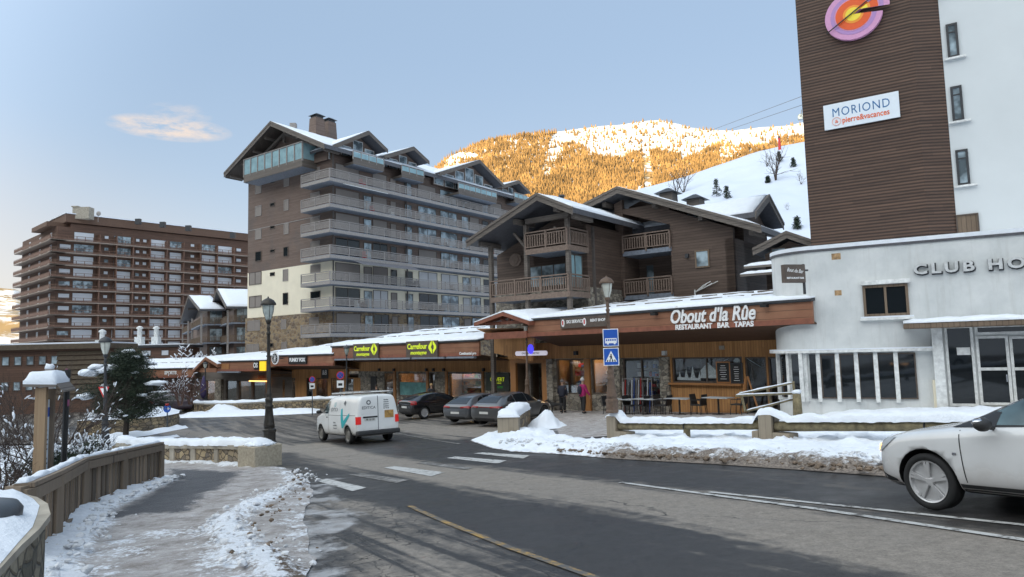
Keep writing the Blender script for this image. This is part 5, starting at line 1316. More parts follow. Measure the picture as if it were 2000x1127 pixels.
m = MB(); u, z = PH.hit(538, 700, .8); n = 24; m.poly(PH, [(u+.52*math.cos(-k*2*math.pi/n), z+.52*math.sin(-k*2*math.pi/n)) for k in range(n)], .78, .86); sg = m.build('round_sign', M['signwhite'], bars_)
m = MB(); m.poly(PH, [(u+.42*math.cos(-k*2*math.pi/n), z+.42*math.sin(-k*2*math.pi/n)) for k in range(n)], .861, .866); m.build('sign_face', M['black'], sg)
m = MB()
for k in range(10): t = k*.628; m.beam(PH.pt(u+.14*math.cos(t), z+.14*math.sin(t), .87), PH.pt(u+.34*math.cos(t+.35), z+.34*math.sin(t+.35), .87), .01, .07, PH.n)
n = 12; m.poly(PH, [(u+.12*math.cos(-k*2*math.pi/n), z+.12*math.sin(-k*2*math.pi/n)) for k in range(n)], .867, .872); m.build('emblem', M['signwhite'], sg)
m = MB(); m.pbox(PH, u-.03, u+.03, z-.05, z+.03, .06, .78); m.build('sign_bracket', M['dark'], bars_)
u, z = PHW.hit(635, 728); n = 16; m = MB(); m.pbox(PHW, u-.5, u+.5, z-.5, z+.45, .004, .06); sg = m.build('shop_sign', M['black'], bars_); m = MB(); put_text(m, PHW, u, z, .062, "&8", .6, ext=.005); m.build('lettering', M['signwhite'], sg)
# lower left part with gable
PI = Pl(PH.pt(uL, 0, 0), 130); PIW = Pl(PI.pt(0, 0, -2.5), 130)
tab = thing('tobacco_shop_building', 'low wooden shop arcade with a small gable, yellow square sign and glowing orange name strip', 'building', (PI.pt(-6, 0).x, PI.pt(-6, 0).y, -4.3))
zb, zt = PI.z(470, 725), PI.z(470, 706); uL = PI.u(425, 715); iw = lambda px, y=750: PIW.u(px, y); zwl = PIW.z(470, 727); zband = PIW.z(470, 741)
arcade(tab, PI, uL, -.05, zb, zt, 1.2, 9, zwl, guards=(.5,))
g0 = PI.hit(378, 722, .3); g1 = PI.hit(403, 697, .3); g2 = PI.hit(426, 711, .3)
m = MB()
for (p, q_) in ((g0, g1), (g1, g2)):
    Q = [PI.pt(p[0], p[1], .4), PI.pt(q_[0], q_[1], .4), PI.pt(q_[0], q_[1]+.4, -6), PI.pt(p[0], p[1]+.4, -6)]; m.slab([v-Vector((0,0,.3)) for v in Q], (0,0,.28))
gr = m.build('gable_roof', M['facia'], tab)
for (p, q_) in ((g0, g1), (g1, g2)): snow_slab(gr, [PI.pt(p[0], p[1], .38), PI.pt(q_[0], q_[1], .38), PI.pt(q_[0], q_[1]+.4, -6), PI.pt(p[0], p[1]+.4, -6)], .18, 'roof_snow', nu=8, nv=10)
m = MB(); m.pbox(PI, g0[0]+.8, uL, zb-.1, zb+.3, -.15, .1); m.pbox(PI, g1[0]-.1, g1[0]+.1, zb+.3, g1[1]-.4, -.1, .05); m.build('truss', M['facia'], tab)
hh = [(iw(a), iw(b), PIW.z(450, y1), min(PIW.z(450, 743), zband-.02)) for a, b, y1 in ((402, 422, 800), (441, 462, 800), (466, 490, 790), (493, 518, 790))]
holes_wall(PIW, iw(376), 0, -5.2, zband-.002, hh, -.25, -.001).build('plank_wall', M['greywood'], tab)
m = MB(); m.pbox(PIW, iw(376), 0, zband, zwl+.25, -.25, 0); m.build('plank_band', M['greywood'], tab)
for k, h in enumerate(hh): bay(tab, PIW, *h, kind='dim' if k else 'warm', dense=.4, light=k in (0, 2), name='door' if k < 2 else 'display_window')
m = MB(); m.pbox(PIW, iw(424), iw(436), -5.2, zband, -.1, .25); m.build('stone_pillar', M['stoneS'], tab)
m = MB(); u, z = PI.hit(512, 715, .5); m.pbox(PI, u-.45, u+.5, z-.42, z+.42, .4, .5); sg = m.build('yellow_sign', emis('yellow lit sign', (.9,.62,.02), .35, (.75,.5,.02)), tab); 
m = MB(); u, z = PI.hit(496, 714, .3); m.pbox(PI, u-.35, u+.35, z-.35, z+.35, .055, .12); sg = m.build('shop_sign', M['black'], tab); m = MB(); put_text(m, PI, u-.05, z, .125, "OS", .6, ext=.01, bold=.02); m.build('lettering', M['signwhite'], sg)
m = MB(); u, z = PI.hit(441, 716); m.pbox(PI, u-.7, u+.7, z-.25, z+.25, .01, .06); m.build('copper_panel', M['brightpost'], tab)
M['orangeglow'] = emis('orange lamp strip', (1, .42, .12), 2.0)
u0, z = PIW.hit(486, 744, .4); u1 = PIW.u(520, 744, .4); m = MB(); m.pbox(PIW, u0, u1, z-.06, z+.04, .3, .4); m.build('neon_strip', M['orangeglow'], tab)
m = MB(); put_text(m, PIW, (u0+u1)/2+.2, z+.35, .1, "TABAC", .45, ext=.02); m.build('sign_lettering', M['redbeam'], tab)
m = MB(); m.pbox(PI, PI.u(428, 728), PI.u(470, 727), zb-.14, zb-.02, -.05, .2); m.build('awning_cassette', M['slab'], tab)
# far-left wing
PJ = Pl(at(378, 727, 74), 112); PJW = Pl(PJ.pt(0, 0, -2.5), 112)
spo = thing('sports_shop_building', 'far-left wing of the shop arcade with a plain fascia under smooth roof snow', 'building', (PJ.pt(-6, 0).x, PJ.pt(-6, 0).y, -4.3))
zb, zt = PJ.z(378, 737), PJ.z(378, 720); arcade(spo, PJ, PJ.u(190, 725), 0, zb, zt, 1.1, 7, zb-.5, guards=(.4,))
m = MB(); m.pbox(PJW, PJW.u(190, 740), 0, -5.2, zb-.3, -.25, 0); m.build('wall', M['brownb'], spo)
for x0, x1 in ((285, 300), (306, 320), (335, 352)): window(spo, PJW, PJW.u(x0, 750), PJW.u(x1, 750), PJW.z(320, 775), PJW.z(320, 745), M['glass'], M['brownframe'])
m = MB(); put_text(m, PJ, PJ.u(334, 725), (zb+zt)/2+.05, .06, "SPORTS", .5, ext=.02, bold=.015); m.build('sign_lettering', M['signwhite'], spo)

# ================================================================ WHITE BUILDING AND TOWER
t = NT('white render'); n1 = t.noise(.7, 7, .65); n2 = t.noise(3, 7, .75); vz = t.noise(1.5, 6, .7, t.map((3.5, 3.5, .25)))
col = t.mix(t.ramp(n1, .35, .7), (.53,.55,.55), (.70,.71,.70)); col = t.mix(t.math('MULTIPLY', t.ramp(vz, .52, .72), .30), col, (.36,.35,.32)); col = t.mix(t.ramp(n2, .72, .77), col, (.80,.80,.78)); col = t.mix(t.math('MULTIPLY', t.ramp(t.noise(1.3, 8, .8), .70, .74), .6), col, (.34,.27,.19))
t.bump(t.noise(25, 4), .25, .01); M['render'] = t.fin(col, .85)
M['render2'] = plain('clean white render', (.62,.65,.66), .8, var=.05, sc=.4)
WB = Pl(at(1700, 700, 26), 118.5)
club = thing('club_building', 'white rendered club building with curved corner, strip of narrow windows and brown clad tower above', 'building', (WB.p.x, WB.p.y, gz(WB.p.x, WB.p.y)))
zT = WB.z(1700, 483); uc = WB.u(1600, 700); R0 = 1.75; zB = -4
pl_ = [WB.pt(uc, 0)]; n = 14; cc = WB.pt(uc, 0, -R0)
outer = [(cc+WB.n*R0*math.cos(a)-WB.d*R0*math.sin(a)) for a in [math.pi*.62*k/n for k in range(n+1)]]
outer = [WB.pt(16, 0)]+outer+[outer[-1]-WB.n*6+WB.d*2, WB.pt(16, 0, -10)]
def extr(P_, z0, z1, grow=0.0):
    m = MB(); N = len(P_); a = [Vector((p.x, p.y, z0)) for p in P_]; b = [Vector((p.x, p.y, z1)) for p in P_]
    m.add(a+b, [tuple(range(N)), tuple(range(2*N-1, N-1, -1))]+[(i, i+N, (i+1) % N+N, (i+1) % N) for i in range(N)]); return m
def grow(P_, g):
    c0 = cc-WB.n*2+WB.d*4; return [p+((p-c0).normalized()*g if i not in (0, len(P_)-1) else WB.n*g*(1 if i == 0 else -1)) for i, p in enumerate(P_)]
extr(outer, zB, zT).build('wall', M['render'], club)
extr(grow(outer, .06), zT+.002, zT+.09).build('coping', M['slate'], club)
extr(grow(outer, .05), zT+.092, zT+.24).build('coping_snow', M['snow'], club)
zl0, zl1 = WB.z(1700, 687), WB.z(1700, 682)
led = [WB.pt(WB.u(1828, 684), 0, .01)]+[p+(p-cc).normalized()*.28 for p in outer[1:-2]]
inner = [p for p in outer[1:-2]]+[WB.pt(WB.u(1828, 684), 0, .0)][::1]
m = MB(); A = [WB.pt(WB.u(1828, 684), 0, .28)]+[cc+(p-cc).normalized()*(R0+.28) for p in outer[1:-2]]; B = [WB.pt(WB.u(1828, 684), 0, .004)]+[cc+(p-cc).normalized()*(R0+.004) for p in outer[1:-2]]
for i in range(len(A)-1): m.hexa([Vector((q.x, q.y, zl0)) for q in (A[i], A[i+1], B[i+1], B[i])]+[Vector((q.x, q.y, zl1)) for q in (A[i], A[i+1], B[i+1], B[i])])
m.build('ledge', M['white'], club)
m = MB()
for i in range(len(A)-1): m.hexa([Vector((q.x, q.y, zl1+.003)) for q in (A[i], A[i+1], B[i+1], B[i])]+[Vector((q.x, q.y, zl1+.05)) for q in (A[i], A[i+1], B[i+1], B[i])])
m.build('ledge_snow', M['snow'], club)
zw0, zw1 = WB.z(1700, 779), WB.z(1700, 690)
for x0, x1 in ((1573, 1596), (1604, 1634), (1641, 1672), (1677, 1710), (1715, 1750), (1754, 1791)):
    u0, u1 = WB.u(x0, 735), WB.u(x1, 735)
    if x0 == 1573: u0 += .15
    if u0 > uc-.5: window(club, WB, max(u0, uc+.02), u1, zw0, zw1, M['glass'], M['brownframe'], .0, fw_=.05)
for x in (1600, 1637.5, 1674.5, 1712.5, 1752, 1566):
    u = WB.u(x, 735); m = MB(); m.pbox(WB, u-.07, u+.07, zw0-.12, zl0-.003, .003, .15); m.build('mullion_post', M['white'], club)
for k, fr_ in ((3, .5), (6, .75), (9, .98)):      # glass and posts round the curve
    d_ = (outer[k]-cc).normalized(); a_ = math.degrees(math.atan2(d_.x, d_.y)); Pc = Pl(cc+d_*R0, 90+a_ if False else math.degrees(math.atan2(-d_.y, d_.x)) if False else 0)
    Pc.d = Vector((-d_.y, d_.x, 0)); Pc.n = d_
    if Pc.d.dot(WB.d) < 0: Pc.d = -Pc.d
    m = MB(); m.pbox(Pc, -.07, .07, zw0-.12, zl0-.003, -.02, .12); m.build('mullion_post', M['white'], club)
    m = MB(); m.pbox(Pc, .14, .50, zw0, zw1, -.12, .03); m.build('window', M['glass'], club)
# upper window with shutter box and sill
f = px_window(club, WB, 1686, 556, 1775, 617, M['glass'], M['deckwood'], mull=2, fw_=.09)
m = MB(); a, b = WB.u(1684, 550), WB.u(1775, 550); zz = WB.z(1730, 555); m.pbox(WB, a-.05, b+.05, zz, zz+.16, .004, .18); m.build('shutter_box', M['white'], f)
m = MB(); zz = WB.z(1730, 620); m.pbox(WB, a-.15, b+.1, zz-.09, zz-.01, .004, .2); m.build('sill', M['white'], f)
m = MB(); m.pbox(WB, a-.13, b+.08, zz-.008, zz+.05, .02, .19); m.build('sill_snow', M['snow'], f)
M['letter'] = plain('grey white channel letters', (.55,.56,.56), .5)
a, z = WB.hit(1783, 528); m = MB(); me_ = "CLUB HOTEL"; put_text(m, WB, 0, 0, 0, me_, .60, ext=.06, bold=.02, align='LEFT', sx=1.25, space=1.18)
lw_ = WB.u(1928, 520)-a; cur = WB
m2 = MB(); put_text(m2, WB, a, WB.z(1830, 525), .12, me_, .50, ext=.05, bold=.016, align='LEFT', sx=1.25, space=1.34); m2.build('sign_lettering', M['letter'], club)
m2 = MB(); put_text(m2, WB, a+.03, WB.z(1830, 525)-.02, .03, me_, .52, ext=.02, bold=.035, align='LEFT', sx=1.20, space=1.34); m2.build('letter_backing', M['dark'], club)
# entrance
uP = WB.u(1838, 720); zcan = WB.z(1838, 636); zfl = gz(WB.pt(uP+2, 0).x, WB.pt(uP+2, 0).y)+.02
m = MB(); u0 = WB.u(1764, 625, 1.1); m.pbox(WB, u0, 15, WB.z(1900, 638, 1.1), WB.z(1900, 627, 1.1), 0.003, 1.1); cn = m.build('canopy', M['deckwood'], club, bevel=.03)
snow_slab(cn, [WB.pt(u0, WB.z(1900, 627, 1.1)+.002, 1.12), WB.pt(15, WB.z(1900, 627, 1.1)+.002, 1.12), WB.pt(15, WB.z(1900, 627, 1.1)+.1, .01), WB.pt(u0, WB.z(1900, 627, 1.1)+.1, .01)], .12, 'canopy_snow', nu=40, nv=5)
m = MB(); m.pbox(WB, uP-.22, uP+.1, zfl-.3, zcan, .003, .3); m.build('pilaster', M['white'], club)
def win2(x0, x1, y0, y1, nm, mull=1, mid=None):
    a, b, c, d = WB.u(x0, 700, .05), WB.u(x1, 700, .05), max(zfl+.03, WB.z((x0+x1)/2, y1, .05)), WB.z((x0+x1)/2, y0, .05)
    w = window(club, WB, a, b, c, d, M['glass'], M['white'], .0, mull, fw_=.085, name=nm)
    if mid: m = MB(); m.pbox(WB, a+.09, b-.09, c+(d-c)*mid-.05, c+(d-c)*mid+.05, .031, .066); m.build('cross_bar', M['white'], w)
    return w
win2(1848, 1904, 636, 793, 'window'); dd = win2(1908, 1972, 656, 791, 'door', 1, .52); win2(1974, 2050, 656, 790, 'door', 1, .52); win2(1908, 2050, 633, 652, 'window')
m = MB(); u = WB.u(1966, 730, .1); m.pbox(WB, u-.02, u+.02, zfl+.95, zfl+1.2, .07, .13); m.build('door_handle', M['chrome'], dd)
m = MB(); u, z = WB.hit(1882, 686, .05); m.pbox(WB, u-.2, u+.2, z-.13, z+.13, .032, .04); m.build('paper_notice', M['white'], club)
m = MB(); u0, u1 = WB.u(1823, 770), WB.u(1833, 770); m.pbox(WB, u0, u1, zfl-.2, WB.z(1828, 742), .003, .2); m.build('pipe_cover', M['beige'], club)
m = MB(); m.pbox(WB, WB.u(1825, 790), 15, zfl-.5, zfl+.02, .0, 1.4); m.build('door_step', M['concrete'], club)
# rust stains exposed where render has fallen
m = MB()
for px, py, w, h in ((1633, 501, .16, .12), (1637, 572, .12, .10)): u, z = WB.hit(px, py); m.pbox(WB, u-w, u+w, z-h, z+h, -.1, .006)
m.build('exposed_patch', plain('exposed brick patch', (.42,.27,.14), .9, var=.6, sc=8), club)
# projecting box sign on the curve
bp = at(1553, 534, 25.3); BX = Pl(bp, 78)
m = MB(); m.pbox(BX, -.42, .42, -.33+bp.z, .33+bp.z, -.22, 0); sg = m.build('projecting_sign', M['redbeam'] if False else M['brownframe'], club)
m = MB(); put_text(m, BX, 0, bp.z+.1, .004, "Bout du Bar", .2, ext=.004, shear=.3, rot=-.12, fit=.66); put_text(m, BX, 0, bp.z-.17, .004, "RESTAURANT BAR", .09, ext=.004, bold=.003, fit=.7); m.build('lettering', M['signwhite'], sg)
m = MB(); m.pbox(BX, .42, .47, bp.z-.75, bp.z+.36, -.2, -.1); m.pbox(BX, .47, .62, bp.z+.1, bp.z+.16, -.2, -.1); m.build('sign_bracket', M['dark'], sg)
# tower
PT = Pl(at(1585, 490, 35), 124); zTop = 26
M['clad'] = boards('brown slatted cladding', (.050,.027,.019), (.165,.095,.064), .155, (0,0,1), gap=.42, grain=(.25,.25,2.5))
uT1 = PT.u(1797, 240); 
m = MB(); m.pbox(PT, 0, uT1, 0, zTop, -3, 0); m.build('tower_cladding', M['clad'], club)
PS_ = Pl(PT.pt(uT1, 0), 96); uS = PS_.u(1852, 240)
q = [PT.pt(uT1, 0), PS_.pt(uS, 0), PS_.pt(uS, 0)-PT.n*3, PT.pt(uT1, 0, -3)]
m = MB(); m.hexa([Vector((p.x, p.y, 0)) for p in q]+[Vector((p.x, p.y, zTop)) for p in q]); m.build('tower_return_cladding', M['clad'], club)
PN = Pl(PS_.pt(uS, 0), 124); m = MB(); m.pbox(PN, .002, 14, 0, zTop, -8, -.02); m.build('tower_wall', M['render2'], club)
for x0, y0, x1, y1 in ((1849, 46, 1872, 113), (1858, 168, 1881, 237), (1868, 292, 1893, 362), (1830, -80, 1856, -12)):
    f = px_window(club, PN, x0, y0, x1, y1, M['glassblue'], M['dark'], fw_=.10)
    u0, u1 = PN.u(x0, (y0+y1)/2), PN.u(x1, (y0+y1)/2); zz = PN.z((x0+x1)/2, y1)
    m = MB(); m.pbox(PN, u0-.15, u1+.25, zz-.09, zz-.004, .004, .16); m.build('sill', M['white'], f)
    m = MB(); zz2 = PN.z((x0+x1)/2, y0)-.42; m.pbox(PN, u0+.1, u1-.1, zz2-.03, zz2+.03, .031, .06); m.build('glazing_bar', M['dark'], f)
window(club, PN, PN.u(1868, 440), PN.u(1913, 440), PN.z(1890, 465), PN.z(1890, 418), M['deckwood'], M['brownframe'], name='hatch')
# tower sign
M['signpale'] = plain('pale sign panel', (.72,.78,.84), .4, var=.03); M['signblue'] = plain('blue lettering', (.02,.14,.34), .5); M['signorange'] = plain('orange lettering', (.75,.14,.04), .5)
a, b = PT.u(1610, 230), PT.u(1757, 205); z1 = PT.z(1610, 208); z0 = PT.z(1612, 256)
m = MB(); m.pbox(PT, a, b, z0, z1, .05, .12); sg = m.build('hotel_sign', M['signpale'], club)
m = MB(); put_text(m, PT, (a+b)/2, z0+(z1-z0)*.62, .122, "MORIOND", .62, ext=.004, bold=0, space=1.15, fit=(b-a)*.76); m.build('lettering', M['signblue'], sg)
m = MB(); put_text(m, PT, (a+b)/2+.2, z0+(z1-z0)*.27, .122, "pierre&vacances", .4, ext=.01, bold=.006, fit=(b-a)*.62); cu_ = a+(b-a)*.17; zc = z0+(z1-z0)*.27; n = 20
for k in range(n): t0, t1 = k*2*math.pi/n, (k+1)*2*math.pi/n; m.beam(PT.pt(cu_+.2*math.cos(t0), zc+.2*math.sin(t0), .128), PT.pt(cu_+.2*math.cos(t1), zc+.2*math.sin(t1), .128), .012, .03, PT.n)
put_text(m, PT, cu_, zc, .122, "&", .26, ext=.01); m.build('small_lettering', M['signorange'], sg)
# round logo
uc_, zc_ = PT.hit(1668, 32); rz_ = abs(PT.z(1668, 80)-zc_); em = None
RINGS = ((1.0, (.62,.30,.50)), (.80, (.42,.24,.50)), (.66, (.62,.28,.42)), (.62, (.75,.10,.015)), (.36, (.85,.30,.03)), (.27, (.88,.68,.05)))
gap0, gap1 = math.radians(-8), math.radians(32)
for k, (f_, c_) in enumerate(RINGS):
    m = MB(); n = 48; r = rz_*f_; A0, A1 = gap1, 2*math.pi+gap0
    pts = [(uc_, zc_)]+[(uc_+r*1.04*math.cos(A0+(A1-A0)*i/n), zc_+r*math.sin(A0+(A1-A0)*i/n)) for i in range(n+1)]
    pv = [PT.pt(u, z, .25+.012*k) for u, z in pts]; pb = [PT.pt(u, z, .05 if k == 0 else .25+.012*(k-1)) for u, z in pts]; N = len(pts)
    for i in range(1, N-1): m.add([pv[0], pv[i], pv[i+1]], [(0, 1, 2)])
    for i in range(N): m.add([pb[i], pb[(i+1) % N], pv[(i+1) % N], pv[i]], [(0, 1, 2, 3)])
    m2 = MB()
    # the wedge slid out to the right
    w0 = (uc_+.25*rz_, zc_+.12*rz_); pts = [w0]+[(w0[0]+r*1.04*math.cos(gap0+.03+(gap1-gap0-.06)*i/10), w0[1]+r*math.sin(gap0+.03+(gap1-gap0-.06)*i/10)) for i in range(11)]
    pv = [PT.pt(u, z, .30+.012*k) for u, z in pts]
    for i in range(1, 11): m.add([pv[0], pv[i], pv[i+1]], [(0, 1, 2)])
    mt = plain('logo colour %d' % k, c_, .5, var=.05)
    if em is None: em = m.build('round_emblem', mt, club)
    else: m.build('emblem_ring', mt, em)
m = MB(); r = rz_; m.beam(PT.pt(uc_-1.0*r, zc_-.55*r, .36), PT.pt(uc_+1.1*r, zc_+.72*r, .36), .05, .035, PT.n); m.build('emblem_line', M['black'], em)
# cable car line behind the tower
cab = thing('cable_car', 'small grey cable car cabin hanging from two thin cables beside the brown tower', 'cable car', at(1566, 232, 260))
c0, c1 = at(1380, 268, 420), at(1700, 160, 190)
for dz in (0, 3.2): m = MB(); m.tube([c0+Vector((0,0,dz)), c1+Vector((0,0,dz))], .09, 5); m.build('cable', M['dark'], cab)
p = at(1565, 222, 262); m = MB(); m.box((p.x-1.1, p.y-1.1, p.z-2.4), (p.x+1.1, p.y+1.1, p.z-.2)); m.build('cabin', M['glassblue'], cab, bevel=.3)
m = MB(); m.tube([(p.x, p.y, p.z-.2), (p.x+.2, p.y, p.z+1.6)], .12, 6); m.build('hanger', M['dark'], cab)
# ================================================================ STREET THINGS
def gp(px, py): return G(px, py)
# ---- street lamps
M['lampglass'] = plain('frosted lamp glass', (.55,.56,.50), .25, 0, var=.2, sc=4)
M['lampclear'] = plain('milky lamp glass', (.36,.40,.38), .12, 0, var=.3, sc=6)
def lamp_parts(root, iron, glassm):
    m = MB(); m.smooth = False
    m.lathe([(.215,0),(.215,.06),(.195,.10),(.20,.34),(.215,.38),(.215,.44),(.17,.47),(.175,.52)], 8); m.build('plinth', iron, root, local=True, bevel=.008)
    m = MB(); m.smooth = True
    m.lathe([(.175,.52),(.17,.60),(.135,.85),(.115,1.12),(.135,1.15),(.135,1.2),(.10,1.24),(.115,1.34),(.125,1.40),(.085,1.45),(.08,1.52),(.095,1.56),(.07,1.60),(.062,1.9),(.066,2.3),(.058,2.32),(.054,2.9),(.05,3.45),(.07,3.48),(.07,3.53),(.045,3.56),(.045,3.62),(.06,3.66),(.06,3.70),(.04,3.74),(.05,3.8)], 16)
    m.build('post', iron, root, local=True)
    m = MB(); m.lathe([(.045,3.8),(.09,3.90),(.085,3.93),(.06,3.96)], 14); m.build('lantern_base', iron, root, local=True, smooth=True)
    m = MB(); m.lathe([(.07,3.935),(.10,4.0),(.155,4.2),(.185,4.42),(.18,4.435)], 18); g_ = m.build('lantern_glass', glassm, root, local=True, smooth=True)
    m = MB()
    for k in range(4): a = k*math.pi/2+.4; m.tube([(.072*math.cos(a), .072*math.sin(a), 3.93), (.162*math.cos(a), .162*math.sin(a), 4.2), (.19*math.cos(a), .19*math.sin(a), 4.43)], .008, 5)
    m.build('lantern_rib', iron, g_, local=True)
    m = MB(); m.lathe([(.205,4.42),(.245,4.43),(.25,4.45),(.235,4.50),(.18,4.58),(.10,4.63),(.03,4.66),(.02,4.70),(.0,4.71)], 20); m.build('lamp_cap', iron, root, local=True, smooth=True)
def lamp(px, top, base, Y, label, iron, gl_=None, rz=0.0, tilt=0.0, zbase=None):
    b = at(px[1], base, Y); t = at(px[0], top, Y); h = (t.z-b.z)
    o = local_thing('street_lamp', label, 'street lamp', (b.x, b.y, b.z), rz, 'ornate lamps along the street')
    lamp_parts(o, M[iron], M[gl_ or 'lampglass']); s_ = h/4.71; o.scale = (max(s_, .93), max(s_, .93), s_)
    o.rotation_euler = ((0, (t.x-b.x)/h, rz)); return o
LA = lamp((524, 526), 579, 866, 21.75, 'dark bronze street lamp on the pale block at the end of the left stone wall', 'iron', 'lampclear', .2)
LC = lamp((1184, 1196), 538, 806, 21.6, 'brown street lamp carrying two square blue signs in front of the restaurant', 'rust')
LD = lamp((1028, 1030), 627, 792, 38.2, 'brown street lamp in front of the passage beside the grey sports car', 'rust')
LE = lamp((677, 677), 673, 795, 51.5, 'slim dark street lamp rising behind the white van', 'dark', 'lampclear')
LF_ = lamp((206, 205), 655, 885, 27.0, 'street lamp half hidden by the big pine at the left', 'dark')
LG = lamp((401, 401), 706, 788, 66, 'distant street lamp before the small arcade gable', 'dark')
# square signs on lamp C
def sign_on(o, z, kind, ang, x=0.05):
    P = Pl((0, 0, 0), 90+ang); P.p = Vector((x, 0, 0)) - Vector((0, 0, 0))
    w = .255; m = MB(); m.pbox(P, -w, w, z-.30, z+.30, .16, .18); s_ = m.build('road_sign', M['signwhite'], o, local=True, bevel=.006)
    m = MB(); m.pbox(P, -w+.025, w-.025, z-.275, z+.275, .181, .184); f = m.build('sign_face', M['bluesign'], s_, local=True)
    m = MB()
    if kind == 'cross':
        m.poly(P, [(-.19, z-.17), (.19, z-.17), (0, z+.20)], .185, .188); m.build('white_triangle', M['signwhite'], s_, local=True)
        m = MB(); 
        for k in range(4): m.poly(P, [(-.15+k*.085, z-.165), (-.11+k*.085, z-.165), (-.095+k*.075, z-.10), (-.13+k*.075, z-.10)], .189, .191)
        m.poly(P, [(-.03, z-.06), (.03, z-.06), (.025, z+.05), (-.025, z+.05)], .189, .192); n = 10; m.poly(P, [(.024*math.cos(-k*2*math.pi/n), z+.08+.026*math.sin(-k*2*math.pi/n)) for k in range(n)], .189, .192)
        m.poly(P, [(-.03, z-.06), (-.07, z-.14), (-.045, z-.145), (-.005, z-.06)], .189, .192); m.poly(P, [(.005, z-.06), (.045, z-.145), (.07, z-.14), (.03, z-.06)], .189, .192); m.poly(P, [(-.025, z+.04), (-.065, z-.01), (-.05, z-.02), (-.02, z+.015)], .189, .192)
        m.build('pedestrian_symbol', M['black'], s_, local=True)
    else:
        m.pbox(P, -.19, .19, z-.19, z-.02, .185, .188)
        n = 10
        for c in (-.1, .12): m.poly(P, [(c+.035*math.cos(-k*2*math.pi/n), z-.2+.035*math.sin(-k*2*math.pi/n)) for k in range(n)], .185, .189)
        m.build('bus_symbol', M['signwhite'], s_, local=True); m = MB()
        for k in range(5): m.pbox(P, -.165+k*.07, -.115+k*.07, z-.11, z-.05, .189, .191)
        m.build('bus_windows', M['bluesign'], s_, local=True)
    m = MB(); m.tube([(x*.2, 0, z+.1), P.pt(0, z+.1, .16)], .02, 5); m.build('clamp', M['dark'], s_, local=True)
sign_on(LC, 2.55, 'bus', 6); sign_on(LC, 1.90, 'cross', 10)
# ---- left stone wall with lamp block
W0, W1, W2, W3 = gp(505, 914), gp(400, 907), gp(318, 905), gp(180, 893)
def wall_run(parent, pts, th, h, mat, name='stone_wall', inner=1, jitter=0):
    m = MB()
    for a, b in zip(pts, pts[1:]):
        d = (b-a); d.z = 0; d.normalize(); n = Vector((-d.y, d.x, 0))*inner
        za, zb_ = gz(a.x, a.y), gz(b.x, b.y)
        c = [Vector((a.x, a.y, za-.3)), Vector((b.x, b.y, zb_-.3)), Vector((b.x, b.y, zb_-.3))+n*th, Vector((a.x, a.y, za-.3))+n*th]
        t_ = [Vector((a.x, a.y, za+h)), Vector((b.x, b.y, zb_+h)), Vector((b.x, b.y, zb_+h))+n*th, Vector((a.x, a.y, za+h))+n*th]
        m.hexa(c+t_)
    return m.build(name, mat, parent)
def snow_ridge(parent, pts, w, h, name='snow_cap', seed=0, step=.12, drop=.0, off=0.0, mat=None, amp=.5, prof=7):
    """lumpy rounded snow along a polyline of 3D points (top surface)"""
    path = []
    for a, b in zip(pts, pts[1:]):
        n = max(1, int((b-a).length/step))
        for k in range(n): path.append(a.lerp(b, k/n))
    path.append(pts[-1]); mb = MB(); mb.smooth = True; N = prof+1
    for i, p in enumerate(path):
        d = path[min(i+1, len(path)-1)]-path[max(i-1, 0)]; d.z = 0; d.normalize(); n = Vector((-d.y, d.x, 0))
        e = min(1, i*step/(.35*w+.05)+.15, (len(path)-1-i)*step/(.35*w+.05)+.15)
        for k in range(N):
            a = math.pi*k/prof; q = p+n*(off+math.cos(a)*w/2*(1+.22*noise.noise(Vector((p.x*2, p.y*2, seed+k)))))
            hh = h*(math.sin(a)**.55 if 0 < k < prof else 0)*(1+amp*noise.noise(Vector((p.x*1.6, p.y*1.6, seed)))+.25*noise.noise(Vector((q.x*6, q.y*6, seed))))*e
            q.z = p.z+hh-(drop if k in (0, prof) else 0)*(.5+abs(noise.noise(Vector((q.x*5, q.y*5, 1)))))
            mb.v.append(tuple(q))
    for i in range(len(path)-1):
        for k in range(prof): mb.f.append((i*N+k, (i+1)*N+k, (i+1)*N+k+1, i*N+k+1)); mb.m.append(0); mb.sm.append(True)
    for e_ in (0, len(path)-1): mb.f.append(tuple(range(e_*N, e_*N+N))); mb.m.append(0); mb.sm.append(True)
    return mb.build(name, mat or M['snow'], parent)
M['yst'] = stone('honey wall stones', 3.4, ((.28,.21,.13), (.40,.31,.19), (.17,.14,.11)), (.06,.05,.04), .06)
nw = thing('stone_wall', 'low stone wall with snow on top ending in the pale block under the bronze lamp', 'wall', W0)
wall_run(nw, [W0, W1, W2, W3], .45, .60, M['yst'], inner=-1)
m = MB(); pts = [W0, W1, W2, W3]
for a, b in zip(pts, pts[1:]):
    d = (b-a); d.z = 0; L = d.length; d.normalize(); n = -Vector((-d.y, d.x, 0)); n_s = max(1, round(L/1.6))
    for k in range(n_s):
        p = a.lerp(b, (k+.5)/n_s); q = [p-d*.14-n*.05, p+d*.14-n*.05, p+d*.14+n*.2, p-d*.14+n*.2]; z = gz(p.x, p.y); m.hexa([Vector((v.x, v.y, z-.3)) for v in q]+[Vector((v.x, v.y, z+.52)) for v in q])
    q0 = [a-n*.07, b-n*.07, b+n*.5, a+n*.5]; zz = [gz(a.x, a.y), gz(b.x, b.y)]*1
    z4 = (gz(a.x, a.y), gz(b.x, b.y), gz(b.x, b.y), gz(a.x, a.y)); m.hexa([Vector((v.x, v.y, z+.53)) for v, z in zip(q0, z4)]+[Vector((v.x, v.y, z+.66)) for v, z in zip(q0, z4)])
m.build('coping', M['concrete'], nw)
b0 = gp(497, 916); b1 = gp(551, 908)
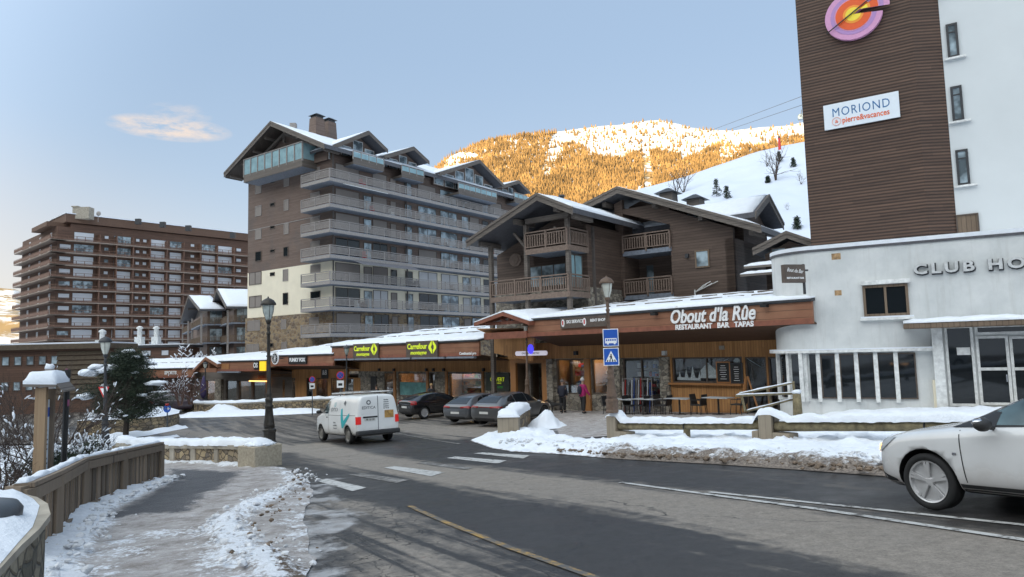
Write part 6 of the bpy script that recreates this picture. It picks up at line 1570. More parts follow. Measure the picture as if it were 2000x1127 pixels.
m = MB(); zt_ = at(526, 866, 21.75).z; d = (b1-b0); d.z = 0; d.normalize(); n = Vector((-d.y, d.x, 0)); q = [b0, b1, b1+n*.85, b0+n*.85]
M['granite'] = plain('pale granite block', (.40,.35,.27), .9, var=.28, sc=14, bump=.6)
m.hexa([Vector((v.x, v.y, b0.z-.4)) for v in q]+[Vector((v.x, v.y, zt_)) for v in q]); m.build('end_block', M['granite'], nw, bevel=.02)
def up(p, h): return Vector((p.x, p.y, gz(p.x, p.y)+h))
nn = [-(Vector((-(b-a).y, (b-a).x, 0)).normalized()) for a, b in ((W0, W1), (W1, W2), (W2, W3))]
snow_ridge(nw, [up(W0+nn[0]*.22, .665), up(W1+nn[0]*.22, .665), up(W2+nn[1]*.22, .665), up(W3+nn[2]*.22, .665)], .62, .20, seed=3, drop=.05)
m = MB(); c_ = (b0+b1)/2+n*.42
for k in range(9): a = k*.7; m.blob((c_.x+.3*math.cos(a), c_.y+.3*math.sin(a), zt_+.02), (.16, .16, .06), 1, k, 2)
m.build('snow_cap', M['snow'], nw, smooth=True)
# ---- timber fence on the left
M['fwood'] = boards('weathered fence timber', (.10,.072,.050), (.235,.180,.130), .7, (1,.2,0), gap=.005, grain=(5,5,.35), rough=.8)
FW3 = [boards('fence slat tone %d' % k, tuple(x*f_ for x in (.10,.072,.050)), tuple(x*f_ for x in (.235,.180,.130)), .7, (1,.2,0), gap=.005, grain=(7,7,.35), rough=.8) for k, f_ in enumerate((.55, .9, 1.3))]
fen = thing('timber_fence', 'weathered grey timber fence with close vertical slats and snowy rail beside the pavement', 'fence', gp(160, 1003))
fp = [gp(*p) for p in fence_px]
fp = [gp(45, 1118)+Vector((-.0, 0, 0))]+fp[1:]
H_ = 1.03
tops = []
for i, (a, b) in enumerate(zip(fp, fp[1:])):
    d = (b-a); L = Vector((d.x, d.y)).length; dh = Vector((d.x, d.y, 0)).normalized(); n = Vector((-dh.y, dh.x, 0)); za, zb_ = gz(a.x, a.y), gz(b.x, b.y)
    fz_ = lambda t: za+(zb_-za)*t
    m = MB(); ns = int(L/.135)
    for k in range(ns):
        t = (k+.5)/ns; p = a.lerp(b, t); z = fz_(t); w = .048*random.Random(i*77+k).uniform(.93, 1.06)
        q = [p-dh*w-n*.0, p+dh*w-n*.0, p+dh*w+n*.025, p-dh*w+n*.025]; m.mi = random.Random(i*31+k).randrange(3); q = [v_+n*(.012 if k % 2 else 0) for v_ in q]; m.hexa([Vector((v.x, v.y, z+.09)) for v in q]+[Vector((v.x, v.y, z+H_-.05)) for v in q])
    m.build('slats', FW3, fen)
    m = MB(); m.beam(Vector((a.x, a.y, za+.09))-n*.03+dh*.08, Vector((b.x, b.y, zb_+.09))-n*.03-dh*.08, .06, .13); m.build('bottom_rail', M['fwood'], fen)
    m = MB(); m.beam(Vector((a.x, a.y, za+H_-.14))-n*.045+dh*.0, Vector((b.x, b.y, zb_+H_-.14))-n*.045, .07, .16); m.beam(Vector((a.x, a.y, za+H_-.02))+n*.02, Vector((b.x, b.y, zb_+H_-.02))+n*.02, .22, .06); m.build('top_rail', M['fwood'], fen, bevel=.008)
    snow_ridge(fen, [Vector((a.x, a.y, za+H_+.012))+n*.05, Vector((b.x, b.y, zb_+H_+.012))+n*.05], .13, .045, seed=i, amp=1.2)
for i, p in enumerate(fp):
    m = MB(); z = gz(p.x, p.y); r = .08; m.box((p.x-r, p.y-r, z-.1), (p.x+r, p.y+r, z+H_-.055)); m.build('post', M['fwood'], fen, bevel=.008)
m = MB(); a = fp[0]; m.hexa([Vector((a.x-.22, a.y-.05, gz(a.x, a.y)-.1)), Vector((a.x+.02, a.y-.12, gz(a.x, a.y)-.1)), Vector((a.x+.04, a.y+.12, gz(a.x, a.y)-.1)), Vector((a.x-.2, a.y+.15, gz(a.x, a.y)-.1))]+[Vector((a.x-.22, a.y-.05, gz(a.x, a.y)+H_-.02)), Vector((a.x+.02, a.y-.12, gz(a.x, a.y)+H_-.02)), Vector((a.x+.04, a.y+.12, gz(a.x, a.y)+H_-.02)), Vector((a.x-.2, a.y+.15, gz(a.x, a.y)+H_-.02))])
m.build('end_panel', M['fwood'], fen)
# ---- round-ended stone planter in the near left corner
zpl = -1.17
rim_px = [(-40, 1165), (0, 1108), (40, 1063), (72, 1032), (90, 1005), (88, 985), (70, 972), (35, 963), (-20, 958), (-90, 958), (-200, 985), (-330, 1165)]
def onz(px, py, z): d = ray(px, py); return d*(z/d.z)
rim = [onz(px, py, zpl) for px, py in rim_px]
cr_ = sum(rim, Vector())/len(rim)
plt = thing('stone_planter', 'round-ended rough stone planter heaped with snow in the bottom left corner', 'planter', (cr_.x, cr_.y, gz(cr_.x, cr_.y)))
def ringmesh(P_, z0, z1, inset): 
    m = MB(); N = len(P_); m.v = []
    inn = [p+(cr_-p).normalized()*inset for p in P_]
    for L, z in ((P_, z0), (P_, z1), (inn, z1), (inn, z0)): m.v += [(p.x, p.y, z) for p in L]
    for k in range(4):
        for i in range(N): m.f.append((k*N+i, k*N+(i+1) % N, ((k+1) % 4)*N+(i+1) % N, ((k+1) % 4)*N+i)); m.m.append(0); m.sm.append(False)
    return m
M['moss'] = stone('old rough wall stones', 4.2, ((.20,.17,.12), (.30,.26,.19), (.11,.10,.075)), (.09,.085,.07), .05)
ringmesh(rim, zpl-1.6, zpl-.05, .3).build('stone_wall', M['moss'], plt)
ringmesh([p+(p-cr_).normalized()*.03 for p in rim], zpl-.05, zpl, .33).build('coping', M['concrete'], plt)
inn = [p+(cr_-p).normalized()*.06 for p in rim]
def pl_z(x, y, d): return zpl+.004+.075*ss(0, .14, d)*(1+.5*fb(x, y, 2.2, 6))+.02*fb(x, y, 8, 1)*ss(0, .1, d)
sheet('snow_heap', [(p.x, p.y) for p in inn], .08, pl_z, M['snow'], parent=plt)
bc = onz(-62, 975, zpl+.2); lid = thing('bin', 'grey domed lid of a bin set in the snowy stone planter', 'bin', (bc.x, bc.y, zpl-.3))
M['greyplastic'] = plain('grey plastic', (.06,.068,.078), .45, var=.1)
m = MB(); m.lathe([(.33,zpl-.4),(.31,zpl+.02),(.33,zpl+.04),(.335,zpl+.10),(.30,zpl+.15),(.2,zpl+.175),(.0,zpl+.19)], 28, (bc.x, bc.y, 0)); m.build('lid', M['greyplastic'], lid, smooth=True)
m = MB(); m.lathe([(.30,zpl-.9),(.31,zpl-.38)], 24, (bc.x, bc.y, 0)); m.build('drum', M['dark'], lid)
# ---- information post with snowy roof
ip = at(76, 930, 13.2); zgI = gz(ip.x, ip.y); inf = thing('information_board', 'wooden information board on two posts under a thick cap of snow', 'sign', (ip.x, ip.y, zgI))
top = at(76, 757, 13.2).z
PI_ = Pl(ip, -22)
for u0, u1 in ((-.09, .09), (.56, .70)):
    m = MB(); m.pbox(PI_, u0, u1, zgI-.5, top-(.0 if u0 < 0 else .05), -.09, .09); m.build('post', boards('new pine post', (.23,.145,.08), (.36,.25,.15), .5, (1,0,0), gap=.002, grain=(6,6,.3)) if u0 < 0 else M['fwood'], inf, bevel=.01)
m = MB(); m.pbox(PI_, .10, .555, zgI+.5, top-.25, -.02, .02); b_ = m.build('panel', M['signpale'], inf); m = MB(); m.pbox(PI_, .12, .54, top-.58, top-.40, .021, .025); m.build('panel_header', M['bluesign'], b_)
m = MB()
for k in range(9): m.pbox(PI_, .15, .15+.36*rs.uniform(.5, 1), top-.85-k*.09, top-.82-k*.09, .021, .023)
m.build('panel_lines', M['greyplastic'], b_)
q = [PI_.pt(-.2, top+.05, .27), PI_.pt(.95, top+.05, .27), PI_.pt(.95, top+.08, -.26), PI_.pt(-.2, top+.08, -.26)]
m = MB(); m.slab([v-Vector((0,0,.05)) for v in q], (0,0,.05)); m.slab([PI_.pt(-.2, top-.10, .38), PI_.pt(.95, top-.10, .38), PI_.pt(.95, top+.04, .275), PI_.pt(-.2, top+.04, .275)], (0,0,.03)); rf_ = m.build('roof', M['greywood'], inf)
snow_slab(rf_, q, .25, 'snow_cap', nu=16, nv=8, lump=.02)
pp = at(96, 760, 15.5); po = thing('wooden_pole', 'round-topped grey pole capped with snow behind the information board', 'pole', (pp.x, pp.y, gz(pp.x, pp.y)))
m = MB(); t_ = at(96, 722, 15.5).z; m.lathe([(.105, gz(pp.x, pp.y)-pp.z*0), (.10, t_-.05), (.085, t_+.03), (.0, t_+.08)], 14, (pp.x, pp.y, 0)); m.v = [(x, y, z) for x, y, z in m.v]; m.build('shaft', M['rail'], po, smooth=True)
m = MB(); m.blob((pp.x, pp.y, t_+.06), (.10, .10, .07), 1, 3, 2); m.build('snow_cap', M['snow'], po, smooth=True)
pp = at(123, 900, 14.2); z0_ = gz(pp.x, pp.y); bp_ = thing('flag_pole', 'thin black pole with a furled red and violet banner among the bushes', 'pole', (pp.x, pp.y, z0_)); t_ = at(126, 722, 14.2).z
m = MB(); m.tube([(pp.x, pp.y, z0_-.2), (pp.x+.04, pp.y, t_)], .055, 8); m.build('shaft', M['black'], bp_)
M['banner'] = plain('red violet banner', (.25,.07,.14), .7, var=.5, sc=4); p = at(131, 722, 14.2); m = MB(); m.smooth = True
m.tube([(p.x-.01, p.y, t_+.02), (p.x, p.y, t_-.3), (p.x+.02, p.y, t_-.7), (p.x, p.y, t_-1.0)], [.02, .05, .045, .02], 8); m.build('banner', M['banner'], bp_)
# ---- walls beyond the road
fwl = thing('stone_wall', 'long low stone wall topped with snow across the road before the shops', 'wall', gp(500, 806))
pts = [gp(355, 803), gp(400, 806), gp(460, 805), gp(540, 801), gp(632, 797), gp(700, 795)]
pts = [Vector((p.x, p.y+.0, p.z)) for p in pts]
wall_run(fwl, pts, .45, .62, M['yst'], inner=1)
m = MB()
for a, b in zip(pts, pts[1:]):
    d = (b-a); d.z = 0; d.normalize(); n = Vector((-d.y, d.x, 0)); q0 = [a-n*.06, b-n*.06, b+n*.5, a+n*.5]; z4 = (gz(a.x, a.y), gz(b.x, b.y), gz(b.x, b.y), gz(a.x, a.y)); m.hexa([Vector((v.x, v.y, z+.621)) for v, z in zip(q0, z4)]+[Vector((v.x, v.y, z+.74)) for v, z in zip(q0, z4)])
m.build('coping', M['concrete'], fwl)
snow_ridge(fwl, [up(p, .742)+Vector((.1, .22, 0)) for p in pts], .62, .2, seed=8, step=.3)
pln = thing('stone_planter', 'rounded stone planter with snow on top holding the big pine at the left', 'planter', gp(300, 843))
P0 = [gp(150, 850), gp(215, 848), gp(270, 845), gp(320, 840), gp(347, 833), gp(350, 826)]
P0 = [Vector((p.x, p.y, 0)) for p in P0]; back = [Vector((P0[-1].x-1.5, P0[-1].y+1.8, 0)), Vector((P0[0].x+2, P0[0].y+5.5, 0))]
poly = P0+back; m = MB(); N = len(poly); m.v = [(p.x, p.y, gz(p.x, p.y)-.4) for p in poly]+[(p.x, p.y, gz(p.x, p.y)+.85) for p in poly]; m.f = [tuple(range(N)), tuple(range(2*N-1, N-1, -1))]+[(i, i+N, (i+1) % N+N, (i+1) % N) for i in range(N)]; m.m = [0]*len(m.f); m.sm = [False]*len(m.f); m.build('stone_wall', M['yst'], pln)
ctr = sum(poly, Vector())/N; cp = [p+(p-ctr).normalized()*.06 for p in poly]
sheet('snow_heap', [(p.x, p.y) for p in cp], .3, lambda x, y, d: gz(x, y)+.855+.45*ss(0, 1.6, d)*(1+.4*fb(x, y, .6, 2))+.08*ss(0, .3, d), M['snow'], parent=pln)
# round arrow sign in the planter
def round_sign(px, py, Y, r, label, kind, pole=True, extra=None):
    p = at(px, py, Y); z0 = gz(p.x, p.y); P = Pl(p, 92); o = thing('road_sign', label, 'road sign', (p.x, p.y, z0)); n = 20
    c = lambda r_: [(r_*math.cos(-k*2*math.pi/n), p.z+r_*math.sin(-k*2*math.pi/n)) for k in range(n)]
    m = MB(); m.poly(P, c(r), .03, .05); d = m.build('disc', M['red'] if kind == 'nopark' else M['bluesign'], o)
    if kind == 'nopark':
        m = MB(); m.poly(P, c(r*.78), .051, .054); m.build('blue_field', M['bluesign'], d); m = MB(); m.beam(P.pt(-r*.6, p.z+r*.6, .056), P.pt(r*.6, p.z-r*.6, .056), .01, r*.22, P.n); m.build('red_bar', M['red'], d)
        if extra == 2: m = MB(); m.beam(P.pt(-r*.6, p.z-r*.6, .056), P.pt(r*.6, p.z+r*.6, .056), .01, r*.22, P.n); m.build('red_bar', M['red'], d)
        m = MB(); m.pbox(P, -r*.85, r*.85, p.z-r*3.0, p.z-r*1.25, .03, .05); pl2 = m.build('plate', M['signwhite'], o); m = MB(); m.pbox(P, -r*.5, r*.5, p.z-r*2.5, p.z-r*1.9, .051, .054); m.build('tow_symbol', M['black'], pl2)
    else:
        m = MB(); m.beam(P.pt(-r*.6, p.z, .056), P.pt(r*.3, p.z, .056), .01, r*.25, P.n); m.poly(P, [(r*.2, p.z-r*.45), (r*.75, p.z), (r*.2, p.z+r*.45)], .051, .058); m.build('arrow', M['signwhite'], d)
        m = MB(); m.blob(P.pt(0, p.z+r, .04), (.12, .1, .09), 1, 1, 2); m.build('snow_cap', M['red'], o, smooth=True)
    m = MB(); m.tube([P.pt(0, z0-.1, 0), P.pt(0, p.z+r*.7, 0)], .035, 8); m.build('pole', M['greyplastic'], o)
    return o
round_sign(327, 798, 43.5, .24, 'round blue arrow sign standing in the snow of the left planter', 'arrow')
round_sign(610, 741, 49.5, .22, 'round no-parking sign on a pole before the small bars', 'nopark')
round_sign(665, 733, 46.0, .27, 'round no-stopping sign on a pole just behind the white van', 'nopark', extra=2)
p = at(203, 765, 29); ys_ = thing('road_sign', 'red triangular sign seen among snowy branches under the left lamp', 'road sign', (p.x, p.y, gz(p.x, p.y))); P = Pl(p, 100)
m = MB(); m.poly(P, [(-.26, p.z+.2), (0, p.z-.26), (.26, p.z+.2)][::1], 0, .02); t_ = m.build('triangle', M['red'], ys_); m = MB(); m.poly(P, [(-.16, p.z+.14), (0, p.z-.14), (.16, p.z+.14)], .021, .024); m.build('white_field', M['signwhite'], t_); m = MB(); m.tube([P.pt(0, gz(p.x, p.y)-.1, -.03), P.pt(0, p.z+.1, -.03)], .035, 6); m.build('pole', M['greyplastic'], ys_)
# ---- log rail between concrete blocks on the right
M['log'] = plain('mossy log', (.20,.165,.095), .9, var=.5, sc=7, bump=.6)
M['conc2'] = boards('board-marked concrete', (.20,.165,.12), (.33,.28,.215), .16, (.56,-.83,0), gap=.02, grain=(4,4,.4), rough=.9)
B1, B2 = gp(1207, 864), gp(1512, 872); dR = (B2-B1); dR.z = 0; LR_ = dR.length; dR.normalize(); nR = Vector((dR.y, -dR.x, 0))
if nR.y > 0: nR = -nR
B3 = B2+dR*LR_*.98; B4 = B3+dR*LR_
def blk(a, lo, hi, zlo, zhi, th=.36):
    m = MB(); q = [a+dR*lo+nR*th/2, a+dR*hi+nR*th/2, a+dR*hi-nR*th/2, a+dR*lo-nR*th/2]; m.hexa([Vector((v.x, v.y, gz(a.x, a.y)+zlo)) for v in q]+[Vector((v.x, v.y, gz(a.x, a.y)+zhi)) for v in q]); return m
rf0 = thing('log_barrier', 'roadside barrier of mossy logs between board-marked concrete blocks, heaped with snow, before the restaurant', 'barrier', B1)
rf0['label'] = 'mossy log barrier between concrete blocks, heaped with snow, along the right pavement'
zRail = .50
for i, a in enumerate((B1, B2, B4)):
    blk(a, -.30, .08, -.3, .80).build('concrete_block', M['conc2'], rf0, bevel=.025)
    blk(a, .081 if i != 1 else .09, .55, -.3, .36, .42).build('concrete_foot', M['conc2'], rf0, bevel=.025)
    if i == 1: blk(a, -.48, -.301, -.3, .36, .42).build('concrete_foot', M['conc2'], rf0, bevel=.025)
for a, b in ((B1, B2), (B2, B4)):
    for k in range(1, 2 if a is B1 else 2):
        c = a.lerp(b, .5) if a is B1 else a.lerp(b, .335)
        m = MB(); m.lathe([(.10, gz(c.x, c.y)-.3), (.095, gz(c.x, c.y)+.42)], 10, (c.x, c.y, 0)); m.build('log_post', M['log'], rf0, smooth=False)
        m = MB(); m.tube([up(c, .42)-nR*.13, up(c, .50)-nR*.135, up(c, .66)-nR*.0, up(c, .52)+nR*.14, up(c, .42)+nR*.13], .018, 5); m.build('steel_strap', M['black'], rf0)
    p0, p1 = up(a, zRail)+dR*.10, up(b, zRail)-dR*.32; m = MB(); m.smooth = True; n = 24
    m.tube([p0.lerp(p1, k/n)+Vector((0, 0, .012*noise.noise(Vector((k*.7, a.x, 0))))) for k in range(n+1)], [.118+.012*noise.noise(Vector((k*.9, 5, a.x))) for k in range(n+1)], 12); m.build('log_rail', M['log'], rf0)
tp = [up(B1-dR*.34, .80), up(B1+dR*.1, .80), up(B1+dR*.3, .62), up(B1.lerp(B2, .5), .60), up(B2-dR*.45, .60), up(B2-dR*.3, .80), up(B2+dR*.05, .80), up(B2+dR*.5, .62), up(B2.lerp(B4, .5), .60), up(B4-dR*.4, .62), up(B4, .82), up(B4+dR*.6, .8)]
snow_ridge(rf0, tp, .34, .15, seed=5, step=.07, drop=.035, amp=.7, prof=9)
# ---- short wall stub with snow near the parked cars
s0, s1, s2 = gp(972, 853), gp(1013, 851), gp(1038, 834); stb = thing('wall_stub', 'short concrete and stone wall stub heaped with snow in front of the parked cars', 'wall', s0)
d1 = (s1-s0); d1.z = 0; d2 = (s2-s1); d2.z = 0; z_ = s0.z
def hx(q, z0, z1): m = MB(); m.hexa([Vector((v.x, v.y, z0)) for v in q]+[Vector((v.x, v.y, z1)) for v in q]); return m
e1 = d2.normalized()*.55
hx([s0, s1, s1+e1, s0+e1], z_-.4, z_+.78).build('concrete_end', M['conc2'], stb, bevel=.02)
hx([s0+d1*.1+e1, s1+e1*1.001-d1*.03, s1+d2-d1*.03, s0+d1*.1+d2], z_-.4, z_+.76).build('stone_wall', M['yst'], stb)
snow_ridge(stb, [Vector((v.x, v.y, z_+.77)) for v in ((s0+s1)/2-e1*.1, (s0+s1)/2+e1, (s0+s1)/2+d2)], .85, .28, seed=2, amp=.5, drop=.03)
c_ = s1+d2*.75+Vector((.75, -.2, 0)); 
P = [(c_.x+1.0*math.cos(a)*(1+.2*math.sin(3*a)), c_.y+.8*math.sin(a)) for a in [k*2*math.pi/16 for k in range(16)]]
sheet('snow_pile', P, .1, lambda x, y, d: gz(x, y)+.02+.70*ss(0, .85, d)*(1+.45*fb(x, y, 2.5, 4))+.05*fb(x, y, 9, 1)*ss(0, .2, d), M['snow'])
# ================================================================ TREES
def leafmesh(mb, c, r, n, size, rr, flat=.0):
    for _ in range(n):
        d = Vector((rr.gauss(0, 1), rr.gauss(0, 1), rr.gauss(0, 1))); d.normalize(); p = c+Vector((d.x*r[0], d.y*r[1], d.z*r[2]))*rr.random()**.4
        a = Vector((rr.gauss(0, 1), rr.gauss(0, 1), rr.gauss(0, .6))).normalized()*size*rr.uniform(.6, 1.3); b = a.cross(Vector((rr.gauss(0, 1), rr.gauss(0, 1), rr.gauss(0, 1)))).normalized()*size*.28
        mb.add([p-a*.5-b*.5, p-a*.5+b*.5, p+a*.6], [(0, 1, 2)])
M['needle'] = plain('dark pine needles', (.020,.034,.018), .8, var=.5, sc=3, bump=0)
M['needle2'] = plain('mid green pine needles', (.030,.044,.022), .8, var=.5, sc=3, bump=0)
M['bark'] = plain('dark bark', (.050,.038,.030), .9, var=.4, sc=8)
M['twig'] = plain('brown twigs', (.060,.042,.034), .9, var=.4, sc=8)
M['twig2'] = plain('reddish twigs', (.115,.065,.05), .9, var=.4, sc=8)
def branch(mb, tips, p, d, L, r, depth, rr, spread=.6, up_=.15, nseg=3, kids=3):
    pts = [p]; q = p.copy(); dd = d.copy()
    for k in range(nseg):
        dd = (dd+Vector((rr.gauss(0, .16), rr.gauss(0, .16), rr.gauss(0, .12)+up_*.3))).normalized(); q = q+dd*L/nseg; pts.append(q.copy())
    mb.tube(pts, [r*(1-.55*k/nseg) for k in range(nseg+1)], 5 if depth > 1 else 3, cap=False)
    if depth == 0: tips.append((pts[-1], dd)); tips.append((pts[-2], dd)); return
    for k in range(kids):
        i = rr.randint(1, nseg); e = (dd+Vector((rr.gauss(0, spread), rr.gauss(0, spread), rr.gauss(0, spread*.7)))).normalized()
        branch(mb, tips, pts[i], e, L*rr.uniform(.55, .8), r*.55, depth-1, rr, spread, up_, nseg, kids)
    branch(mb, tips, pts[-1], dd, L*.7, r*.5, depth-1, rr, spread, up_, nseg, kids)
def bush(name, label, cat, base, H, W, seed, depth=3, stems=7, snow=0, leaf=0, group=None, twig='twig', r=.03, leafsize=.1, snowr=.05, kids=3, updir=.8):
    rr = random.Random(seed); o = thing(name, label, cat, base, group=group); b = Vector(base); m = MB(); tips = []
    for k in range(stems):
        a = k*2*math.pi/stems+rr.uniform(-.3, .3); d = Vector((math.cos(a)*W/H*.8, math.sin(a)*W/H*.8, updir)).normalized()
        branch(m, tips, b+Vector((math.cos(a)*.1, math.sin(a)*.1, 0)), d, H*rr.uniform(.35, .5), r, depth, rr, kids=kids)
    m.build('branches', M[twig], o)
    if leaf:
        m = MB()
        for t, d in tips:
            if rr.random() < leaf: leafmesh(m, t, (.28, .28, .2), 26, leafsize, rr)
        m.build('foliage', M['needle'], o)
    if snow:
        m = MB(); m.smooth = True
        for i, (t, d) in enumerate(tips):
            if rr.random() < snow*.75: s_ = snowr*rr.uniform(.25, .7); q = t+Vector((0, 0, s_*.5)); L_ = s_*rr.uniform(3, 7); m.tube([q-d*L_, q-d*L_*.5+Vector((0,0,s_*.3)), q], [s_*.35, s_*.8, s_*.4], 5)
        m.build('snow_clumps', M['snow'], o)
    return o
# big pine in the planter
def pine(px, base_y, top_y, Y, wpx, seed, label, n_cl=230):
    rr = random.Random(seed); b = at(px, base_y, Y); t = at(px, top_y, Y); H = t.z-b.z; W = wpx/1360*Y/2
    o = thing('pine_tree', label, 'tree', b); m = MB(); m.tube([b-Vector((0,0,1)), b+Vector((.1, 0, H*.5)), b+Vector((0, .1, H*.92))], [.16, .1, .03], 8); 
    cl = []
    for i in range(n_cl):
        f = rr.random()**.8; z = H*(.02+.96*f); prof = (1-abs(f-.30)*1.05)*1; prof = max(.14, min(.95, prof)); a = rr.random()*6.283; ra = W*prof*rr.uniform(.55, 1.08)*(1+.25*math.sin(a*3+seed+f*9))
        c = b+Vector((math.cos(a)*ra, math.sin(a)*ra, z+.1*ra)); cl.append((c, ra)); m.tube([b+Vector((0, 0, max(.1, z-.35*ra))), (b+Vector((0, 0, z-.1*ra))+c)/2+Vector((0, 0, -.1)), c], [.035, .022, .01], 4, cap=False)
    m.build('trunk', M['bark'], o)
    m = MB()
    for c, ra in cl: m.mi = rr.choice((0, 0, 1)); leafmesh(m, c, (.55, .55, .40), 120, .13, rr)
    m.build('crown', [M['needle'], M['needle2']], o)
    m = MB(); m.smooth = True
    for i, (c, ra) in enumerate(cl):
        if rr.random() < .10 and c.z > b.z+H*.12:
            s_ = rr.uniform(.10, .24); m.blob(c+Vector((0, 0, .22)), (s_*1.7, s_*1.4, s_*.5), 1, i, 2, .4)
    for dx, dz in ((-1.2, .72), (-.9, .80), (-.6, .76), (-1.3, .38), (1.3, .55), (-1.0, .1)): m.blob(b+Vector((dx*W*.8, -W*.3, H*dz)), (.5, .4, .16), 1, int(dx*10), 2, .45)
    m.build('snow_patches', M['snow'], o); return o
pine(246, 822, 689, 38.5, 128, 4, 'big dark bushy pine patched with snow in the left planter')
# snow-laced bare tree before the far arcade
b = at(352, 792, 55); bush('bare_tree', 'small bare tree laced with snow in front of the far-left shops', 'tree', (b.x, b.y, b.z), 2.6, 1.6, 12, depth=3, stems=5, snow=.35, twig='twig2', r=.06, snowr=.06, updir=1.2)
b = at(372, 790, 57); bush('bare_tree', 'reddish twiggy bare tree just right of the snow-laced one', 'tree', (b.x, b.y, b.z), 3.0, 1.5, 15, depth=3, stems=5, snow=.12, twig='twig2', r=.06, snowr=.06, updir=1.6)
b = at(320, 716, 84); bush('snowy_bush', 'snow-covered bush on the bank above the far-left arcade roof', 'bush', (b.x, b.y, b.z-1.0), 2.2, 3, 22, depth=3, stems=7, snow=.4, twig='twig', r=.07, snowr=.17)
b = at(372, 712, 84); bush('snowy_bush', 'twiggy reddish bush under the small chalets, dusted with snow', 'bush', (b.x, b.y, b.z-1.2), 3.4, 4.4, 23, depth=3, stems=8, snow=.3, twig='twig2', r=.07, snowr=.18)
# thicket left of the fence
lab = ['dense leafless bush behind the information board, nearest the picture edge', 'tall leafless bush left of the round-topped pole', 'snow-loaded bush between black pole and pine', 'twiggy bush with snow clumps under the red triangle sign', 'leafless bush leaning over the timber fence', 'dark low conifer shrub behind the fence middle', 'flat dark juniper with snow blobs beside the stone wall', 'leafless shrub at the far left edge low down', 'tall twiggy bush rising before the slatted building', 'dark conifer shrub between the black pole and the fence']
for (px, py, Y, H, W, sd, dp, st, sn, lf, tw, l_) in ((15, 930, 11.5, 1.25, 1.0, 31, 3, 8, .04, 0, 'twig', 0), (35, 880, 17, 2.5, 1.6, 32, 4, 7, .03, 0, 'twig', 1), (165, 860, 19, 1.5, 1.2, 33, 3, 8, .32, 0, 'twig', 2),
        (190, 850, 24, 1.6, 1.4, 34, 3, 9, .38, 0, 'twig', 3), (112, 925, 14.0, 1.0, .9, 35, 3, 8, .06, .0, 'twig', 4), (172, 885, 17.5, 1.0, 1.3, 36, 2, 9, .08, .95, 'bark', 5), (232, 885, 21, .55, 1.6, 37, 2, 9, .16, .95, 'bark', 6), (-25, 960, 10.5, 1.2, 1.0, 38, 3, 8, .03, 0, 'twig', 7), (112, 850, 24, 3.3, 1.5, 39, 4, 7, .03, 0, 'twig', 8), (150, 905, 19, 1.4, 1.6, 40, 2, 10, .05, .95, 'bark', 9)):
    p = at(px, py, Y); bush('conifer_shrub' if lf else 'bare_bush', lab[l_], 'bush', (p.x-.35, p.y, gz(p.x, p.y)-.1), H, W, sd, depth=dp, stems=st, snow=sn, leaf=lf, twig=tw, r=.028 if H < 3 else .04, snowr=.06 if sn < .5 else .085, group='bushes behind the timber fence', kids=3, leafsize=.11)
# shrubs and trees on the snow slope
bs = BVHTree.FromPolygons([v.co for v in bpy.data.objects['snow_slope'].data.vertices], [p_.vertices[:] for p_ in bpy.data.objects['snow_slope'].data.polygons])
for i, (px, py, H, kind) in enumerate(((1515, 352, 11, 0), (1400, 383, 4.5, 1), (1420, 388, 3.2, 1), (1498, 325, 4.5, 0), (1522, 316, 3, 1), (1550, 326, 2.5, 1), (1557, 447, 2.2, 1), (1335, 376, 9, 0), (1322, 378, 8, 0), (1565, 360, 3.5, 0), (1523, 292, 3.5, 2), (1538, 410, 1.6, 0), (1500, 357, 1.6, 1))):
    d = ray(px, py).normalized(); h = bs.ray_cast(Vector((0,0,0)), d)
    if h[0] is None: continue
    b = h[0]; names = ('bare_tree', 'fir_tree', 'marker_post')
    L_ = 'lone %s on the snow slope, %s' % (('bare tree', 'small dark fir', 'red marker post')[kind], ('tallest, right of the cross gable', 'left of a pair above the chalet roof', 'right of a pair above the chalet roof', 'twiggy, near the upper crest', 'near the crest by the tower', 'close to the tower edge, mid height', 'lowest, just above the annex', 'tall, behind the left chimney', 'tall, left of its twin by the chimney', 'thin, touching the tower edge', 'on the very crest', 'small, above the annex roof', 'small, under the tall bare tree')[i])
    if kind == 0: bush('bare_tree', L_, 'tree', b, H, H*.5, 60+i, depth=2, stems=4, snow=.15, twig='twig', r=.12*H/8, snowr=.15, updir=1.6)
    elif kind == 1:
        o = thing('fir_tree', L_, 'tree', b); rr = random.Random(i); m = MB()
        for k in range(34): f = k/34; ra = H*.28*(1-f)*rr.uniform(.4, 1.1); a = rr.random()*6.28; leafmesh(m, b+Vector((math.cos(a)*ra, math.sin(a)*ra, H*(.05+.9*f))), (.5, .5, .35), 14, .5, rr)
        m.build('crown', M['needle'], o); m = MB(); m.tube([b-Vector((0,0,.3)), b+Vector((0,0,H*.95))], [.12, .03], 5); m.build('trunk', M['bark'], o)
    else:
        o = thing('marker_post', L_, 'post', b); m = MB(); m.tube([b-Vector((0,0,.3)), b+Vector((0,0,H))], [.5, .3], 8); m.build('shaft', M['red'], o); m = MB(); m.lathe([(.35, 0), (.2, .5), (0, .8)], 8, b+Vector((0,0,H))); m.build('cap', M['dark'], o)
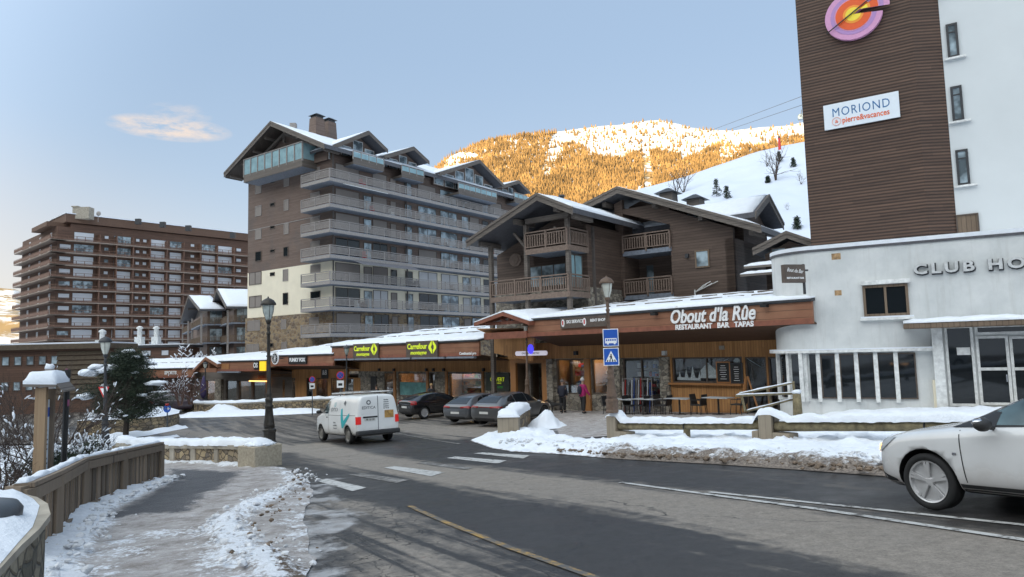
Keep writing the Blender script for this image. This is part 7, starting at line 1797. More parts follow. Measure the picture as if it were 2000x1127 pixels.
# ================================================================ TERRACE
M['chairblk'] = plain('black wicker', (.018,.018,.02), .6)
M['tabletop'] = plain('frosty table top', (.42,.44,.46), .5, var=.3, sc=6)
def mk_chair():
    o = local_thing('terrace_chair', '', 'chair', (0,0,0)); 
    m = MB(); m.box((-.25,-.25,.42),(.25,.25,.47)); m.build('seat', M['chairblk'], o, local=True, bevel=.01)
    m = MB(); m.hexa([(-.25,.23,.475),(.25,.23,.475),(.25,.27,.475),(-.25,.27,.475),(-.23,.33,.92),(.23,.33,.92),(.23,.36,.92),(-.23,.36,.92)]); m.build('backrest', M['chairblk'], o, local=True)
    for sx in (-1, 1):
        for sy in (-1, 1): m = MB(); m.tube([(sx*.22, sy*.22, .42), (sx*.25, sy*.26, 0)], .018, 6); m.build('leg', M['chairblk'], o, local=True)
        m = MB(); m.tube([(sx*.25, -.22, .47), (sx*.27, -.20, .66), (sx*.26, .28, .68)], .016, 6); m.build('armrest', M['chairblk'], o, local=True)
    return o
def mk_table():
    o = local_thing('terrace_table', '', 'table', (0,0,0))
    m = MB(); m.box((-.6,-.38,.72),(.6,.38,.755)); m.build('tabletop', M['tabletop'], o, local=True, bevel=.008)
    m = MB(); m.tube([(0,0,.02),(0,0,.72)], .04, 8); m.build('pedestal', M['chairblk'], o, local=True); m = MB(); m.box((-.3,-.03,0),(.3,.03,.03)); m.box((-.03,-.3,.031),(.03,.3,.05)); m.build('foot', M['chairblk'], o, local=True); return o
ch0 = mk_chair(); tb0 = mk_table(); fc = fs_ = True
tl = ['frost-topped table nearest the lamp with blue signs', 'frost-topped terrace table left of the stone pillar', 'frost-topped terrace table under the bar window', 'frost-topped table beside the log fence']
first = True; first_c = True; cn_ = 0
clab = ['left of', 'right of']
for i, (px, py) in enumerate(((1222, 803), (1264, 806), (1328, 807), (1404, 808))):
    q_ = PW.pt(PW.u(px, py, 1.5), 0, 1.5); p = Vector((q_.x, q_.y, gz(q_.x, q_.y)+.05))
    # keep the furniture in front of the wall
    rz = R_(-46)
    t_ = tb0 if first else copy_tree(tb0); first = False; t_.location = p; t_.rotation_euler = (0, 0, rz); t_['label'] = tl[i]; t_['group'] = 'terrace tables outside the bar'
    dv = Vector((math.cos(rz), math.sin(rz), 0))
    for s_ in (-1, 1):
        c = ch0 if first_c else copy_tree(ch0); first_c = False; q = p+dv*s_*.95; c.location = (q.x, q.y, gz(q.x, q.y)+.04); c.rotation_euler = (0, 0, rz-s_*math.pi/2); cn_ += 1
        c['label'] = 'black terrace chair %s the %s' % (clab[(s_+1)//2], tl[i]); c['group'] = 'black chairs on the terrace'
        c['label'] = 'black terrace chair %s the %s' % (clab[(s_+1)//2], ('table nearest the blue-signed lamp', 'table left of the stone pillar', 'table under the bar window', 'table beside the log fence')[i])
# A-frame of orange timber
q_ = PW.pt(PW.u(1461, 780, .9), 0, .9); p = Vector((q_.x, q_.y, gz(q_.x, q_.y)+.05)); o = thing('easel', 'orange timber A-shaped easel leaning by the bar door', 'easel', p); zt_ = at(1460, 735, p.y).z
m = MB()
for dx in (-.42, .42): m = MB(); m.beam(p+Vector((dx, -.1, 0)), Vector((p.x+dx*.08, p.y, zt_)), .06, .07); m.build('leg', M['brightpost'], o)
m = MB(); m.beam(p+Vector((0, .5, 0)), Vector((p.x, p.y+.05, zt_-.1)), .06, .06); m.build('back_leg', M['brightpost'], o)
# rustic log fence on the terrace
o = thing('log_fence', 'crooked rustic fence of thin frosty logs at the right end of the terrace', 'fence', gp(1500, 812)); Yf = 24.3
LG_ = [((1437, 773), (1560, 768), .055), ((1442, 770), (1548, 748), .045), ((1458, 803), (1552, 779), .05), ((1446, 764), (1456, 804), .06), ((1497, 755), (1508, 795), .055), ((1549, 745), (1554, 790), .06)]
for k, (a, b_, r) in enumerate(LG_):
    pa, pb = at(a[0], a[1], Yf+(.12 if k > 2 else 0)), at(b_[0], b_[1], Yf-.3*(b_[0]-a[0])/110+(.12 if k > 2 else 0)); m = MB(); m.smooth = True
    m.tube([pa.lerp(pb, t/5)+Vector((0, 0, .02*noise.noise(Vector((t, k, 0))))) for t in range(6)], r*.75, 8); lg = m.build('log', M['log'], o)
    if k < 3: snow_ridge(lg, [pa+Vector((0,0,r*.6)), pb+Vector((0,0,r*.6))], .07, .03, seed=k, amp=.9, step=.08)
p = at(1558, 806, 23.8); t_ = at(1556, 768, 23.8); m = MB(); m.smooth = True; m.tube([p-Vector((0,0,.5)), t_], [.17, .13], 10); lg = m.build('stump_post', M['log'], o); m = MB(); m.blob(t_+Vector((0,0,.04)), (.17,.15,.08), 1, 2, 2); m.build('snow_cap', M['snow'], lg, smooth=True)
# ski rack
p = PW.pt(PW.u(1252, 760), 0, .35); rz0 = gz(p.x, p.y); o = thing('ski_rack', 'metal rack of skis standing in front of the ski shop glass', 'ski rack', (p.x, p.y, rz0)); P = Pl(p, 136.4)
m = MB()
for u in (-.9, -.0, .9): m.tube([P.pt(u, rz0, 0), P.pt(u, rz0+1.75, 0)], .02, 6)
m.tube([P.pt(-.9, rz0+1.7, 0), P.pt(.9, rz0+1.7, 0)], .02, 6); m.tube([P.pt(-.9, rz0+.9, 0), P.pt(.9, rz0+.9, 0)], .02, 6); m.build('frame', M['rail'], o)
for k in range(13):
    u = -.82+k*.137; m = MB(); m.beam(P.pt(u, rz0+.03, .14), P.pt(u+.02, rz0+1.55+.1*(k % 3), .03), .07, .02, P.d); sk = m.build('ski', ITEMC[(1, 0, 7, 3, 1, 2, 7)[k % 7]], o); sk['label'] = 'upright ski'
# black umbrella/banner and pile by the far terrace
p = at(397, 780, 62); o = thing('closed_parasol', 'closed violet parasol standing before the small gable of the far arcade', 'parasol', (p.x, p.y, gz(p.x, p.y))); z0_ = gz(p.x, p.y); m = MB(); m.tube([(p.x, p.y, z0_), (p.x, p.y, z0_+2.9)], .04, 6); m.build('pole', M['dark'], o)
m = MB(); m.smooth = True; m.lathe([(.12, z0_+.9), (.27, z0_+1.3), (.22, z0_+2.2), (.05, z0_+2.9)], 10, (p.x, p.y, 0)); m.build('canopy', plain('violet cloth', (.05,.035,.10), .8), o)
p = at(440, 792, 57); P = [(p.x+1.6*math.cos(a), p.y+1.0*math.sin(a)) for a in [k*2*math.pi/12 for k in range(12)]]
sheet('snow_pile', P, .25, lambda x, y, d: gz(x, y)+.15+.5*ss(0, 1.0, d)*(1+.6*fb(x, y, 1.1, 4)), M['snow'])
# ================================================================ VEHICLES
M['tyre'] = plain('tyre rubber', (.014,.014,.015), .8, var=.3)
M['alloy'] = plain('alloy rim', (.55,.55,.56), .3, .5, var=.12)
M['pit'] = plain('wheel shadow black', (.004,.004,.004), 1.0, spec=0)  # brake disc black, with the shade behind the spokes painted in
M['darkrim'] = plain('dark rim', (.06,.06,.065), .45, .3)
M['steelcap'] = plain('dirty grey wheel cover', (.17,.16,.145), .6, 0)
M['carglass'] = glass('dark car glass', (.010,.013,.016), ref=1.55)
M['cargl2'] = glass('tinted car glass with pale cabin', (.03,.05,.055), ref=1.6, var=.9)
M['cladb'] = plain('black bumper plastic', (.03,.03,.032), .6)
M['plate'] = plain('number plate', (.6,.6,.58), .4, var=.1)
M['tail'] = plain('red tail lamp', (.25,.012,.012), .15)
M['taillit'] = emis('lit tail lamp', (1, .02, .01), .12, (.4,.01,.01))
M['headlit'] = emis('lit headlamp', (1, .5, .16), 1.5, (.7,.6,.5))
M['headglass'] = plain('headlamp lens', (.42,.45,.48), .1)
def evalmesh(o):
    bpy.context.view_layer.update()
    return bpy.data.meshes.new_from_object(o.evaluated_get(bpy.context.evaluated_depsgraph_get()))
def loft(stations, arches, wheelR, halfW, mats, subd=2, archR=None):
    """stations: (x, zbottom, half width, belt z, roof z, roof half width)"""
    v = []; f = []; n = None
    for (x, zb, w, zm, zr, wr) in stations:
        zq = zb+(zm-zb)*.5
        half = [(0, zb), (w*.80, zb), (w*.97, zb+.10), (w, zq), (w*.985, zm-.06), (w*.955, zm), (wr+(w*.955-wr)*.12, zm+(zr-zm)*.86), (wr*.86, zr-.012), (0, zr)]
        if zr-zm < .16: half = [(0, zb), (w*.80, zb), (w*.97, zb+.10), (w, zq), (w*.985, zm-.06), (w*.93, zm), (wr, zm+(zr-zm)*.6), (wr*.7, zr-.005), (0, zr)]
        ring = half+[(-y, z) for y, z in half[-2:0:-1]]
        n = len(ring); v += [(x, y, z) for y, z in ring]
    for i in range(len(stations)-1):
        for k in range(n): f.append((i*n+k, i*n+(k+1) % n, (i+1)*n+(k+1) % n, (i+1)*n+k))
    f.append(tuple(range(n-1, -1, -1))); f.append(tuple((len(stations)-1)*n+k for k in range(n)))
    me = bpy.data.meshes.new('b'); me.from_pydata(v, [], f)
    bm = bmesh.new(); bm.from_mesh(me); bmesh.ops.recalc_face_normals(bm, faces=bm.faces); bm.to_mesh(me); bm.free()
    for p in me.polygons: p.use_smooth = True
    o = bpy.data.objects.new('b', me); COL.objects.link(o); me.materials.append(mats[0]); me.materials.append(mats[1])
    s = o.modifiers.new('s', 'SUBSURF'); s.levels = subd; s.render_levels = subd
    cuts = []
    for ax in arches:
        for sgn in (-1, 1):
            m = MB(); R = archR or wheelR*1.17; N = 28
            m.lathe([(R, sgn*(halfW-.30)), (R, sgn*(halfW+.3))], N, (ax, 0, wheelR), 'y'); c = m.build('cut', [mats[1]], None); cuts.append(c)
            bm = bmesh.new(); bm.from_mesh(c.data); bmesh.ops.recalc_face_normals(bm, faces=bm.faces); bm.to_mesh(c.data); bm.free()
            b = o.modifiers.new('c', 'BOOLEAN'); b.object = c; b.operation = 'DIFFERENCE'; b.solver = 'EXACT'
            try: b.material_mode = 'TRANSFER'
            except Exception: pass
    me2 = evalmesh(o)
    for c in cuts: bpy.data.objects.remove(c)
    bpy.data.objects.remove(o)
    return me2
class Car:
    def __init__(s, name, label, loc, rz, cat='car', group=None):
        s.o = local_thing(name, label, cat, loc, rz, group)
    def body(s, stations, arches, R, halfW, mats, name='body', archR=None):
        me = loft(stations, arches, R, halfW, mats, 2, archR); ob = bpy.data.objects.new(name, me); COL.objects.link(ob); ob.parent = s.o; ORG[ob.name] = Vector((0,0,0)); me.name = name
        s.b = ob; s.bv = BVHTree.FromPolygons([v.co for v in me.vertices], [p.vertices[:] for p in me.polygons]); return ob
    def proj(s, poly, axis, name, mat, parent=None, off=.006, step=.07, raw=None):
        """conformal patch: polygon in (x,z) for side +-y, (y,z) for front/rear, laid on the body"""
        if raw: vs, fs = raw
        else:
            bm = bmesh.new(); bm.faces.new([bm.verts.new((a, b, 0)) for a, b in poly])
            xs = [p[0] for p in poly]; ys = [p[1] for p in poly]
            for ax, lo, hi in ((0, min(xs), max(xs)), (1, min(ys), max(ys))):
                k = lo+step*.5
                while k < hi:
                    no = Vector((1,0,0)) if ax == 0 else Vector((0,1,0)); bmesh.ops.bisect_plane(bm, geom=bm.verts[:]+bm.edges[:]+bm.faces[:], plane_co=no*k, plane_no=no, dist=1e-5); k += step
            bm.verts.ensure_lookup_table(); vs = [(v.co.x, v.co.y) for v in bm.verts]; bm.verts.index_update(); fs = [tuple(v.index for v in f.verts) for f in bm.faces]; bm.free()
        out = []
        for v in vs:
            a, b = v[0], v[1]
            if axis == 'L': o_, d = Vector((a, 3, b)), Vector((0, -1, 0))
            elif axis == 'R': o_, d = Vector((a, -3, b)), Vector((0, 1, 0))
            elif axis == 'B': o_, d = Vector((-5, a, b)), Vector((1, 0, 0))
            else: o_, d = Vector((5, a, b)), Vector((-1, 0, 0))
            h = s.bv.ray_cast(o_, d)
            if h[0] is None: h = s.bv.find_nearest(Vector((a, .9*(1 if axis == 'L' else -1), b)) if axis in 'LR' else Vector((-2.4 if axis == 'B' else 2.4, a, b)))
            p = h[0]; nrm = h[1]; 
            if nrm.dot(d) > 0: nrm = -nrm
            out.append(p+nrm*off)
        m = MB(); m.smooth = True; m.add(out, fs); ob = m.build(name, mat, parent or s.o, local=True); return ob
    def text(s, a, b, size, txt, axis, name, mat, off=.008, fit=None, bold=.003, mirror=False):
        vs, fs = text_mesh(txt, size, 0.0, 0, bold); fs = [f for f in fs]
        if fit: w = max(v[0] for v in vs)-min(v[0] for v in vs); q = fit/w; vs = [(v[0]*q, v[1]*q, v[2]) for v in vs]
        sg = -1 if axis in ('L', 'F') else 1
        if axis == 'B': sg = -1
        if axis == 'L': sg = -1
        if axis == 'R': sg = 1
        if axis == 'F': sg = 1
        return s.proj(None, axis, name, mat, off=off, raw=([(a+sg*v[0], b+v[1]) for v in vs], fs))
    def wheels(s, xs, R, halfW, rim='alloy', spokes=5, w=.215, rr=.70):
        for x in xs:
            for sg in (1, -1):
                m = MB(); m.smooth = True; y0 = halfW-.02; r = R
                prof = [(R*rr, y0-w), (R*.93, y0-w), (R, y0-w*.85), (R, y0-w*.12), (R*.965, y0-.008), (R*.86, y0+.004), (R*rr, y0-.012), (R*rr, y0-w)]
                m.lathe([(a, b*sg) for a, b in prof], 36, (x, 0, R), 'y'); tyre = m.build('wheel', M['tyre'], s.o, local=True)
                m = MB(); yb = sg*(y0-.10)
                m.lathe([(0.001, yb), (R*rr, yb), (R*rr, yb+sg*.012), (0.001, yb+sg*.012)], 30, (x, 0, R), 'y'); m.build('shaded_brake_disc', M['pit'], tyre, local=True)
                m = MB(); m.lathe([(R*rr*.93, sg*(y0-.06)), (R*rr, sg*(y0-.02)), (R*rr, sg*(y0-.005)), (R*rr*.93, sg*(y0-.012)), (R*rr*.90, sg*(y0-.05))], 36, (x, 0, R), 'y')
                m.lathe([(R*.16, sg*(y0-.06)), (R*.16, sg*(y0-.025)), (R*.1, sg*(y0-.018)), (.001, sg*(y0-.018))], 18, (x, 0, R), 'y')
                if spokes:
                    for k in range(spokes):
                        a = 2*math.pi*k/spokes+.3
                        for da in (-.10, .10):
                            c0 = Vector((x+R*.12*math.cos(a), sg*(y0-.03), R+R*.12*math.sin(a))); c1 = Vector((x+R*rr*.94*math.cos(a+da), sg*(y0-.022), R+R*rr*.94*math.sin(a+da))); m.beam(c0, c1, .022, .032, Vector((0,sg,0)).cross(c1-c0).normalized() if False else (c1-c0).cross(Vector((0,1,0))))
                else: m.lathe([(.001, sg*(y0-.035)), (R*.35, sg*(y0-.028)), (R*.5, sg*(y0-.05)), (R*rr*.92, sg*(y0-.03)), (R*rr*.92, sg*(y0-.055)), (.001, sg*(y0-.06))], 24, (x, 0, R), 'y')
                m.build('rim', M[rim], tyre, local=True)
    def mirrors(s, x, y, z, mat, sides=(1, -1)):
        for sg in sides:
            m = MB(); m.smooth = True; m.blob((x, sg*(y+.11), z), (.075, .12, .075), 1, 1, 3, .03); m.tube([(x, sg*(y-.06), z-.05), (x, sg*(y+.05), z-.03)], .025, 6); m.build('wing_mirror', mat, s.o, local=True)
def hd(p_rear, p_front):
    d = p_front-p_rear; return math.atan2(d.y, d.x)
# ---- white crossover at the right
M['carwhite'] = paint('pearl white paint', (.66,.67,.68), .22, 1.0, dirt=((.36,.30,.26), .50, .6))
rz = math.atan2(.913, -.407); fwv = Vector((math.cos(rz), math.sin(rz), 0)); rgt = Vector((fwv.y, -fwv.x, 0))
fwheel = gp(1831, 999); # contact of the near front wheel (left side of the car)
R = .33; hw = .89; xf = 1.27
loc = Vector((fwheel.x, fwheel.y, 0))-fwv*xf-(-rgt)*(hw-.12); loc.z = gz(loc.x, loc.y)+.015
c = Car('passing_car', 'white crossover car entering at the right edge, glowing headlamp and five-spoke wheels', loc, rz)
slp = (gz(loc.x+fwv.x, loc.y+fwv.y)-gz(loc.x-fwv.x, loc.y-fwv.y))/2; c.o.rotation_euler = (0, -math.atan(slp), rz)
st = [(2.07,.36,.42,.60,.65,.30),(2.01,.24,.70,.71,.76,.45),(1.90,.20,.83,.80,.85,.60),(1.60,.20,.885,.88,.93,.66),(1.15,.20,.90,.92,.99,.68),(.80,.20,.905,.945,1.05,.66),(.45,.20,.91,.955,1.22,.60),(-.05,.20,.915,.965,1.41,.56),(-.5,.20,.915,.975,1.47,.56),(-1.1,.20,.915,1.0,1.46,.55),(-1.6,.21,.90,1.03,1.40,.53),(-1.9,.26,.87,1.0,1.22,.53),(-2.05,.34,.80,.9,.96,.5),(-2.10,.42,.7,.76,.82,.45)]
c.body(st, (xf, -1.24), R, hw, [M['carwhite'], M['black']])
for ax in 'LR':
    c.proj([(.72,.995),(.10,1.0),(.08,1.315),(.2,1.27),(.5,1.12)], ax, 'side_window', M['cargl2'], off=.008)
    c.proj([(.06,1.0),(-.62,1.02),(-.60,1.375),(-.2,1.37),(.04,1.32)], ax, 'side_window', M['cargl2'], off=.008)
    c.proj([(-.68,1.03),(-1.35,1.07),(-1.42,1.32),(-1.1,1.375),(-.66,1.38)], ax, 'side_window', M['cargl2'], off=.008)
    c.proj([(.95,.962),(-1.6,1.03),(-1.62,1.09),(-1.5,1.07),(-.55,1.015),(.75,.99),(.5,1.13),(.15,1.30),(-.1,1.375),(-.4,1.39),(-1.1,1.39),(-1.1,1.405),(-.4,1.415),(-.1,1.40),(.2,1.31),(.62,1.12)], ax, 'window_trim', M['black'], off=.005, step=.05)
    c.proj([(.92,.962),(.40,.975),(.40,1.13),(.50,1.13)], ax, 'quarter_trim', M['black'], off=.010, step=.05)
    c.proj([(2.03, .20), (1.69, .20), (1.71, .33), (1.88, .38), (2.05, .42)], ax, 'bumper_trim', M['cladb'], off=.006); c.proj([(.86, .20), (-.80, .20), (-.84, .34), (.90, .34)], ax, 'sill_trim', M['cladb'], off=.007)
    c.proj([(.78, .36), (.80, .94), (.812, .94), (.792, .36)], ax, 'door_gap', M['black'], off=.003, step=.05); c.proj([(-.32, .36), (-.32, .98), (-.332, .98), (-.332, .36)], ax, 'door_gap', M['black'], off=.003, step=.05)
    c.proj([(-.08, .84), (-.26, .845), (-.26, .88), (-.08, .875)], ax, 'door_handle', M['carwhite'], off=.035)
    c.proj([(.90, .66), (.85, .66), (.85, .69), (.90, .69)], ax, 'badge', M['chrome'], off=.008)
    c.proj([(2.05, .64), (1.90, .65), (1.76, .75), (1.64, .84), (1.85, .81), (2.01, .74)], ax, 'headlight', M['headglass'], off=.012, step=.04)
    c.proj([(2.06, .65), (1.96, .66), (1.90, .74), (2.01, .735)], ax, 'headlamp_bulb', M['headlit'], off=.02, step=.03)
c.proj([(-.58, 1.05), (.58, 1.05), (.50, 1.37), (-.50, 1.37)], 'F', 'windscreen', M['carglass'], off=.008); c.proj([(-.55, .45), (.55, .45), (.5, .70), (-.5, .70)], 'F', 'grille', M['cladb'], off=.01); c.proj([(-.26, .38), (.26, .38), (.26, .49), (-.26, .49)], 'F', 'number_plate', M['plate'], off=.02); c.proj([(-.55, 1.12), (.55, 1.12), (.48, 1.4), (-.48, 1.4)], 'B', 'rear_window', M['carglass'], off=.008)
c.wheels((xf, -1.24), R, hw, 'alloy', 5, rr=.74); c.mirrors(.42, .92, 1.02, M['cladb'])
m = MB(); m.smooth = True; m.blob((.435, .92+.115, 1.05), (.07, .115, .045), 1, 1, 3, .02); m.build('mirror_cap', M['chrome'], c.o, local=True)
# ---- white van driving away
M['vanwhite'] = paint('road-grimed white van paint', (.74,.75,.75), .35, .6, dirt=((.42,.37,.31), .6, .6))
rl, fl_, rr_ = gp(685, 868), gp(630, 862), gp(765, 860)
rz = hd(rl, fl_); fwv = Vector((math.cos(rz), math.sin(rz), 0)); lft = Vector((-fwv.y, fwv.x, 0))
mid = (Vector((rl.x, rl.y, 0))+Vector((fl_.x, fl_.y, 0)))/2 - lft*.84; loc = Vector((mid.x, mid.y, gz(mid.x, mid.y)+.015))
v = Car('van', 'dirty white delivery van with turquoise stripe and roof bars driving away down the road', loc, rz, 'van')
slp = (gz(loc.x+fwv.x, loc.y+fwv.y)-gz(loc.x-fwv.x, loc.y-fwv.y))/2; v.o.rotation_euler = (0, -math.atan(slp), rz)
st = [(2.42, .40, .52, .82, .90, .45), (2.36, .28, .80, .95, 1.03, .62), (2.15, .26, .91, 1.06, 1.15, .70), (1.75, .26, .95, 1.12, 1.24, .74), (1.40, .26, .955, 1.15, 1.52, .74), (1.02, .26, .955, 1.16, 1.83, .74), (.60, .26, .955, 1.17, 1.95, .76), (-.5, .26, .955, 1.17, 1.975, .77), (-1.6, .26, .955, 1.17, 1.97, .77), (-2.20, .28, .95, 1.17, 1.95, .77), (-2.36, .30, .94, 1.17, 1.93, .76), (-2.43, .34, .92, 1.15, 1.90, .745), (-2.46, .42, .86, 1.10, 1.80, .70)]
v.body(st, (1.52, -1.52), .345, .955, [M['vanwhite'], M['black']])
for ax in 'LR':
    v.proj([(1.52, 1.20), (.62, 1.20), (.62, 1.72), (1.0, 1.72), (1.28, 1.52)], ax, 'side_window', M['cargl2'], off=.006)
    v.proj([(.56, .40), (.56, 1.80), (.545, 1.80), (.545, .40)], ax, 'door_gap', M['cladb'], off=.004, step=.06); v.proj([(1.0, 1.13), (-2.3, 1.13), (-2.3, 1.145), (1.0, 1.145)], ax, 'crease', M['cladb'], off=.003, step=.08)
    v.proj([(.46, 1.24), (-.55, 1.24), (-.55, 1.76), (.46, 1.76)], ax, 'side_panel', M['vanwhite'], off=.008); v.proj([(2.2, .26), (-2.4, .26), (-2.4, .33), (2.2, .33)], ax, 'sill_trim', M['cladb'], off=.004)
    v.proj([(.78, 1.03), (.62, 1.03), (.62, 1.07), (.78, 1.07)], ax, 'door_handle', M['black'], off=.02)
M['turq'] = plain('turquoise print', (.03,.38,.42), .5, var=.1); M['greyprint'] = plain('grey print', (.12,.13,.14), .6)
v.proj([(-.75, 1.38), (-.95, .62), (-1.08, .62), (-1.75, 1.10), (-1.70, 1.24), (-1.15, .92), (-.92, 1.42)], 'L', 'turquoise_stripe', M['turq'], off=.010, step=.06)
v.proj([(-.95, 1.62), (-1.12, 1.52), (-1.22, 1.64), (-1.08, 1.74)], 'L', 'grey_diamond', M['greyprint'], off=.010, step=.06)
v.text(-.03, 1.36, .2, 'EDITICA', 'L', 'side_lettering', M['greyprint'], off=.012, fit=.78); v.text(-.03, 1.56, .26, 'U', 'L', 'side_emblem', M['turq'], off=.012)
v.text(-.15, .84, .09, 'Agence', 'L', 'side_lettering', M['greyprint'], off=.012); v.text(-.2, .72, .085, 'immobiliere', 'L', 'side_lettering', M['greyprint'], off=.012); v.text(-.2, .60, .085, 'Courchevel', 'L', 'side_lettering', M['greyprint'], off=.012)
v.proj([(.015, .5), (-.015, .5), (-.015, 1.88), (.015, 1.88)], 'B', 'rear_door_gap', M['greyprint'], off=.004, step=.08)
for a, b in ((.06, .74), (-.74, -.06)): v.proj([(a, 1.20), (b, 1.20), (b*.93 if b > .5 else b, 1.80), (a*.93 if a < -.5 else a, 1.80)], 'B', 'rear_panel', M['vanwhite'], off=.008)
v.text(.40, 1.42, .2, 'EDITICA', 'B', 'rear_lettering', M['greyprint'], off=.013, fit=.58); v.text(.40, 1.62, .24, 'O', 'B', 'rear_emblem', M['greyprint'], off=.013, bold=.012)
for k in range(5): v.text(-.36, 1.70-k*.085, .07, ('facades', 'toitures', 'peinture', 'isolation', '04 79 00')[k], 'B', 'rear_lettering', M['greyprint'], off=.013)
v.proj([(.76, .40), (.955, .40), (.955, .42), (.76, .42)], 'B', 'reflector', M['tail'], off=.01)
for sg in (1, -1): v.proj([(sg*.925, .78), (sg*.74, .78), (sg*.74, 1.08), (sg*.92, 1.08)], 'B', 'tail_light', M['taillit'], off=.02, step=.05)
v.proj([(.66, 1.02), (.04, 1.02), (.04, 1.08), (.66, 1.08)], 'B', 'handle_bar', M['black'], off=.03)
pl_ = v.proj([(.60, .90), (.10, .90), (.10, 1.00), (.60, 1.00)], 'B', 'number_plate', M['plate'], off=.015); v.text(.35, .95, .09, 'AB 123 CD', 'B', 'plate_number', M['black'], off=.02, fit=.38)
M['goldsign'] = plain('gold notice', (.45,.26,.07), .5, var=.5, sc=9); v.proj([(-.28, .98), (-.68, .98), (-.68, 1.28), (-.28, 1.28)], 'B', 'gold_notice', M['goldsign'], off=.015)
m = MB(); m.box((-2.56, -.93, .34), (-2.30, .93, .53)); m.build('rear_bumper', M['cladb'], v.o, local=True, bevel=.05)
m = MB(); 
for y in (-.62, .62): m.tube([(.9, y, 2.0), (-2.2, y, 2.03)], .022, 6)
m.build('roof_rail', M['rail'], v.o, local=True)
for x in (.5, -.7, -1.9): m = MB(); m.box((x-.04, -.78, 2.03), (x+.04, .78, 2.07)); m.build('roof_bar', M['white'], v.o, local=True)
m = MB(); m.box((-2.2, .1, 2.071), (.7, .38, 2.10)); m.build('ladder', M['rail'], v.o, local=True)
v.wheels((1.52, -1.52), .345, .955, 'steelcap', 0); v.mirrors(1.30, .98, 1.28, M['black'])
v.proj([(-.6, 1.24), (.6, 1.24), (.56, 1.74), (-.56, 1.74)], 'F', 'windscreen', M['carglass'], off=.008)
# ---- generic parked cars
def parked(name, label, rearpt, rz, stations, wb, R, hw, paint_, rim, spokes, sidewins, rearwin, tails, litbar=None, group='cars parked before the shops', platez=.62, trim=True, tailmat='tail'):
    fwv = Vector((math.cos(rz), math.sin(rz), 0)); xr = min(s[0] for s in stations); lc = Vector((rearpt.x, rearpt.y, 0))-fwv*xr; c = Car(name, label, (lc.x, lc.y, gz(lc.x, lc.y)+.02), rz, 'car', group)
    c.body(stations, wb, R, hw, [paint_, M['black']])
    for ax in 'LR':
        for w in sidewins: c.proj(w, ax, 'side_window', M['carglass'], off=.007)
        if trim: x0, x1 = wb[1]+R*1.25, wb[0]-R*1.25; c.proj([(x1, .20), (x0, .20), (x0, .30), (x1, .30)], ax, 'sill_trim', M['cladb'], off=.006)
        for gx in (.35, -.55): c.proj([(gx, .34), (gx, .92), (gx-.012, .92), (gx-.012, .34)], ax, 'door_gap', M['black'], off=.003, step=.06)
    c.proj(rearwin, 'B', 'rear_window', M['carglass'], off=.008)
    for sg in (1, -1): c.proj([(a*sg, b) for a, b in tails], 'B', 'tail_light', M[tailmat], off=.012, step=.05); c.proj([(-xr-.02, tails[0][1]), (-xr-.3, tails[0][1]+.03), (-xr-.3, tails[-1][1]), (-xr-.02, tails[-1][1])] if False else [(xr+.03, tails[0][1]), (xr+.30, tails[0][1]+.02), (xr+.28, tails[-1][1]), (xr+.05, tails[-1][1])], 'L' if sg > 0 else 'R', 'tail_light', M[tailmat], off=.010, step=.05)
    if litbar: c.proj(litbar, 'B', 'light_bar', M['tail'], off=.012, step=.06)
    c.proj([(.27, platez), (-.27, platez), (-.27, platez+.11), (.27, platez+.11)], 'B', 'number_plate', M['plate'], off=.02)
    c.proj([(.62, .24), (-.62, .24), (-.60, .40), (.60, .40)], 'B', 'rear_diffuser', M['cladb'], off=.010)
    c.proj([(-.55, .98), (.55, .98), (.5, 1.3), (-.5, 1.3)], 'F', 'windscreen', M['carglass'], off=.008)
    c.wheels(wb, R, hw, rim, spokes); c.mirrors(.75, hw, .99, paint_); return c
M['greymet'] = paint('graphite grey paint', (.10,.102,.106), .28, 1.0, .35); M['bluegrey'] = paint('blue grey paint', (.10,.106,.118), .3, 1.0, .35); M['blackp'] = paint('black paint', (.010,.010,.012), .2, 1.0); M['aub'] = paint('dark aubergine paint', (.05,.03,.045), .3, 1.0)
suv = [(-2.24, .42, .70, .80, .86, .50), (-2.20, .28, .86, .92, .98, .62), (-2.05, .22, .91, .99, 1.06, .66), (-1.75, .20, .93, 1.02, 1.26, .62), (-1.30, .20, .935, 1.02, 1.43, .58), (-.6, .20, .93, 1.00, 1.52, .57), (0, .20, .925, .98, 1.525, .57), (.55, .20, .92, .96, 1.38, .60), (.95, .20, .92, .95, 1.14, .66), (1.25, .20, .92, .93, 1.02, .66), (1.75, .20, .90, .86, .94, .62), (2.08, .24, .80, .74, .82, .5), (2.20, .34, .55, .62, .68, .35)]
sw = [[(.82, 1.02), (.08, 1.04), (.06, 1.42), (.42, 1.36)], [(.02, 1.04), (-.85, 1.07), (-.85, 1.41), (.0, 1.43)], [(-.92, 1.08), (-1.45, 1.14), (-1.25, 1.30), (-.92, 1.39)]]
rzC = math.atan2(.86, .50)
rzS = R_(43)
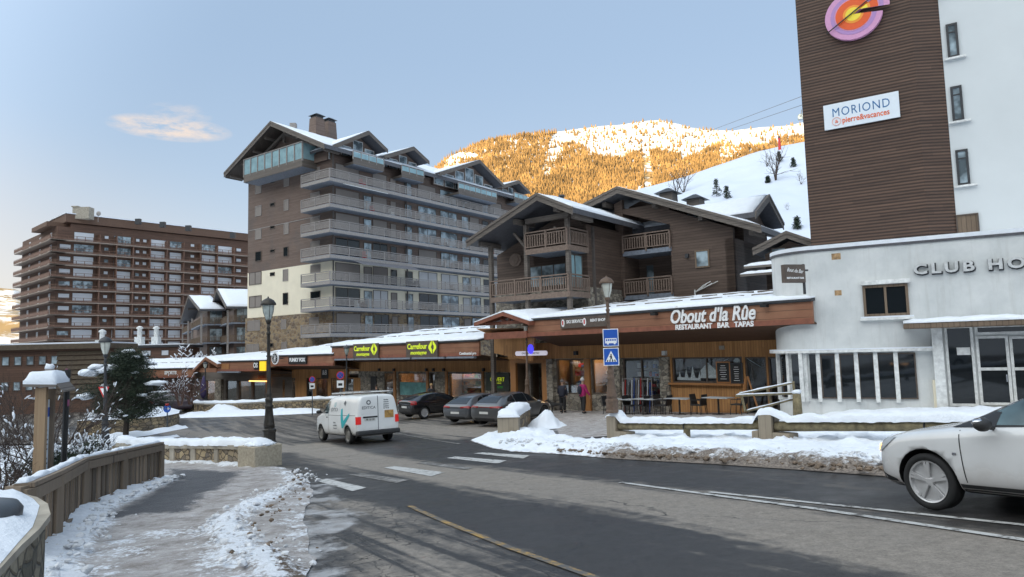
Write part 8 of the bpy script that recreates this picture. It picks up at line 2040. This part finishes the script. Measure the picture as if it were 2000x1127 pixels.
# grey crossover nearest the wall stub
q = gp(943, 836); parked('parked_car', 'graphite grey sporty crossover parked nearest the wall stub', q+Vector((.05, .2, 0)), R_(52), suv, (1.36, -1.34), .36, .925, M['greymet'], 'darkrim', 5, sw, [(-.60, 1.08), (.60, 1.08), (.50, 1.36), (-.50, 1.36)], [(.34, .86), (.84, .88), (.84, .95), (.34, .93)], [(-.3, .885), (.3, .885), (.3, .91), (-.3, .91)], platez=.58)
sal = [(x-.05, zb, w*.97, zm-.03, zr-.06 if zr > 1.1 else zr-.04, wr) for x, zb, w, zm, zr, wr in suv]
q = gp(888, 832); parked('parked_car', 'blue-grey hatchback parked between the black car and the grey crossover', q+Vector((.0, .3, 0)), R_(55), sal, (1.30, -1.38), .345, .90, M['bluegrey'], 'darkrim', 5, [[(a, b-.06) for a, b in w] for w in sw], [(-.60, 1.0), (.60, 1.0), (.50, 1.28), (-.50, 1.28)], [(.34, .80), (.82, .84), (.82, .92), (.34, .88)], None, platez=.52)
hat = [(-2.12, .42, .66, .86, .92, .48), (-2.08, .28, .82, .98, 1.05, .56), (-1.9, .22, .87, 1.02, 1.12, .58), (-1.5, .20, .89, 1.02, 1.28, .56), (-.9, .20, .89, .99, 1.43, .54), (-.2, .20, .885, .96, 1.47, .54), (.4, .20, .88, .94, 1.38, .57), (.85, .20, .88, .92, 1.16, .64), (1.2, .20, .88, .90, 1.0, .64), (1.7, .20, .86, .83, .91, .60), (2.0, .24, .76, .72, .80, .5), (2.12, .34, .5, .6, .66, .35)]
hsw = [[(.72, .98), (.05, 1.0), (.03, 1.36), (.36, 1.31)], [(-.02, 1.0), (-.85, 1.04), (-.82, 1.33), (-.02, 1.37)], [(-.92, 1.05), (-1.45, 1.10), (-1.2, 1.22), (-.92, 1.31)]]
q = gp(785, 822); parked('parked_car', 'black coupe-backed hatchback with angular red tail lamps parked right of the van', q+Vector((.1, .3, 0)), R_(41), hat, (1.28, -1.30), .335, .885, M['blackp'], 'alloy', 7, hsw, [(-.58, 1.06), (.58, 1.06), (.46, 1.28), (-.46, 1.28)], [(.64, .80), (.82, .82), (.72, 1.02), (.66, 1.02)], None, platez=.62, tailmat='tail')
q = at(292, 800, 58); parked('parked_car', 'dark aubergine estate car behind the planter pine', Vector((q.x, q.y, 0)), R_(25), [(x, zb, w, zm, max(zr, zm+.05), wr) for x, zb, w, zm, zr, wr in suv], (1.36, -1.34), .36, .925, M['aub'], 'darkrim', 5, sw, [(-.60, 1.08), (.60, 1.08), (.50, 1.36), (-.50, 1.36)], [(.5, .86), (.84, .88), (.84, .99), (.5, .97)], None)
q = at(276, 793, 63); o_ = parked('parked_car', 'dark car with a snow-dusted roof, farther back behind the aubergine estate', Vector((q.x, q.y, 0)), R_(20), suv, (1.36, -1.34), .36, .925, M['greymet'], 'darkrim', 5, sw, [(-.60, 1.08), (.60, 1.08), (.50, 1.36), (-.50, 1.36)], [(.5, .86), (.84, .88), (.84, .99), (.5, .97)], None)
m = MB(); m.smooth = True; m.blob((-.3, 0, 1.50), (1.2, .6, .09), 1, 2, 3, .2); m.build('roof_snow', M['snow'], o_.o, local=True)
# ================================================================ PEOPLE AND DOG
def skin(verts, edges, root=0, sub=1):
    me = bpy.data.meshes.new('s'); me.from_pydata([v[:3] for v in verts], edges, []); o = bpy.data.objects.new('s', me); COL.objects.link(o)
    md = o.modifiers.new('k', 'SKIN'); md.use_smooth_shade = True
    for i, v in enumerate(verts): me.skin_vertices[0].data[i].radius = (v[3], v[4] if len(v) > 4 else v[3]); me.skin_vertices[0].data[i].use_root = (i == root)
    s = o.modifiers.new('s', 'SUBSURF'); s.levels = sub; s.render_levels = sub; r = evalmesh(o); bpy.data.objects.remove(o); bpy.data.meshes.remove(me); return r
def attach(me, name, mat, parent):
    me.name = name; me.materials.clear(); me.materials.append(mat)
    for p in me.polygons: p.use_smooth = True
    o = bpy.data.objects.new(name, me); COL.objects.link(o); o.parent = parent; ORG[o.name] = Vector((0,0,0)); return o
SKIN = plain('skin', (.42,.26,.19), .6, var=.1)
def person(label, loc, rz, H, jacket, trousers, hat=None, pack=None, hair=None, armL=(.06, -.05), armR=(.06, -.05), step=.10):
    o = local_thing('person', label, 'person', loc, rz); k = H/1.75
    # faces +x ; y to the left
    J = [(0,0,.94,.13,.15),(0,0,1.12,.115,.14),(0,0,1.33,.12,.165),(0,0,1.47,.06),(.01,0,1.56,.055),(.02,0,1.63,.085,.075),(.015,0,1.71,.085,.078)]
    E = [(0,1),(1,2),(2,3),(3,4),(4,5),(5,6)]; hands = []
    for sg, arm in ((1, armL), (-1, armR)):
        b = len(J); ex, hx_ = arm
        J += [(0,sg*.17,1.40,.055),(ex*.3,sg*.24,1.13,.042),(ex+.05,sg*.25+hx_*sg,.90,.028),(ex+.07,sg*.25+hx_*sg,.83,.032,.018)]; E += [(2,b),(b,b+1),(b+1,b+2),(b+2,b+3)]; hands.append((b+3, sg))
        b = len(J); J += [(0,sg*.10,.88,.09),(.02+step*sg*.3,sg*.11,.50,.062),(step*sg*.6-.01,sg*.12,.09,.042),(step*sg*.6+.13,sg*.125,.035,.035)]; E += [(0,b),(b,b+1),(b+1,b+2),(b+2,b+3)]
    for hi, sg in hands:
        x, y, z = J[hi][:3]
        for f in range(4): b = len(J); L = (.055,.065,.06,.045)[f]; J += [(x+.022-.015*f, y, z-.05, .0085), (x+.03-.015*f, y-.004*sg, z-.05-L*.5, .008), (x+.022-.015*f, y-.014*sg, z-.05-L, .007)]; E += [(hi,b),(b,b+1),(b+1,b+2)]
        b = len(J); J += [(x+.04, y-.005*sg, z-.01, .009), (x+.052, y-.012*sg, z-.045, .008)]; E += [(hi,b),(b,b+1)]
    sc_ = lambda L: [(v[0]*k, v[1]*k, v[2]*k)+tuple(r*k for r in v[3:]) for v in L]
    body = attach(skin(sc_(J), E), 'body', SKIN, o)
    JJ = [(0,0,.80,.19,.21),(0,0,1.0,.175,.205),(0,0,1.18,.175,.205),(0,0,1.36,.165,.225),(0,0,1.48,.085)]; EE = [(0,1),(1,2),(2,3),(3,4)]
    for sg, arm in ((1, armL), (-1, armR)):
        b = len(JJ); ex, hx_ = arm; JJ += [(0,sg*.19,1.41,.09),(ex*.3,sg*.265,1.13,.078),(ex+.05,sg*.27+hx_*sg,.91,.056)]; EE += [(3,b),(b,b+1),(b+1,b+2)]
    attach(skin(sc_(JJ), EE), 'jacket', jacket, body)
    T = [(0,0,.93,.125,.15)]; TE = []
    for sg in (1, -1): b = len(T); T += [(0,sg*.10,.82,.12),(.02+step*sg*.3,sg*.12,.50,.102),(step*sg*.6-.01,sg*.13,.10,.085)]; TE += [(0,b),(b,b+1),(b+1,b+2)]
    attach(skin(sc_(T), TE), 'trousers', trousers, body)
    for sg in (1, -1):
        m = MB(); m.smooth = True; m.blob(((step*sg*.6+.05)*k, sg*.125*k, .045), (.14*k, .055*k, .05), 1, 1, 2, .05); m.build('boot', M['black'], body, local=True)
    m = MB(); m.smooth = True; m.blob((.105*k, 0, 1.655*k), (.018, .014, .02), 1, 1, 1, 0); m.build('nose', SKIN, body, local=True)
    for sg in (1, -1): m = MB(); m.blob((.093*k, sg*.03*k, 1.675*k), (.012,.014,.009), 1, 1, 1, 0); m.build('eye', M['black'], body, local=True); m = MB(); m.smooth = True; m.blob((.015*k, sg*.085*k, 1.665*k), (.02,.012,.032), 1, 1, 1, 0); m.build('ear', SKIN, body, local=True)
    m = MB(); m.blob((.097*k, 0, 1.605*k), (.008,.026,.007), 1, 1, 1, 0); m.build('mouth', M['red'], body, local=True)
    m = MB(); m.smooth = True; m.blob((-.005*k, 0, (1.735 if hat else 1.72)*k), (.112*k, .102*k, (.085 if hat else .10)*k), 1, 4, 3, .04)
    if hat: m.blob((-.005*k, 0, 1.84*k), (.035, .035, .035), 1, 4, 2, .1)
    m.build('hat' if hat else 'hair', hat or hair or M['bark'], body, local=True)
    if pack: m = MB(); m.smooth = True; m.blob((-.20*k, 0, 1.20*k), (.10*k, .15*k, .24*k), 1, 6, 3, .08); m.build('backpack', pack, body, local=True)
    return o
cj = lambda n, c: plain(n, c, .75, var=.15, sc=9)
def front(px, py, off): q = PW.pt(PW.u(px, py, off), 0, off); return Vector((q.x, q.y, gz(q.x, q.y)+.05))
p = front(1099, 790, 1.0); person('person in a dark navy jacket and grey cap looking into the ski shop window', p+Vector((0, 0, .02)), R_(55), 1.70, cj('navy jacket', (.018,.02,.035)), cj('black trousers', (.012,.012,.014)), hat=cj('grey knitted cap', (.18,.18,.19)), step=.02)
p = front(1139, 790, 1.3); person('person in a magenta jacket with dark backpack and white bobble hat', p+Vector((0, 0, .02)), R_(28), 1.76, cj('magenta jacket', (.38,.015,.13)), cj('black ski trousers', (.013,.012,.014)), hat=cj('white bobble hat', (.6,.6,.62)), pack=cj('dark backpack', (.02,.022,.04)), armR=(.22, -.02), step=.12)
p = at(843, 790, 46.5); person('fair-haired person in a dark coat standing behind the black hatchback', Vector((p.x, p.y, gz(p.x, p.y)+.02)), R_(-60), 1.72, cj('dark coat', (.02,.02,.025)), cj('charcoal trousers', (.02,.02,.02)), hair=cj('fair hair', (.40,.26,.12)), step=.05)
p = at(735, 790, 51.5); person('person in dark clothes in front of the chalkboard on the stone wall', Vector((p.x, p.y, gz(p.x, p.y)+.02)), R_(-80), 1.70, cj('black coat', (.012,.012,.014)), cj('black jeans', (.012,.012,.014)), hair=cj('dark hair', (.03,.02,.015)), step=.05)
# black and white dog
dp_ = front(1086, 792, 1.6); dog = local_thing('dog', 'black dog with white chest and paws standing beside the person in navy', 'dog', dp_, R_(170))
D = [(-.30,0,.50,.085,.08),(-.12,0,.50,.10,.09),(.10,0,.50,.125,.105),(.26,0,.54,.10,.09),(.36,0,.64,.065),(.44,0,.72,.065,.06),(.52,0,.70,.045),(.60,0,.67,.032),(-.40,0,.52,.03),(-.50,0,.46,.022),(-.58,0,.38,.014)]
E = [(0,1),(1,2),(2,3),(3,4),(4,5),(5,6),(6,7),(0,8),(8,9),(9,10)]
for sg in (1, -1):
    b = len(D); D += [(.22,sg*.08,.42,.05),(.21,sg*.085,.24,.028),(.22,sg*.085,.05,.02),(.26,sg*.085,.02,.022)]; E += [(3 if False else 2,b),(b,b+1),(b+1,b+2),(b+2,b+3)]
    b = len(D); D += [(-.30,sg*.08,.40,.065),(-.24,sg*.085,.30,.04),(-.36,sg*.085,.18,.022),(-.33,sg*.085,.05,.018),(-.28,sg*.085,.02,.022)]; E += [(0,b),(b,b+1),(b+1,b+2),(b+2,b+3),(b+3,b+4)]
db = attach(skin(D, E, 1), 'body', cj('black fur', (.014,.013,.013)), dog)
wf = cj('white fur', (.5,.5,.48)); m = MB(); m.smooth = True; m.blob((.335, 0, .50), (.05, .06, .10), 1, 3, 2, .1); m.build('white_chest', wf, db, local=True)
for sg in (1, -1):
    m = MB(); m.smooth = True; m.blob((.25, sg*.085, .03), (.04, .028, .035), 1, 1, 2, 0); m.build('white_paw', wf, db, local=True)
    m = MB(); m.add([Vector((.40, sg*.03, .76)), Vector((.40, sg*.075, .74)), Vector((.43, sg*.06, .84)), Vector((.44, sg*.05, .75))], [(0,1,2),(1,3,2),(3,0,2),(0,3,1)]); m.build('ear', cj('black ear', (.014,.013,.013)), db, local=True)
